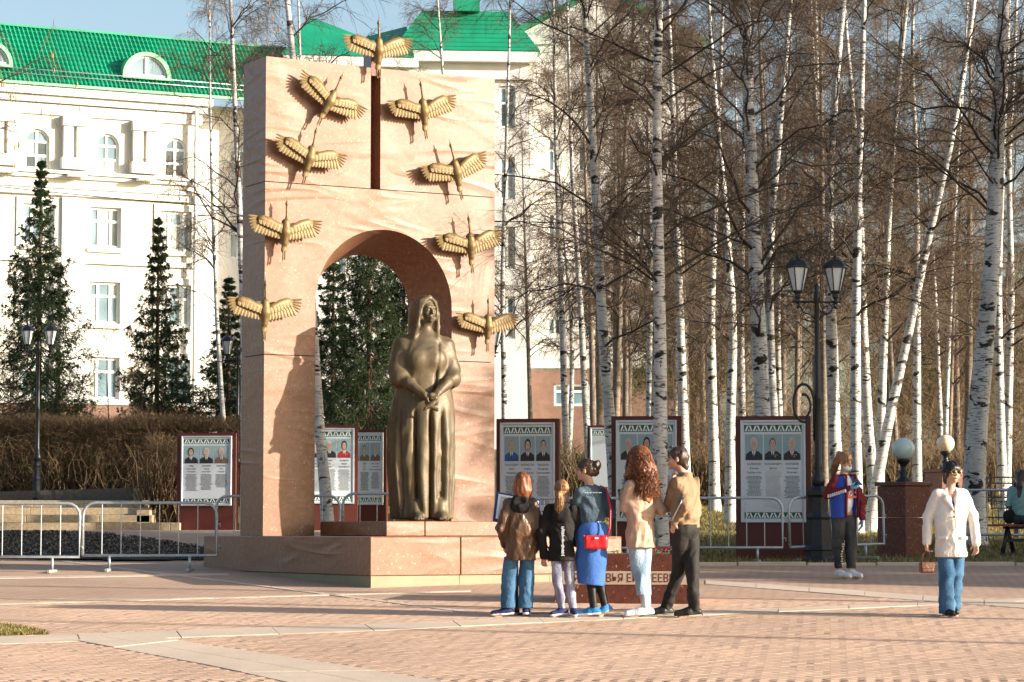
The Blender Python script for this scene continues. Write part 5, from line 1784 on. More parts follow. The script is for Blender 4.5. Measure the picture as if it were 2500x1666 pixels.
    def trousers(self, mat, rt, rk, rh, zh, seed=1, amp=.006, zw=None, name='trousers', flare=None):
        S = self.sd(.0105)
        s = self.s
        S.ell(self.hp + [0, 0, .02], (.172 * s, .128 * s, .15 * s), .05, 'add', self.B)
        for k in (-1, 1):
            d = self.an[k] - self.kn[k]
            t = min(1, max(0.05, (self.kn[k][2] - zh) / max(self.kn[k][2] - self.an[k][2], .01)))
            e = self.kn[k] + d * (t + .04)
            S.chain([self.hip[k] + [0, 0, -.01], self.kn[k], e], [rt, rk, rh], .025 if k < 0 else .018)
            S.V = S.V
        S.folds(amp, 22, seed, (1, 1, .8), 6, lambda P: .5 + .8 * sstep(.45 * self.H, .05, P[:, 2]))
        S.cut((0, 0, zh), (0, 0, 1))
        S.cut((0, 0, zw or self.hp[2] + .13 * s), (0, 0, -1))
        return S.build(name, mat, self.root)
    def top(self, mat, zh, chest=(.185, .135), hem=(.19, .14), sl=(.075, .062, .05), seed=2, amp=.007, ext=.0, name='jacket', collar=True, mats=None, waist=None, cutw=True):
        S = self.sd(.0105)
        s = self.s
        sl = [q * .82 for q in sl]
        chest = (chest[0] * .90, chest[1] * .88); hem = (hem[0] * .93, hem[1] * .93)
        sc = (self.sh[-1] + self.sh[1]) / 2
        mid = (self.hp + sc) / 2
        S.ell(mid + [0, 0, .12 * s], (chest[0] * s, chest[1] * s, .2 * s), .06, 'add', self.B)
        wz = waist or ((chest[0] + hem[0]) / 2 - .005, (chest[1] + hem[1]) / 2)
        S.ell(mid + [0, 0, -.04 * s], (wz[0] * s, wz[1] * s, .2 * s), .07, 'add', self.B)
        zc = zh - .06
        a = np.array([self.hp[0], self.hp[1], zc]); b_ = np.array([mid[0], mid[1], mid[2]])
        q = hem[0] / hem[1]
        S.cone(a, b_, hem[1] * s * 1.0, wz[1] * s, .05, 'add', (self.r, q))
        for k in (-1, 1):
            S.cone(self.sh[k] + [0, 0, -.005], self.nk + [0, 0, -.045 * s], sl[0] * .85, .05 * s, .05)
            e = self.wr[k] + (self.wr[k] - self.el[k]) / np.linalg.norm(self.wr[k] - self.el[k]) * ext
            S.chain([self.sh[k], self.el[k], e], sl, .02)
        if collar:
            S.cone(self.nk + [0, 0, -.06 * s], self.nk + [0, 0, -.035 * s], .07 * s, .06 * s, .02)
        S.folds(amp * .85, 21, seed, (1, 1, .75), 4)
        S.folds(amp * .3, 55, seed + 3, (1, 1, .6), 3)
        S.cut((0, 0, zh), (0, 0, 1))
        self.topS = S
        return S.build(name, mat, self.root)
    def shoe(self, k, mat, sole=None, w=.043, hgt=.075, heel=.02, lace=None, tilt=0.0):
        s = self.s
        a = self.an[k].copy(); t = self.toe[k].copy()
        d = t - a; zt = t[2]; d[2] = 0; L = np.linalg.norm(d); d /= L
        S = SDF(np.minimum(a, t) - .16, np.maximum(a, t) + .16, .008)
        hz = a[2] - .06 * s
        heelp = a - d * .045 * s; heelp[2] = hz + .028
        toe_ = t.copy(); toe_[2] = zt + .026
        S.chain([heelp, (heelp + toe_) / 2, toe_], [.036 * s, w * s, .034 * s], .02)
        S.chain([a + [0, 0, .0], heelp * .6 + toe_ * .4 + [0, 0, .02]], [.042 * s, .034 * s], .03)
        up = np.array([0, 0, 1.])
        nrm = np.array([-(toe_[2] - heelp[2]) * d[0], -(toe_[2] - heelp[2]) * d[1], np.linalg.norm((toe_ - heelp)[:2])])
        S.cut(heelp - [0, 0, .026], nrm)
        S.cut(a + [0, 0, .045 * s], (0, 0, -1))
        o = S.build('shoe', mat, self.root)
        if sole:
            S2 = SDF(np.minimum(a, t) - .16, np.maximum(a, t) + .16, .008)
            S2.chain([heelp, (heelp + toe_) / 2, toe_], [.040 * s, (w + .004) * s, .038 * s], .02)
            S2.cut(heelp - [0, 0, .028], nrm); S2.cut(heelp + [0, 0, -.004], -nrm)
            S2.build('sole', sole, o)
        return o
def hair_sdf(p, h=.009, lo=None, hi=None):
    return SDF(lo if lo is not None else p.hd - [.34, .34, .55], hi if hi is not None else p.hd + [.34, .34, .26], h)
def hair_cap(p, S, front=.03, low=-.06, scale=1.0, part=0):
    r, f, u = p.hb(); HB_ = np.stack([r, f, u], 1)
    S.ell(p.h(0, -.02, .025), np.array((.086, .108, .108)) * p.s * scale, .01, 'add', HB_)
    S.ell(p.h(0, .1 + front * 0, -.06), np.array((.075, .085 - front, .115)) * p.s, .015, 'sub', HB_)
    return HB_

def strands(p, mat, length, n=260, r=.0036, seed=1, spread=1.0, curl=0.0, gap=50, scale=1.0, back=0.0):
    rg_ = np.random.default_rng(seed)
    az = rg_.uniform(R(gap), 2 * np.pi - R(gap), n)        # 0 = face
    K = 26 if curl else 13
    t = np.linspace(0, 1, K)
    r_h, f_h, u_h = p.hb()
    P = np.zeros((n, K, 3))
    A, B_, C_ = .092 * scale, .116 * scale, .116 * scale
    Ln = length * rg_.uniform(.8, 1.05, n)
    for i in range(n):
        off_ = rg_.normal(0, .10)
        ph_ = t * (1.7 + 1.0)
        pol = np.minimum(ph_, 1.65) + .12
        down = np.maximum(t - .58, 0) / .42 * Ln[i]
        sp = 1 + spread * .25 * np.maximum(t - .5, 0) * 2
        a = az[i] + off_ * t
        x = np.sin(a) * np.sin(pol) * A * sp; y = np.cos(a) * np.sin(pol) * B_ * sp - .02 - back * down; z = np.cos(pol) * C_ + .025 - down
        if curl:
            k0 = rg_.uniform(0, 6.28); w_ = curl * np.clip((t - .25) * 2, 0, 1)
            x = x + w_ * np.cos(t * 42 + k0); y = y + w_ * np.sin(t * 42 + k0)
        P[i] = p.hd + (np.outer(x, r_h) + np.outer(y, f_h) + np.outer(z, u_h)) * p.s
    RR = r * rg_.uniform(.7, 1.3, (n, 1)) * (1 - .5 * t ** 3)
    tag(link_mesh('hair_strands', np_mesh('hair_strands', *np_tubes(P, RR, 4)), p.root, mat), kind='stuff')
def tail_strands(p, mat, pts, rad, n=70, r=.003, seed=1):
    rg_ = np.random.default_rng(seed)
    pts = resample(pts, 12); t = np.linspace(0, 1, 12)
    rr_ = np.interp(t, np.linspace(0, 1, len(rad)), rad)
    a = rg_.uniform(0, 6.28, n); q = rg_.uniform(.75, 1.1, n)
    P = pts[None] + (np.stack([np.cos(a), np.sin(a), 0 * a], -1) * q[:, None])[:, None] * rr_[None, :, None] + rg_.normal(0, .004, (n, 12, 3)) * t[None, :, None]
    tag(link_mesh('hair_strands', np_mesh('hair_strands', *np_tubes(P, np.full((n, 12), r) * (1 - .5 * t), 4)), p.root, mat), kind='stuff')

# 1 girl in a brown coat ---------------------------------------------------------
YG = 27.6
p = Person('person with auburn bob, oversized brown coat, black hood and wide blue jeans', 1266, YG, 1.53, R(188), R(192), (.02, 0), (0.02, 0, .79), 'people looking at the memorial')
p.legs({1: (-.10, .02, .42), -1: (.085, .03, .42)}, {1: (-.115, .02, .085), -1: (.08, .04, .085)}, {1: (-.27, .0, .02), -1: (.10, .2, .02)})
p.arms({1: (-.185, -.05, .95), -1: (.215, -.02, .95)}, {1: (-.15, .12, .78), -1: (.19, .12, .76)})
p.body({1: ((0, .6, -.6), (1, 0, 0), .4), -1: ((0, .6, -.6), (-1, 0, 0), .4)})
p.trousers(M['jeans'], .082, .082, .082, .10, 3, .006, .65)
p.top(M['brown_coat'], .605, (.178, .135), (.205, .15), (.082, .075, .062), 5, .008, .02, 'coat')
S = SDF(p.nk - [.25, .25, .3], p.nk + [.25, .25, .2], .009)
S.ell(p.nk + [0, -.075, -.075], (.115, .06, .095), .03); S.ell(p.nk + [0, -.03, .0], (.1, .085, .045), .03); S.ell(p.nk + [0, -.13, -.01], (.06, .03, .045), .02, 'sub'); S.folds(.006, 26, 8)
S.build('hood', M['black_cloth'], p.root)
S = hair_sdf(p); hair_cap(p, S)
S.chain([p.h(0, -.05, .03), p.h(0, -.055, -.09), p.h(0, -.05, -.155)], [.085, .085, .07], .03, 'add', (p.r, 1.15))
for k in (-1, 1): S.chain([p.h(k * .06, .0, .03), p.h(k * .078, .01, -.07), p.h(k * .07, .015, -.15)], [.035, .036, .025], .02)
S.folds(.006, 55, 4, (1, 1, .12), 8); S.build('hair', M['auburn'], p.root)
strands(p, M['auburn'], .13, 320, .0034, 1, .5)
for k in (-1, 1): p.shoe(k, M['navy'], M['sole_white'])

# 2 girl in a black hoodie -------------------------------------------------------
p = Person('person with fair ponytail in red band, black hoodie and grey acid wash jeans', 1373, YG - .05, 1.45, R(172), R(170), (0, 0), (-.01, 0, .75), 'people looking at the memorial')
p.legs({1: (-.05, .0, .40), -1: (.075, .02, .40)}, {1: (.0, .0, .085), -1: (.115, .03, .085)}, {1: (-.11, -.06, .02), -1: (.13, -.11, .02)})
p.arms({1: (-.225, .0, .90), -1: (.235, .03, .90)}, {1: (-.20, .04, .66), -1: (.14, .20, .80)})
p.body({1: ((.0, .0, -1), (.3, .8, 0), .5), -1: ((-.4, .8, .1), (0, 0, -1), .5)})
p.trousers(M['jeans_acid'], .07, .056, .05, .10, 5, .009, .64)
p.top(M['black_cloth'], .60, (.175, .13), (.185, .14), (.085, .08, .06), 9, .008, .0, 'hoodie')
S = SDF(p.nk - [.25, .25, .32], p.nk + [.25, .25, .2], .009)
S.ell(p.nk + [0, -.09, -.10], (.1, .05, .10), .03); S.ell(p.nk + [0, -.04, .0], (.095, .075, .04), .03); S.folds(.005, 26, 18); S.build('hood', M['black_cloth'], p.root)
m = MB(); zc = .66; y0 = -.158
rr = random.Random(2)
while zc < .96:
    m.box(-.006 - .012 * rr.random(), .006 + .012 * rr.random(), y0 - .012, y0 + .03, zc, zc + .008); zc += .013
tag(m.build('printed_strip', M['white_top'], p.root), kind='stuff')
S = hair_sdf(p); hair_cap(p, S, .0)
S.chain([p.h(.01, -.115, -.02), p.h(.01, -.16, -.06), p.h(.01, -.155, -.16), p.h(.015, -.14, -.27)], [.022, .04, .045, .018], .02)
S.folds(.005, 55, 6, (1, 1, .12), 8); S.build('hair', M['fair'], p.root)
tail_strands(p, M['fair'], [p.h(.01, -.13, -.03), p.h(.01, -.165, -.07), p.h(.01, -.16, -.17), p.h(.015, -.145, -.31)], [.02, .042, .048, .03], 120, .0032, 2)
strands(p, M['fair'], .0, 200, .003, 12, -.2, 0, 60)
m = MB(); c = p.h(.01, -.135, -.035); m.ball(tuple(c), (.03, .02, .018), 10); m.build('hair_band', M['red_bag'], p.root)
for k in (-1, 1): p.shoe(k, M['navy'], M['sole_white'])

# 3 woman in denim jacket and blue skirt ----------------------------------------
p = Person('person with bun, glasses, cropped denim jacket, blue skirt and black tights', 1446, YG, 1.68, R(212), R(255), (-.035, .01), (-.01, 0, .90), 'people looking at the memorial')
p.legs({1: (-.03, .02, .48), -1: (.055, .02, .48)}, {1: (.015, .0, .09), -1: (.135, .03, .125)}, {1: (-.15, .02, .02), -1: (.06, .0, .02)})
p.arms({1: (-.21, -.03, 1.12), -1: (.20, .02, 1.10)}, {1: (-.25, .14, 1.20), -1: (.10, .22, 1.12)})
p.body({1: ((-.3, .6, .6), (1, 0, 0), .6), -1: ((-.6, .6, 0), (0, 0, -1), .6)})
S = p.sd(.0105)
for k in (-1, 1): S.chain([p.hip[k], p.kn[k], p.an[k] + [0, 0, -.02]], [.082, .056, .04], .02)
S.cut((0, 0, .7), (0, 0, -1)); S.build('tights', M['tights'], p.root)
S = p.sd(.0105)
S.chain([(-.01, 0, 1.05), (-.01, 0, .90), (-.015, 0, .62), (-.02, 0, .30)], [.125, .15, .145, .135], .05, 'add', ((1, 0, 0), 1.12))
S.folds(.006, 16, 31, (1, 1, .3)); S.cut((0, 0, .345), (0.1, 0, 1)); S.cut((0, 0, 1.01), (0, 0, -1)); S.build('skirt', M['blue_skirt'], p.root)
S = p.sd(.0105); S.cone((-.01, 0, .93), (0, 0, 1.02), .126, .118, .03, 'add', ((1, 0, 0), 1.1)); S.folds(.005, 24, 33); S.cut((0, 0, .955), (0, 0, 1)); S.cut((0, 0, 1.03), (0, 0, -1)); S.build('blouse', M['white_top'], p.root)
p.top(M['denim_jkt'], .99, (.185, .135), (.155, .125), (.078, .064, .052), 12, .006, .0, 'jacket')
m = MB()
for i in range(11): m.ball((-.075 + .016 * i, -.150 + .004 * abs(i - 5) * .4, 1.325), .0055, 6)
tag(m.build('stud_row', M['alu'], p.root), kind='stuff')
S = hair_sdf(p); hair_cap(p, S, .0)
S.ell(p.h(0, -.125, .055), (.055, .055, .06), .02); S.ell(p.h(.0, -.10, -.02), (.06, .04, .05), .03); S.folds(.008, 60, 8, (1, 1, 1), 8); S.build('hair', M['brunette'], p.root)
m = MB()
for k in (-1, 1):
    r, f, u = p.hb()
    c = p.h(k * .032, .098, .012)
    m.tube([tuple(c + r * .024 * math.cos(R(a)) + u * .021 * math.sin(R(a))) for a in range(0, 361, 30)], .002, 5, cap=False)
    m.tube([tuple(p.h(k * .056, .095, .016)), tuple(p.h(k * .078, .0, .014))], .002, 4)
m.build('glasses', M['gold'], p.root)
for k in (-1, 1): p.shoe(k, M['blue_shoe'], M['skirt'] if k < 0 else M['sole_white'])
bag_root = empty('shoulder_bag', tuple(Vector(p.root.location) + Vector((.03, -.20, .80))), R(4), 'small red zipped shoulder bag on the back of the blue skirt', 'bag')
S = SDF((-.2, -.1, -.12), (.2, .1, .13), .007); S.box((0, 0, 0), (.128, .045, .075), .01, 'add', None, .03); S.folds(.004, 30, 2); S.build('bag_body', M['red_bag'], bag_root)
m = MB(); m.bbox(-.02, .02, -.054, -.046, .035, .052, .002); m.build('bag_label', M['white_top'], bag_root)
m = MB(); m.tube([(-.115, 0, .06), (.115, 0, .062)], .006, 6); m.build('zip', M['brown_bag'], bag_root)
m = MB(); m.tube([(.118, .01, .06), (.15, .02, .15), (.162, .06, .35), (.13, .14, .57), (.07, .17, .60), (-.02, .25, .48), (-.13, .24, .2), (-.12, .06, .06)], .010, 6); m.build('strap', M['red_bag'], bag_root)

# 4 woman with curly auburn hair -------------------------------------------------
p = Person('person with long curly auburn hair, belted beige coat and cropped pale jeans', 1567, YG - .05, 1.785, R(222), R(232), (.0, .0), (-.02, 0, .94), 'people looking at the memorial')
p.legs({1: (-.045, .02, .50), -1: (.015, .03, .50)}, {1: (.03, .0, .10), -1: (.05, .07, .10)}, {1: (-.16, -.02, .02), -1: (-.08, .13, .02)})
p.arms({1: (-.19, -.06, 1.17), -1: (.20, .06, 1.15)}, {1: (-.205, .12, 1.28), -1: (.03, .25, 1.16)})
p.body({1: ((-.05, .4, .5), (.9, .3, 0), .7), -1: ((-.8, .4, 0), (0, 0, -1), .5)})
p.trousers(M['jeans_light'], .092, .074, .062, .235, 7, .010, .79)
p.top(M['trench'], .745, (.178, .135), (.20, .155), (.086, .078, .056), 15, .010, .0, 'coat', waist=(.15, .12))
S = p.sd(.0105); S.cone((-.01, 0, 1.075), (-.01, 0, 1.10), .132, .132, .01, 'add', (p.r, 1.22)); S.folds(.003, 30, 3); S.cut((0, 0, 1.06), (0, 0, 1)); S.cut((0, 0, 1.105), (0, 0, -1)); S.build('belt', M['trench'], p.root)
S = hair_sdf(p, .009, p.hd - [.34, .34, .62]); hair_cap(p, S, .0, scale=1.12)
S.chain([p.h(0, -.05, .03), p.h(.0, -.07, -.1), p.h(.0, -.085, -.24), p.h(.02, -.09, -.38)], [.1, .13, .135, .085], .04, 'add', ((1, 0, 0), 1.08))
for k in (-1, 1): S.chain([p.h(k * .075, .0, .03), p.h(k * .10, .01, -.12), p.h(k * .10, -.01, -.27)], [.05, .058, .035], .03)
S.folds(.008, 62, 9, (1, 1, .7), 7); S.build('hair', M['ginger'], p.root)
strands(p, M['ginger'], .36, 360, .0042, 5, 1.9, .013, 48, 1.12, .12)
strands(p, M['ginger'], .24, 200, .004, 6, 1.9, .016, 48, 1.2, .1)
for k in (-1, 1):
    m = MB(); m.tube([tuple(p.an[k] + [0, 0, .15]), tuple(p.an[k] + [0, 0, .0])], [.046, .044], 12); m.build('sock', M['white_top'], p.root)
    p.shoe(k, M['white_shoe'], M['sole_white'], .046)
cp = empty('paper_cup', tuple(Vector(p.root.location) + Vector((-.212, .20, 1.30))), 0, 'dark green paper cup held by the curly haired person', 'cup')
m = MB(); m.lathe([(.027, -.06), (.038, .05)], 16); m.build('cup_body', M['cup_green'], cp)
m = MB(); m.lathe([(.040, .05), (.040, .058), (.034, .062), (.034, .068)], 16); m.build('lid', M['black_cloth'], cp)

# 5 man in a tan jacket ----------------------------------------------------------
p = Person('person in tan track jacket and black trousers, hand held to the chin', 1675, YG, 1.815, R(232), R(262), (-.055, .02), (-.01, 0, .94), 'people looking at the memorial')
p.legs({1: (-.075, .12, .50), -1: (.06, -.04, .50)}, {1: (-.205, .26, .10), -1: (.07, -.06, .10)}, {1: (-.33, .22, .03), -1: (-.11, -.09, .02)})
p.arms({1: (-.20, .08, 1.18), -1: (-.02, -.24, 1.20)}, {1: (-.135, .16, 1.42), -1: (-.135, -.14, 1.01)})
p.body({1: ((.1, .0, 1), (.6, -.3, 0), .8), -1: ((-.2, .3, -.9), (.5, .5, 0), .8)})
p.trousers(M['black_tr'], .098, .078, .066, .07, 17, .009, .99)
p.top(M['tan_jkt'], .955, (.205, .155), (.178, .14), (.092, .082, .058), 21, .011, .0, 'jacket')
S = SDF(p.nk - [.2, .2, .12], p.nk + [.2, .2, .15], .008); S.cone(p.nk + [0, 0, -.04], p.nk + [0, 0, .045], .082, .075, .01); S.cut(p.nk + [0, 0, .048], (0, 0, -1)); S.build('collar', M['tan_jkt'], p.root)
a_, b_, c_ = p.sh[-1], p.el[-1], p.wr[-1]
off = np.array([-.045, -.05, .02]); m = MB(); m.tube([tuple(a_ + off * 1.0 + [0, 0, .05]), tuple((a_ + b_) / 2 + off * 1.25), tuple(b_ + off * 1.2), tuple((b_ + c_) / 2 + off * 1.0), tuple(c_ + off * .75)], .007, 5); m.build('piping', M['white_top'], p.root)
S = hair_sdf(p); HB_ = hair_cap(p, S, .0, scale=.98); S.cone(p.h(0, -.05, .0), p.h(0, -.07, -.075), .072, .055, .03); S.folds(.006, 60, 18, (1, 1, .5), 8); S.build('hair', M['brunette'], p.root)
m = MB()
for k in (-1, 1): m.ball(tuple(p.h(k * .035, .055, .115)), (.026, .02, .014), 8)
m.tube([tuple(p.h(-.07, .03, .10)), tuple(p.h(-.08, -.03, .06))], .003, 4); m.tube([tuple(p.h(.07, .03, .10)), tuple(p.h(.08, -.03, .06))], .003, 4)
m.build('sunglasses', M['lens'], p.root)
for k in (-1, 1): p.shoe(k, M['black_shoe'], M['black_shoe'], .05)
m = MB(); m.tube([tuple(p.wr[-1] + np.array([.03 * math.cos(R(a)), .03 * math.sin(R(a)), .012 * math.cos(R(a))])) for a in range(0, 361, 30)], .009, 6, cap=False); m.build('watch', M['black_shoe'], p.root)

# 6 girl with a phone ------------------------------------------------------------
p = Person('person with face mask and blue gloves looking down at a phone', 2058, 34.25, 1.655, R(28), R(34), (.02, 0), (0, 0, .87), None, R(22))
p.legs({-1: (-.085, -.02, .46), 1: (.095, -.0, .46)}, {-1: (-.075, -.0, .10), 1: (.085, .0, .10)}, {-1: (.05, -.16, .02), 1: (.20, -.14, .02)})
p.arms({-1: (-.225, -.05, 1.10), 1: (.235, .02, 1.06)}, {-1: (.045, -.25, 1.19), 1: (.235, -.05, .80)})
p.body({-1: ((1, -.1, .25), (0, .4, .9), .5), 1: ((0, 0, -1), (-.7, 0, 0), .4)})
p.trousers(M['jeans_dark'], .10, .084, .066, .14, 27, .010, .84)
S = p.sd(.0105); sc = (p.sh[-1] + p.sh[1]) / 2
S.ell((sc + p.hp) / 2 + [0, 0, .02], (.145, .125, .31), .03, 'add', p.B); S.folds(.005, 18, 41); S.cut((0, 0, .78), (0, 0, 1)); S.cut((0, 0, p.nk[2]), (0, 0, -1)); S.build('jersey', M['white_top'], p.root)
# varsity jacket: blue body open at the front, maroon sleeves
S = p.sd(.0105); mid = (sc + p.hp) / 2
S.ell(mid + [0, 0, .05], (.178, .15, .33), .03, 'add', p.B); S.cone((0, .0, .80), (0, 0, 1.1), .15, .15, .04, 'add', (p.r, 1.25))
S.folds(.007, 17, 43); S.cut((0, 0, .80), (0, 0, 1)); S.cut((0, 0, p.nk[2] - .005), (0, 0, -1))
gp_ = mid + p.f * .175 + p.r * .035
S.box(gp_ + [0, 0, .0], (.085, .12, .6), .0, 'sub', p.B, .005)
S.build('jacket_body', M['royal'], p.root)
for k in (-1, 1):
    S = p.sd(.0105); S.chain([p.sh[k], p.el[k], p.wr[k]], [.068, .060, .047], .03); S.cone(p.sh[k], p.nk + [0, 0, -.05], .06, .045, .04); S.folds(.009, 22, 45 + k, (1, 1, 1), 3); sv = S.build('sleeve', M['maroon'], p.root)
m = MB()
for k, mt in ((-1, 1), (1, 1)):
    a_ = mid + p.f * .135 + p.r * (.035 + k * .095); m.tube([tuple(a_ + [0, 0, -.28]), tuple(a_ + p.f * .02 + [0, 0, .05]), tuple(a_ - p.f * .02 - p.r * k * .02 + [0, 0, .28]), tuple(p.nk + p.r * k * .07 - p.f * .0)], .019, 6)
m.build('placket', M['maroon'], p.root)
e_, w_ = p.el[-1], p.wr[-1]
m = MB()
for i in range(9):
    q = e_ + (w_ - e_) * (.06 + .095 * i) + np.array([-.006, -.052 + .002 * i, -.016]); m.bbox(q[0] - .011, q[0] + .011, q[1] - .02, q[1] + .01, q[2] - .022, q[2] + .022, .004)
tag(m.build('sleeve_print', M['white_top'], p.root), kind='stuff')
text('23', .21, M['red_print'], p.root, tuple(mid + p.f * .146 + p.r * .05 + [0, 0, -.02]), (R(90), 0, p.phi), 'CENTER', 'jersey_number', .006, .8)
r, f, u = p.hb(); HB_ = np.stack([r, f, u], 1)
S = SDF(p.hd - .2, p.hd + .2, .007); S.ell(p.h(0, .052, -.058), np.array((.062, .052, .05)) * p.s, .01, 'add', HB_); S.build('face_mask', M['mask'], p.root)
S = hair_sdf(p); hair_cap(p, S, .0); S.ell(p.h(0, -.07, .09), (.03, .03, .03), .02); S.chain([p.h(0, -.09, .09), p.h(-.02, -.15, .06), p.h(-.04, -.155, -.08), p.h(-.05, -.13, -.22)], [.026, .042, .05, .02], .025); S.folds(.006, 55, 28, (1, 1, .2), 8); S.build('hair', M['fair'], p.root)
tail_strands(p, M['fair'], [p.h(0, -.09, .09), p.h(-.02, -.155, .06), p.h(-.04, -.16, -.08), p.h(-.05, -.135, -.25)], [.022, .042, .05, .03], 90, .0032, 3)
for k, (d, n, c) in {-1: ((1, -.1, .25), (0, .4, .9), .5), 1: ((0, 0, -1), (-.7, 0, 0), .4)}.items():
    S = SDF(p.wr[k] - .2, p.wr[k] + .2, .006); p.hand(S, k, d, n, c, 1.12); S.build('glove', M['glove'], p.root)
for k in (-1, 1): p.shoe(k, M['white_shoe'], M['sole_white'], .045)
m = MB(); rr = random.Random(4)
for i in range(9):
    z = .2 + .032 * i; x = -.085 + .05 + rr.uniform(-.012, .012); m.ball((x, -.085 - .001 * i, z), (.014, .012, .012), 6, i % 2)
tag(m.build('knee_print', [M['petal_yellow'], M['white_top']], p.root), kind='stuff')
ph = empty('smartphone', tuple(Vector(p.root.location) + Vector((.155, -.285, 1.27))), R(25), 'dark smartphone held in blue gloved fingers', 'phone')
m = MB(); m.bbox(-.037, .037, -.005, .005, -.07, .07, .004); m.build('phone_body', M['black_shoe'], ph, None, (R(-55), 0, 0))
m = MB(); m.bbox(-.033, .033, -.0065, -.0052, -.064, .064, .001); m.build('screen', M['lens'], ph, None, (R(-55), 0, 0))

# 7 woman in a white blazer ------------------------------------------------------
p = Person('person walking in a white blazer, sunglasses and wide blue jeans', 2318, 27.7, 1.645, R(6), R(20), (.01, 0), (0, 0, .87))
p.legs({-1: (-.055, -.03, .46), 1: (.06, .04, .46)}, {-1: (-.07, -.08, .085), 1: (.03, .14, .11)}, {-1: (-.03, -.24, .02), 1: (.05, .0, .025)})
p.arms({-1: (-.235, .02, 1.07), 1: (.245, .01, 1.07)}, {-1: (-.262, -.03, .80), 1: (.262, -.05, .79)})
p.body({-1: ((-.02, -.05, -1), (.6, -.3, 0), .9), 1: ((0, -.05, -1), (-.5, -.4, 0), .55)})
p.trousers(M['jeans'], .088, .082, .095, .035, 37, .009, .68)
S = p.sd(.0105); sc = (p.sh[-1] + p.sh[1]) / 2; mid = (sc + p.hp) / 2
S.ell(mid + [0, 0, .08], (.12, .098, .22), .03, 'add', p.B); S.cut((0, 0, 1.25), (0, 0, -1)); S.build('vest_top', M['navy'], p.root)
p.top(M['blazer'], .635, (.19, .135), (.20, .15), (.083, .074, .064), 51, .0045, .0, 'blazer', False)
# neckline: cut a V out of the blazer, then add lapels
S = p.topS
for t in np.linspace(0, 1, 14):
    c = p.nk * (1 - t) + (mid + p.f * .15 + [0, 0, .02]) * t + p.f * .06 * (1 - t)
    S.ell(c + p.f * .03, (.052 * (1 - t) + .004, .09, .03), .0, 'sub', p.B)
bl = [o for o in kids(p.root) if o.name.startswith('blazer')][0]
bl.data = S.mesh('blazer'); bl.data.materials.append(M['blazer'])
for k in (-1, 1):
    a_ = p.nk + p.r * k * .062 - p.f * .01 + [0, 0, .0]; b2 = p.nk + p.r * k * .058 + p.f * .095 + [0, 0, -.11]; c2 = mid + p.f * .152 + p.r * k * .008 + [0, 0, .05]
    S = SDF(mid - [.3, .3, .2], p.nk + [.3, .3, .15], .008); S.chain([a_, b2, c2], [.022, .036, .012], .02, 'add', (p.f, .4)); S.build('lapel', M['blazer'], p.root)
m = MB(); c = mid + p.f * .15 + [0, 0, -.02]; m.ball(tuple(c), .011, 8); m.build('button', M['brown_bag'], p.root)
for k in (-1, 1):
    c = p.hp + p.f * .112 + p.r * k * .118 + [0, 0, -.03]; m = MB(); m.M = Matrix.Translation(Vector(c)) @ Matrix.Rotation(p.phi + k * .45, 4, 'Z'); m.bbox(-.045, .045, -.006, .03, -.016, .016, .004); m.build('pocket_flap', M['blazer'], p.root)
m = MB(); m.tube([tuple(mid + p.f * .147 + p.r * .012 + [0, 0, -.04]), tuple(p.hp + p.f * .146 + p.r * .03 + [0, 0, -.05]), tuple(np.array([p.hp[0], p.hp[1], .645]) + p.f * .146 + p.r * .045)], .006, 5); m.build('front_edge', M['blazer'], p.root)
S = hair_sdf(p); HB_ = hair_cap(p, S, .0, scale=1.0)
S.ell(p.h(0, .076, .052), np.array((.070, .024, .036)) * p.s, .012, 'add', HB_); S.cone(p.h(0, -.07, .02), p.h(0, -.095, -.07), .078, .06, .03)
for k in (-1, 1): S.chain([p.h(k * .072, .03, .04), p.h(k * .078, .02, -.02), p.h(k * .075, .0, -.06)], [.018, .016, .008], .012); S.folds(.004, 60, 48, (1, 1, .2), 8); S.build('hair', M['black_hair'], p.root)
strands(p, M['black_hair'], .0, 220, .003, 8, -.1, 0, 20, .99)
m = MB()
for k in (-1, 1):
    m.ball(tuple(p.h(k * .034, .094, .012)), (.028 * .98, .010, .024), 10)
m.build('sunglass_lens', M['lens'], p.root)
m = MB()
for k in (-1, 1):
    r, f, u = p.hb(); c = p.h(k * .034, .100, .012); m.tube([tuple(c + r * .029 * math.cos(R(a)) + u * .025 * math.sin(R(a))) for a in range(0, 361, 30)], .0025, 5, cap=False); m.tube([tuple(p.h(k * .062, .09, .016)), tuple(p.h(k * .08, .0, .012))], .002, 4)
m.build('sunglass_frame', M['gold'], p.root)
m = MB(); m.tube([tuple(p.nk + p.r * x + p.f * (.075 - x * x * 8) + [0, 0, -.03 - .02 * math.cos(x * 25)]) for x in np.linspace(-.05, .05, 9)], .003, 5); m.build('necklace', M['gold'], p.root)
for k in (-1, 1): p.shoe(k, M['black_shoe'], M['black_shoe'], .042)
hb_ = empty('handbag', tuple(Vector(p.root.location) + Vector((-.272, -.06, .535))), R(20), 'small brown leather handbag carried by the person in the white blazer', 'bag')
S = SDF((-.14, -.09, -.1), (.14, .09, .1), .006); S.box((0, 0, -.01), (.082, .04, .058), .01, 'add', None, .022); S.build('bag_body', M['brown_bag'], hb_)
m = MB(); m.bbox(-.08, .08, -.046, -.036, -.02, .05, .006); m.build('flap', M['brown_bag'], hb_)
m = MB(); m.tube([(-.055, 0, .045), (-.045, 0, .13), (0, 0, .165), (.045, 0, .13), (.055, 0, .045)], .008, 6); m.build('bag_handle', M['brown_bag'], hb_)

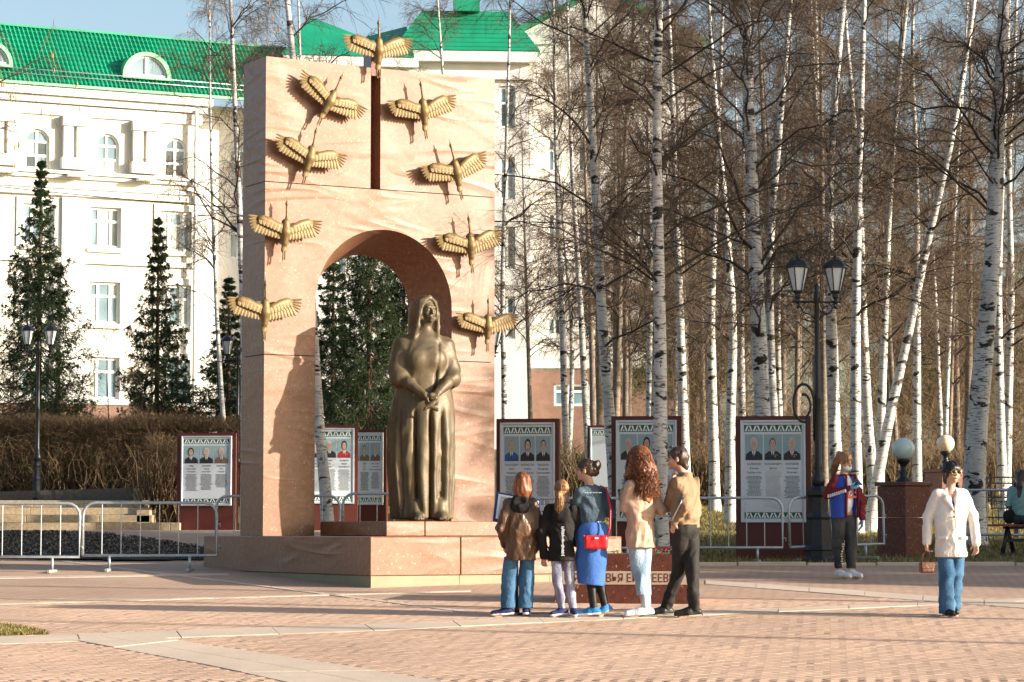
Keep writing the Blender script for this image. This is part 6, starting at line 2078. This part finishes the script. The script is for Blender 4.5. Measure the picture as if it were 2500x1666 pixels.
# 8 seated person on the bench ---------------------------------------------------
p = Person('person with long dark hair in a mint jacket seated on the bench', 2492, 40.3, 1.33, R(150), R(140), (.02, .0), (.0, .0, .56), None, R(8), sh_z=1.0)
p.s = .97
p.sh = {k: np.array([0.01, .03, 1.0]) + p.r * k * .165 for k in (-1, 1)}; p.nk = np.array([.01, .035, 1.045]); p.hd = np.array([.03, .06, 1.20])
p.legs({-1: (.33, .22, .50), 1: (.16, .34, .50)}, {-1: (.36, .24, .09), 1: (.2, .36, .09)}, {-1: (.45, .33, .02), 1: (.29, .45, .02)})
p.arms({-1: (.2, -.08, .76), 1: (-.19, .08, .76)}, {-1: (.27, .13, .64), 1: (.03, .28, .66)})
p.body({-1: ((.3, .9, 0), (0, 0, -1), .4), 1: ((.6, .7, 0), (0, 0, -1), .4)}, False)
S = p.sd(.0105); S.ell(p.hp, (.18, .15, .1), .04, 'add', p.B)
for k in (-1, 1): S.chain([p.hip[k], p.kn[k], p.an[k]], [.09, .07, .06], .02)
S.folds(.006, 20, 61); S.cut((0, 0, .12), (0, 0, 1)); S.build('trousers', M['jeans_dark'], p.root)
p.top(M['mint'], .50, (.18, .135), (.18, .14), (.082, .07, .055), 63, .009, .0, 'jacket')
S = hair_sdf(p); hair_cap(p, S, .0); S.chain([p.h(0, -.07, .0), p.h(-.02, -.12, -.15), p.h(-.03, -.13, -.32)], [.07, .05, .03], .03); S.folds(.005, 50, 64, (1, 1, .15)); S.build('hair', M['brunette'], p.root)
for k in (-1, 1): p.shoe(k, M['white_shoe'], M['sole_white'])
bb = at_depth(2462, 40.3)
bk2 = empty('backpack', (bb.x, bb.y, bb.z + .478), R(10), 'small black bag lying on the bench beside the seated person', 'bag')
S = SDF((-.14, -.12, -.02), (.14, .12, .3), .008); S.ell((0, 0, .11), (.1, .08, .12), .02); S.folds(.008, 25, 66); S.cut((0, 0, .0), (0, 0, 1)); S.build('bag_body', M['black_cloth'], bk2)
m = MB(); m.tube([(-.05, 0, .21), (-.03, 0, .27), (.03, 0, .27), (.05, 0, .21)], .008, 6); m.build('bag_handle', M['black_cloth'], bk2)
# ================================================================== vegetation
def m_birch():
    t = NT('birch_bark')
    v = t.coord((1, 1, 1))
    base = t.ramp(t.noise(t.coord((1, 1, .35)), 3, 5, .65), [(.3, (.40, .38, .35)), (.6, (.62, .60, .56))])
    len1 = t.ramp(t.noise(t.coord((7, 7, 55)), 1.0, 3, .55, .4), [(.555, 0.0), (.60, 1.0)])
    lm = t.ramp(t.noise(t.coord((1.5, 1.5, 1.1)), 1.0, 2, .5), [(.38, .35), (.58, 1.0)])
    c = t.mix(t.math('MULTIPLY', len1, lm), base, (.05, .045, .042))
    pt = t.ramp(t.noise(t.coord((2.6, 2.6, 5.0)), 1.0, 4, .6, .8), [(.565, 0.0), (.60, 1.0)])
    c = t.mix(pt, c, (.022, .019, .017))
    peel = t.ramp(t.noise(t.coord((2, 2, 5)), 1.3, 3, .6), [(.55, 0.0), (.75, .35)])
    c = t.mix(peel, c, (.42, .28, .18))
    t.bump(t.math('ADD', t.noise(t.coord((4, 4, 30)), 2, 4, .6), t.math('MULTIPLY', pt, -.8)), .5, .012)
    return t.fin(c, .65, 0, .3)
M['birch'] = m_birch()
M['old_bark'] = simple('grey_brown_bark', (.20, .16, .125), .85, .5, 9, .5, 30, 0, .25, 'Object', (1, 1, 2.5))
def m_twig(name, c0, c1):
    t = NT(name)
    geo = t.n('ShaderNodeNewGeometry')
    c = t.ramp(geo.outputs['Random Per Island'], [(0, c0), (1, c1)])
    return t.fin(c, .75, 0, .25)
M['twig'] = m_twig('birch_twig', (.055, .042, .033), (.185, .125, .078))
M['limb'] = m_twig('birch_limb', (.035, .027, .022), (.06, .046, .036))
M['hedge'] = m_twig('hedge_twig', (.065, .045, .026), (.215, .142, .072))
M['thicket'] = m_twig('thicket_twig', (.075, .05, .03), (.21, .135, .072))
M['catkin'] = simple('catkin', (.38, .19, .05), .7, .4, 30)
M['needle'] = m_twig('spruce_needle', (.018, .042, .02), (.085, .12, .045))
M['needle_far'] = m_twig('pine_needle', (.05, .06, .014), (.13, .12, .03))
M['spruce_bark'] = simple('spruce_bark', (.13, .075, .045), .9, .35, 12, .5, 30)

def kids_of(P, Rd, m, lo, hi, len_f, spread, rg, K=5, droop=.25, up=0.0, rscale=.55, rtip=.3, jit=.05, lmin=.0):
    """grow m side shoots on every polyline of P"""
    N, Kp, _ = P.shape
    Lp = np.linalg.norm(np.diff(P, axis=1), axis=2).sum(1)
    s = rg.uniform(lo, hi, (N, m)); s = np.sort(s, axis=1)
    f = s * (Kp - 1); i = np.minimum(f.astype(int), Kp - 2); w = f - i
    n_ = np.arange(N)[:, None]
    A, B = P[n_, i], P[n_, i + 1]
    st_ = A + (B - A) * w[..., None]
    T = B - A; T /= np.linalg.norm(T, axis=2, keepdims=True) + 1e-9
    rd = rg.normal(size=(N, m, 3))
    rd -= T * (rd * T).sum(2, keepdims=True); rd /= np.linalg.norm(rd, axis=2, keepdims=True) + 1e-9
    D = T * (1 - spread) + rd * spread + np.array([0, 0, up]); D /= np.linalg.norm(D, axis=2, keepdims=True)
    L = np.maximum(Lp[:, None] * len_f * (1.15 - .75 * s) * rg.uniform(.55, 1.35, (N, m)), lmin)
    tt = np.linspace(0, 1, K)
    Q = st_[:, :, None] + D[:, :, None] * (L[..., None] * tt)[..., None]
    Q = Q + np.array([0, 0, -1.0]) * (L[..., None] * tt ** 2 * droop * rg.uniform(.3, 1.5, (N, m, 1)))[..., None]
    jt = rg.normal(size=Q.shape) * (L[..., None, None] * jit) * (tt > 0)[None, None, :, None]
    Q = Q + np.cumsum(jt, axis=2) * .6
    r0 = (Rd[n_, i] * (1 - w) + Rd[n_, i + 1] * w) * rscale
    RR = r0[..., None] * (1 - (1 - rtip) * tt)
    return Q.reshape(N * m, K, 3), RR.reshape(N * m, K)

def grow_birch(trunk, r0, seed, n1=34, n2=11, n3=8, lo=.22, Lmax=3.4, side=None, droop3=.35, tw=.0027, low_limbs=0):
    rg = np.random.default_rng(seed)
    T = resample(trunk, 30)
    tt = np.linspace(0, 1, 30)
    rad = r0 * (0.30 * np.exp(-tt * 30) + 1 - .88 * tt ** .9) * (1 + .03 * rg.normal(size=30))
    tv, tf_ = np_tubes(T[None], rad[None], 12)
    s = np.sort(rg.uniform(lo, .985, n1)) if n1 else np.array([])
    if low_limbs: s[:low_limbs] = rg.uniform(lo * .6, lo * 1.3, low_limbs)
    f = s * 29; i = np.minimum(f.astype(int), 28); w = (f - i)[:, None]
    st_ = T[i] * (1 - w) + T[i + 1] * w
    az = rg.uniform(0, 2 * np.pi, n1) + np.arange(n1) * 2.4
    el = R(28) + R(34) * s + rg.normal(0, .13, n1)
    if side is not None:
        az = side + rg.normal(0, 1.1, n1)
    D = np.stack([np.cos(az) * np.cos(el), np.sin(az) * np.cos(el), np.sin(el)], -1)
    L = Lmax * (1.08 - s) ** .75 * rg.uniform(.65, 1.2, n1) + .35
    K = 9
    k = np.linspace(0, 1, K)
    P = st_[:, None] + D[:, None] * (L[:, None] * k)[..., None]
    P[:, :, 2] -= L[:, None] * (.34 * k ** 2.2) * rg.uniform(.5, 1.5, (n1, 1))
    P += np.cumsum(rg.normal(size=P.shape) * (L[:, None, None] * .022) * (k > 0)[None, :, None], axis=1)
    Rp = (np.interp(s, tt, rad) * .27 * rg.uniform(.6, 1.15, n1) + .005)[:, None] * (1 - .84 * k)
    Rp = np.minimum(Rp, .026 * (1 - .84 * k)[None] * rg.uniform(.75, 1.2, (n1, 1)))
    P2, R2 = kids_of(P, Rp, n2, .12, 1.0, .42, .55, rg, 6, .28, .12, .6, .35, .05, .35)
    P3, R3 = kids_of(P2, R2, n3, .1, 1.0, .55, .55, rg, 5, droop3, .0, .55, .5, .05, .28)
    R3 = np.clip(R3, tw * .55, tw * 1.6)
    R2 = np.maximum(R2, tw * 1.3)
    limbs = np_tubes(P, Rp, 6)
    c2 = np_tubes(P2, R2, 4); c3 = np_tubes(P3, R3, 3)
    tipP = P3[:, -1]
    return (tv, tf_), limbs, cat_geo([c2, c3]), tipP

def birch_tree(label, trunk, r0, seed, group='bare birches of the grove', catkins=0, rel=True, **kw):
    b0 = Vector(trunk[0])
    tr = [(p[0] - b0[0], p[1] - b0[1], p[2] - b0[2]) for p in trunk]
    (tv, tf_), lb, cr, tips = grow_birch(tr, r0, seed, **kw)
    root = empty('birch_tree', b0, 0, label, 'tree', group)
    o = link_mesh('trunk', np_mesh('trunk', tv, tf_), root, M['birch'])
    o = link_mesh('limbs', np_mesh('limbs', *lb), root, M['limb']); tag(o, kind='stuff')
    o = link_mesh('crown', np_mesh('crown', *cr), root, M['twig']); tag(o, kind='stuff')
    if catkins:
        rg = np.random.default_rng(seed + 5)
        tp = tips[rg.integers(0, len(tips), catkins)]
        tp = np.concatenate([tp, tp + rg.normal(0, .015, tp.shape)])
        ln = rg.uniform(.05, .1, len(tp))
        k = np.linspace(0, 1, 4)
        P = tp[:, None] - np.array([0, 0, 1.])[None, None] * (ln[:, None] * k)[..., None] + rg.normal(0, .006, (len(tp), 1, 3)) * k[None, :, None]
        o = link_mesh('catkins', np_mesh('catkins', *np_tubes(P, np.array([.004, .008, .008, .003])[None].repeat(len(tp), 0), 5)), root, M['catkin']); tag(o, kind='stuff')
    return root
def trunk_px(pts, Y, top, base_v=None, r=None):
    """trunk through photo pixels at one depth; goes on above the frame to the given height"""
    P = [pix(u, v, Y) for u, v in pts]
    z0 = ground_z(P[0].x, Y) - .06
    P[0].z = z0
    out = [P[0]]
    for p in P[1:]:
        if p.z > out[-1].z + .1: out.append(p)
    d = (out[-1] - out[-2]).normalized()
    while out[-1].z < z0 + top:
        d = (d + Vector((0, 0, .25))).normalized()
        out.append(out[-1] + d * 1.5)
    return out
front = [
    # label, pixels from foot to top, depth, radius, kwargs
    ('straight white birch in front of the middle stand', [(1612, 1345), (1611, 1100), (1614, 900), (1607, 600), (1603, 300), (1609, 0)], 38.6, .125, 21, dict(n1=42, n2=14, n3=13, lo=.28)),
    ('leaning shaded birch between the two stands', [(1508, 1300), (1488, 1000), (1470, 800), (1462, 600), (1448, 350), (1425, 0)], 44.0, .115, 22, dict(n1=46, n2=14, n3=13, lo=.2, Lmax=3.8)),
    ('stout dark barked birch behind the stand beside the lamp post', [(1868, 1340), (1862, 1000), (1850, 760), (1838, 500), (1828, 250), (1822, 0)], 42.0, .165, 23, dict(n1=46, n2=14, n3=13, lo=.2, Lmax=3.8)),
    ('thick pale birch with black scars behind the white blazer', [(2372, 1290), (2378, 1150), (2388, 1000), (2408, 800), (2428, 560), (2436, 300), (2452, 0)], 43.5, .215, 24, dict(n1=42, n2=14, n3=12, lo=.3, Lmax=3.8)),
    ('slim leaning birch seen through the arch beside the statue', [(803, 1290), (800, 1230), (778, 1050), (768, 850), (757, 690), (730, 400), (715, 120), (700, 0)], 43.0, .105, 25, dict(n1=26, n2=10, n3=8, lo=.3, Lmax=2.6)),
]
for lb, px_, Y, r0, sd, kw in front:
    birch_tree(lb, trunk_px(px_, Y, 14.5), r0, sd, **kw)
back = [
    ('sunlit birch right behind the lamp post', [(2045, 1250), (2035, 1000), (2028, 750), (2022, 500), (2036, 250), (2060, 0)], 49.0, .15),
    ('sunlit birch with black collars beside the phone girl', [(2092, 1260), (2088, 1000), (2090, 750), (2096, 450), (2104, 200), (2110, 0)], 48.0, .125),
    ('pale birch just behind the black collared one', [(2140, 1250), (2120, 1050), (2108, 800), (2102, 550), (2085, 300), (2060, 0)], 54.0, .125),
    ('upright birch forking low beside the curved one', [(2145, 1240), (2150, 1050), (2160, 800), (2168, 550), (2185, 300), (2215, 0)], 50.0, .10),
    ('curved birch leaning over beside the globe lamp', [(2120, 1255), (2150, 1120), (2180, 980), (2222, 800), (2262, 600), (2312, 400), (2350, 200)], 48.5, .115),
    ('birch behind the pale globe lamp', [(2240, 1240), (2238, 1000), (2240, 700), (2238, 400), (2226, 150), (2230, 0)], 55.0, .11),
    ('thin far birch between the globe lamps', [(2302, 1230), (2312, 950), (2322, 700), (2334, 450), (2352, 200)], 60.0, .075),
    ('pale birch right behind the thick scarred one', [(2450, 1240), (2440, 950), (2436, 700), (2446, 400), (2460, 100)], 54.0, .12),
    ('sunlit birch by the far end of the iron fence', [(2455, 1235), (2462, 1000), (2470, 700), (2462, 400), (2478, 100)], 58.0, .11),
    ('birch beside the stout dark barked one', [(1908, 1270), (1890, 1050), (1880, 850), (1878, 600), (1905, 300), (1930, 0)], 46.0, .105),
    ('birch with whitewashed foot right of the man', [(1783, 1279), (1782, 1050), (1792, 800), (1770, 500), (1742, 200), (1730, 0)], 52.5, .115),
    ('pale birch left of the whitewashed one', [(1745, 1250), (1742, 1050), (1735, 800), (1745, 500), (1760, 150)], 59.0, .13),
    ('sunlit birch just right of the middle stand', [(1678, 1260), (1668, 1000), (1660, 750), (1650, 500), (1642, 250), (1632, 0)], 54.0, .12),
    ('slim birch against the gabled wing', [(1445, 1240), (1430, 1000), (1415, 700), (1395, 400), (1385, 0)], 62.0, .10),
    ('slim sunlit birch along the right edge of the arch', [(1232, 1250), (1232, 1000), (1226, 700), (1236, 350), (1246, 0)], 60.0, .085),
    ('young birch behind the top of the arch, left of the crane', [(1102, 1250), (1098, 700), (1090, 300), (1068, 0)], 58.0, .085),
    ('thin birch rising behind the upper left panel', [(745, 1250), (742, 700), (738, 300), (728, 0)], 58.0, .08),
    ('thin birch by the left edge of the arch', [(560, 1240), (530, 800), (515, 400), (512, 100)], 64.0, .075),
]
BACKROOTS = []
for k, (lb, px_, Y, r0) in enumerate(back):
    BACKROOTS.append(birch_tree(lb, trunk_px(px_, Y, 14.0), r0, 40 + k, n1=30 if k < 16 else 24, n2=13, n3=13, lo=.24 if k < 15 else .3, Lmax=3.0, tw=.0036))
# more birches filling the grove behind, copies of those above
rg = np.random.default_rng(77)
spots = []
for k in range(42):
    Y = rg.uniform(62, 95)
    u = rg.uniform(1560, 2540) if k < 32 else rg.uniform(1290, 1600)
    spots.append((u, Y))
for k, (u, Y) in enumerate(spots):
    src = BACKROOTS[[0, 1, 3, 5, 7, 8, 9, 11, 12, 13][k % 10]]
    x = (u - CU) / F * Y
    c = copy_tree(src)
    c.location = (x, Y, ground_z(x, Y) - .05)
    c.rotation_euler = (0, 0, rg.uniform(0, 6.28))
    s_ = rg.uniform(.85, 1.2); c.scale = (s_, s_, s_)
    c['label'] = 'bare birch far back in the dense grove behind the lawn' if u > 1600 else 'bare birch standing back by the gabled wing'
    c['group'] = 'far birches of the grove' if u > 1600 else 'birches by the gabled wing'
    for ch in kids(c):
        if ch.name.startswith('trunk') and k % 3:
            ch.material_slots[0].link = 'OBJECT'; ch.material_slots[0].material = M['old_bark']
# birches standing out of view to the sun's side: their shadows cross the paving
tall0 = birch_tree('birch beyond the paving whose shadow crosses the plaza', [Vector((25, 22.0, g(25, 22))), Vector((25.1, 22, 6)), Vector((25, 22.1, 12)), Vector((25.2, 22, 17))], .13, 95, 'birches beside the plaza', n1=18, n2=8, n3=6, lo=.66, Lmax=2.2)
for k, (x, y) in enumerate(((27, 18.4), (24, 24.6))):
    c = copy_tree(tall0)
    c.location = (x, y, g(x, y) - .05); c.rotation_euler = (0, 0, k * 1.3)
    c['label'] = 'birch beyond the paving whose shadow crosses the plaza'; c['group'] = 'birches beside the plaza'
# birch with catkins whose hanging twigs reach in at the upper left
cb_ = birch_tree('birch with hanging orange catkins beside the barriers', [Vector((-8.3, 33.5, g(-8.3, 33.5))), Vector((-8.2, 33.5, 5)), Vector((-8.0, 33.6, 9)), Vector((-7.9, 33.6, 13))], .13, 91, None, 420, n1=26, n2=11, n3=8, lo=.42, Lmax=3.2, side=0.1, droop3=1.6)
cb2 = birch_tree('birch with catkins in front of the cream building', [Vector((-5.35, 52, g(-5.35, 52))), Vector((-5.4, 52, 6)), Vector((-5.6, 52, 10)), Vector((-5.9, 52, 16))], .11, 92, None, 260, n1=34, n2=11, n3=8, lo=.4, Lmax=3.2, droop3=1.2)

# ------------------------------------------------------------------ spruces
def grow_spruce(Ht, Rb, seed, dens=1.0):
    rg = np.random.default_rng(seed)
    zs_ = []
    z = .35
    while z < Ht - .15:
        zs_.append(z); z += .22 + .16 * (1 - z / Ht)
    st_, D, L = [], [], []
    for z in zs_:
        n = 9 if z < Ht * .45 else (7 if z < Ht * .75 else 5)
        a0 = rg.uniform(0, 6.28)
        for k in range(n):
            az = a0 + k * 2 * np.pi / n + rg.normal(0, .2)
            fr_ = 1 - z / Ht
            l_ = Rb * fr_ ** 1.1 * rg.uniform(.66, 1.18) + .035
            if z < .7: l_ *= .85
            el = R(-16) + R(52) * (z / Ht) ** 2 + rg.normal(0, .09)
            st_.append((0, 0, z)); L.append(l_); D.append((np.cos(az) * np.cos(el), np.sin(az) * np.cos(el), np.sin(el)))
    st_, D, L = np.array(st_), np.array(D), np.array(L)
    k = np.linspace(0, 1, 8)
    P = st_[:, None] + D[:, None] * (L[:, None] * k)[..., None]
    P[:, :, 2] += L[:, None] * (-.30 * np.sin(np.pi * k * .75) + .20 * k ** 3)
    P += rg.normal(size=P.shape) * .012
    Rp = (.006 + .012 * L)[:, None] * (1 - .8 * k)
    P2, R2 = kids_of(P, Rp, int(18 * dens), .16, 1.0, .34, .62, rg, 4, .3, 0, .4, .4, .02, .07)
    lg = L > .65
    Pe, Re = kids_of(P[lg], Rp[lg], int(20 * dens), .25, 1.0, .26, .6, rg, 4, .3, 0, .4, .4, .02, .12)
    P2, R2 = np.concatenate([P2, Pe]), np.concatenate([R2, Re])
    P3, R3 = kids_of(P2, R2, 3, .15, .9, .55, .6, rg, 3, .25, 0, .5, .5, .02, .04)
    br = np_tubes(P, Rp, 4)
    # needles: short blades along shoots and branches
    allP = []
    for (Q, m_) in ((P2, 26), (P3, 15), (P, 40)):
        N_, K_, _ = Q.shape
        s = rg.uniform(.08, 1, (N_, m_)); f = s * (K_ - 1); i = np.minimum(f.astype(int), K_ - 2); w = (f - i)[..., None]
        n_ = np.arange(N_)[:, None]
        A, B = Q[n_, i], Q[n_, i + 1]
        T = B - A; T /= np.linalg.norm(T, axis=2, keepdims=True) + 1e-9
        d = T * .8 + rg.normal(size=T.shape) * np.array([.55, .55, .3]) + np.array([0, 0, -.12])
        allP.append(((A + (B - A) * w).reshape(-1, 3), d.reshape(-1, 3)))
    p = np.concatenate([a for a, _ in allP]); d = np.concatenate([b for _, b in allP])
    d /= np.linalg.norm(d, axis=1, keepdims=True)
    ln = rg.uniform(.028, .055, len(p))[:, None]
    sd = np.cross(d, rg.normal(size=d.shape)); sd /= np.linalg.norm(sd, axis=1, keepdims=True) + 1e-9
    sd *= .0062
    V = np.stack([p - sd, p + sd, p + d * ln], 1).reshape(-1, 3)
    Fq = np.arange(len(V)).reshape(-1, 3)
    zz_ = np.linspace(0, Ht, 12)
    tr = np_tubes(np.stack([0 * zz_, 0 * zz_, zz_], -1)[None], (np.linspace(.11 * Ht / 8, .008, 12))[None], 8)
    return tr, br, (V, Fq)
def spruce_proto(Ht, Rb, seed, dens=1.0):
    tr, br, nd = grow_spruce(Ht, Rb, seed, dens)
    a, b_, c = np_mesh('trunk', *tr), np_mesh('branches', *br), np_mesh('needles', *nd, False)
    a.materials.append(M['spruce_bark']); b_.materials.append(M['spruce_bark']); c.materials.append(M['needle'])
    return a, b_, c
SP = [spruce_proto(8.8, 2.45, 3), spruce_proto(7.6, 1.85, 4)]
def spruce(label, x, y, z, k, sx=1.0, sz=1.0, rz=0.0, group='dark spruces in front of the building'):
    root = empty('spruce_tree', (x, y, z), rz, label, 'tree', group)
    root.scale = (sx, sx, sz)
    share('trunk', SP[k][0], root)
    tag(share('branches', SP[k][1], root), kind='stuff'); tag(share('crown', SP[k][2], root), kind='stuff')
    return root
spruce('large dark spruce in front of the cream building', xpx(92, 64), 64, 2.55, 0)
spruce('slim spruce between the window columns', xpx(382, 66), 66, 2.55, 1, 1.0, 1.0, 1.1)
spruce('spruce half hidden behind the dark side of the arch', xpx(556, 68), 68, 2.55, 1, 1.2, .82, 2.0)
spruce('tall spruce seen through the middle of the arch', xpx(900, 60), 60, 2.1, 0, .85, 1.0, .6)
spruce('spruce seen at the left inside the arch', xpx(812, 66), 66, 2.3, 1, 1.1, 1.0, 3.0)
spruce('spruce behind the head of the statue', xpx(985, 64), 64, 2.4, 0, .75, .95, 4.2)
# tall spruces to the right of the plaza, out of view: they shade the stands
for k, (x, y, sx, sz) in enumerate(((22, 32.8, 1.75, 1.95), (24, 34.6, 1.8, 2.15), (21.5, 36.8, 1.8, 2.1), (24, 39.2, 1.8, 2.05), (22, 29.7, 1.35, .84), (23, 28.3, 1.3, .62), (19.5, 30.6, 1.3, .70), (20, 34.5, 1.5, 1.7), (26, 37, 1.8, 2.1))):
    spruce('spruce beside the plaza whose shade falls on the stands', x, y, g(x, y), 0, sx, sz, k * 1.1, 'spruces beside the plaza')
for k, (x, y) in enumerate(((-15, 30), (-17, 36), (-14.5, 24))):  # unseen spruces, added out of view to darken the arch's left faces
    spruce('unseen spruce added on the left to darken the side of the arch', x, y, g(x, y), 0, 1.6, 1.5, k * 2.1, 'unseen spruces added on the left')

# ------------------------------------------------------------------ clipped hedges and the brown thicket behind the grove
def twig_mass(n, x0, x1, y0, y1, zfun, hmax, lmin, lmax, seed, r=.0045, lean=.35, vert=1.0, K=3, topbias=0.0):
    rg = np.random.default_rng(seed)
    x, y = rg.uniform(x0, x1, n), rg.uniform(y0, y1, n)
    z0 = zfun(x, y)
    hh = hmax * (1 + .05 * np.sin(x * 2.1) + .04 * np.sin(x * 5.3 + y) + rg.normal(0, .03, n)) if np.isscalar(hmax) else hmax(x, y) * (1 + rg.normal(0, .08, n))
    L = rg.uniform(lmin, lmax, n)
    q = rg.uniform(0, 1, n) ** (1 / (1 + topbias))
    zs_ = z0 + q * np.maximum(hh - L, .02)
    D = np.stack([rg.normal(0, lean, n), rg.normal(0, lean, n), np.full(n, vert)], -1); D /= np.linalg.norm(D, axis=1, keepdims=True)
    k = np.linspace(0, 1, K)
    P = np.stack([x, y, zs_], -1)[:, None] + D[:, None] * (L[:, None] * k)[..., None]
    P += np.cumsum(rg.normal(size=P.shape) * (L[:, None, None] * .09) * (k > 0)[None, :, None], axis=1)
    return np_tubes(P, r * rg.uniform(.6, 1.5, (n, 1)) * (1 - .6 * k), 3)
hx0, hx1 = xpx(-80, 60), xpx(585, 60)
ge = cat_geo([twig_mass(13000, hx0, hx1, 59.3, 60.7, lambda x, y: gz(x, y), 2.15, .12, .32, 1, .0045, .9, .8, 3, .5),
              twig_mass(12000, hx0, hx1, 59.25, 60.7, lambda x, y: gz(x, y), 2.1, .1, .3, 11, .0045, 2.2, .3, 3, .3),
              twig_mass(800, hx0, hx1, 59.2, 60.4, lambda x, y: gz(x, y), 1.5, .7, 1.3, 2, .011, .3, 1, 5),
              twig_mass(9000, hx0, hx1, 59.2, 60.8, lambda x, y: gz(x, y) + 1.75, .42, .08, .2, 3, .0038, .8)])
hd = empty('clipped_hedge', (hx1, 60, 2.62), 0, 'long clipped leafless brown hedge above the granite stairs', 'hedge')
v_, f_ = ge; v_ = v_ - np.array([hx1, 60, 2.62])
tag(link_mesh('twigs', np_mesh('twigs', v_, f_), hd, M['hedge']), kind='stuff')
bx0, bx1 = xpx(355, 57.5), xpx(470, 57.5)
ge = cat_geo([twig_mass(4200, bx0, bx1, 57.4, 58.4, lambda x, y: gz(x, y), 2.2, .12, .32, 4, .0042, .9, .8), twig_mass(500, bx0, bx1, 57.3, 58.2, lambda x, y: gz(x, y), 1.6, .9, 1.5, 5, .012, .2, 1, 4)])
tag(link_mesh('hedge_end', np_mesh('hedge_end', *ge), None, M['hedge']), 'end of the hedge growing down beside the stairs pier', 'hedge')
rx0, rx1 = 1.0, 15.5
ge = cat_geo([twig_mass(20000, rx0, rx1, 63.2, 64.6, lambda x, y: gz(x, y), 1.7, .15, .4, 6, .005, .9, .8), twig_mass(3000, rx0, rx1, 63.0, 64.2, lambda x, y: gz(x, y), 1.2, .8, 1.3, 7, .011, .2, 1, 4)])
tag(link_mesh('lawn_hedge', np_mesh('lawn_hedge', *ge), None, M['hedge']), 'leafless brown hedge along the far edge of the lawn', 'hedge')
ge = cat_geo([twig_mass(15000, 5, 27, 70, 96, lambda x, y: gz(x, y), lambda x, y: 7.0 + 1.5 * np.sin(x * .7) + .8 * np.sin(x * 1.9 + 1), .4, 1.2, 8, .007, .9, .9, 4),
              twig_mass(22000, 4, 27, 66, 90, lambda x, y: gz(x, y), lambda x, y: 4.2 + 1.0 * np.sin(x * 1.1 + y * .2), .3, .9, 9, .006, 1.0, .7, 4)])
tag(link_mesh('brown_thicket', np_mesh('brown_thicket', *ge), None, M['thicket']), 'dense sunlit brown thicket of leafless saplings behind the grove', 'thicket', None, 'stuff')
# far pines showing between the birches
def pine_mesh(seed):
    rg = np.random.default_rng(seed)
    cl_ = []
    for k in range(46):
        a, r_ = rg.uniform(0, 6.28), rg.uniform(0, 1) ** .5
        z = rg.uniform(.3, 1)
        rr = 2.1 * (1.05 - z) ** .6 * r_
        cl_.append((rr * np.cos(a), rr * np.sin(a), 9 * z))
    c = np.array(cl_)
    n = 420
    p = c[:, None] + rg.normal(size=(len(c), n, 3)) * np.array([.42, .42, .22])
    p = p.reshape(-1, 3); d = rg.normal(size=p.shape) + np.array([0, 0, .5]); d /= np.linalg.norm(d, axis=1, keepdims=True)
    sd = np.cross(d, rg.normal(size=d.shape)); sd /= np.linalg.norm(sd, axis=1, keepdims=True)
    V = np.stack([p - sd * .018, p + sd * .018, p + d * .17], 1).reshape(-1, 3)
    return np_mesh('crown', V, np.arange(len(V)).reshape(-1, 3), False)
pm_ = pine_mesh(5); pm_.materials.append(M['needle_far'])
zz_ = np.linspace(0, 8.8, 8); ptr = np_mesh('trunk', *np_tubes(np.stack([.1 * np.sin(zz_), 0 * zz_, zz_], -1)[None], np.linspace(.16, .03, 8)[None], 8)); ptr.materials.append(M['spruce_bark'])
for k, (u, Y, s_) in enumerate(((2200, 98, 1.0), (2290, 101, 1.08), (2345, 97, .95), (1600, 108, .9), (1690, 100, 1.1), (2470, 104, 1.0))):
    x = (u - CU) / F * Y
    root = empty('pine_tree', (x, Y, ground_z(x, Y)), k * 1.3, 'olive green pine showing between the far birch trunks', 'tree', 'far pines behind the grove')
    root.scale = (s_,) * 3
    share('trunk', ptr, root); tag(share('crown', pm_, root), kind='stuff')
# young bare saplings against the cream wall
for k, (u, Y, h_) in enumerate(((275, 63, 4.2), (345, 64, 3.4), (170, 63.5, 3.0), (30, 62.5, 2.6))):
    x = xpx(u, Y)
    (tv, tf_), lb_, cr_, _t = grow_birch([(0, 0, 0), (.1 * (k - 1), 0, h_ * .5), (.2 * (k - 1), .1, h_)], .03, 300 + k, n1=12, n2=6, n3=4, lo=.25, Lmax=1.2, tw=.004)
    root = empty('young_sapling', (x, Y, 2.6), 0, ['slim bare sapling beside the slim spruce', 'bare sapling under the slim spruce', 'low bare sapling under the large spruce', 'bare shrub at the foot of the large spruce'][k], 'sapling', 'bare saplings by the hedge')
    link_mesh('trunk', np_mesh('trunk', tv, tf_), root, M['limb'])
    tag(link_mesh('crown', np_mesh('crown', *cat_geo([lb_, cr_])), root, M['hedge']), kind='stuff')
flush_texts()
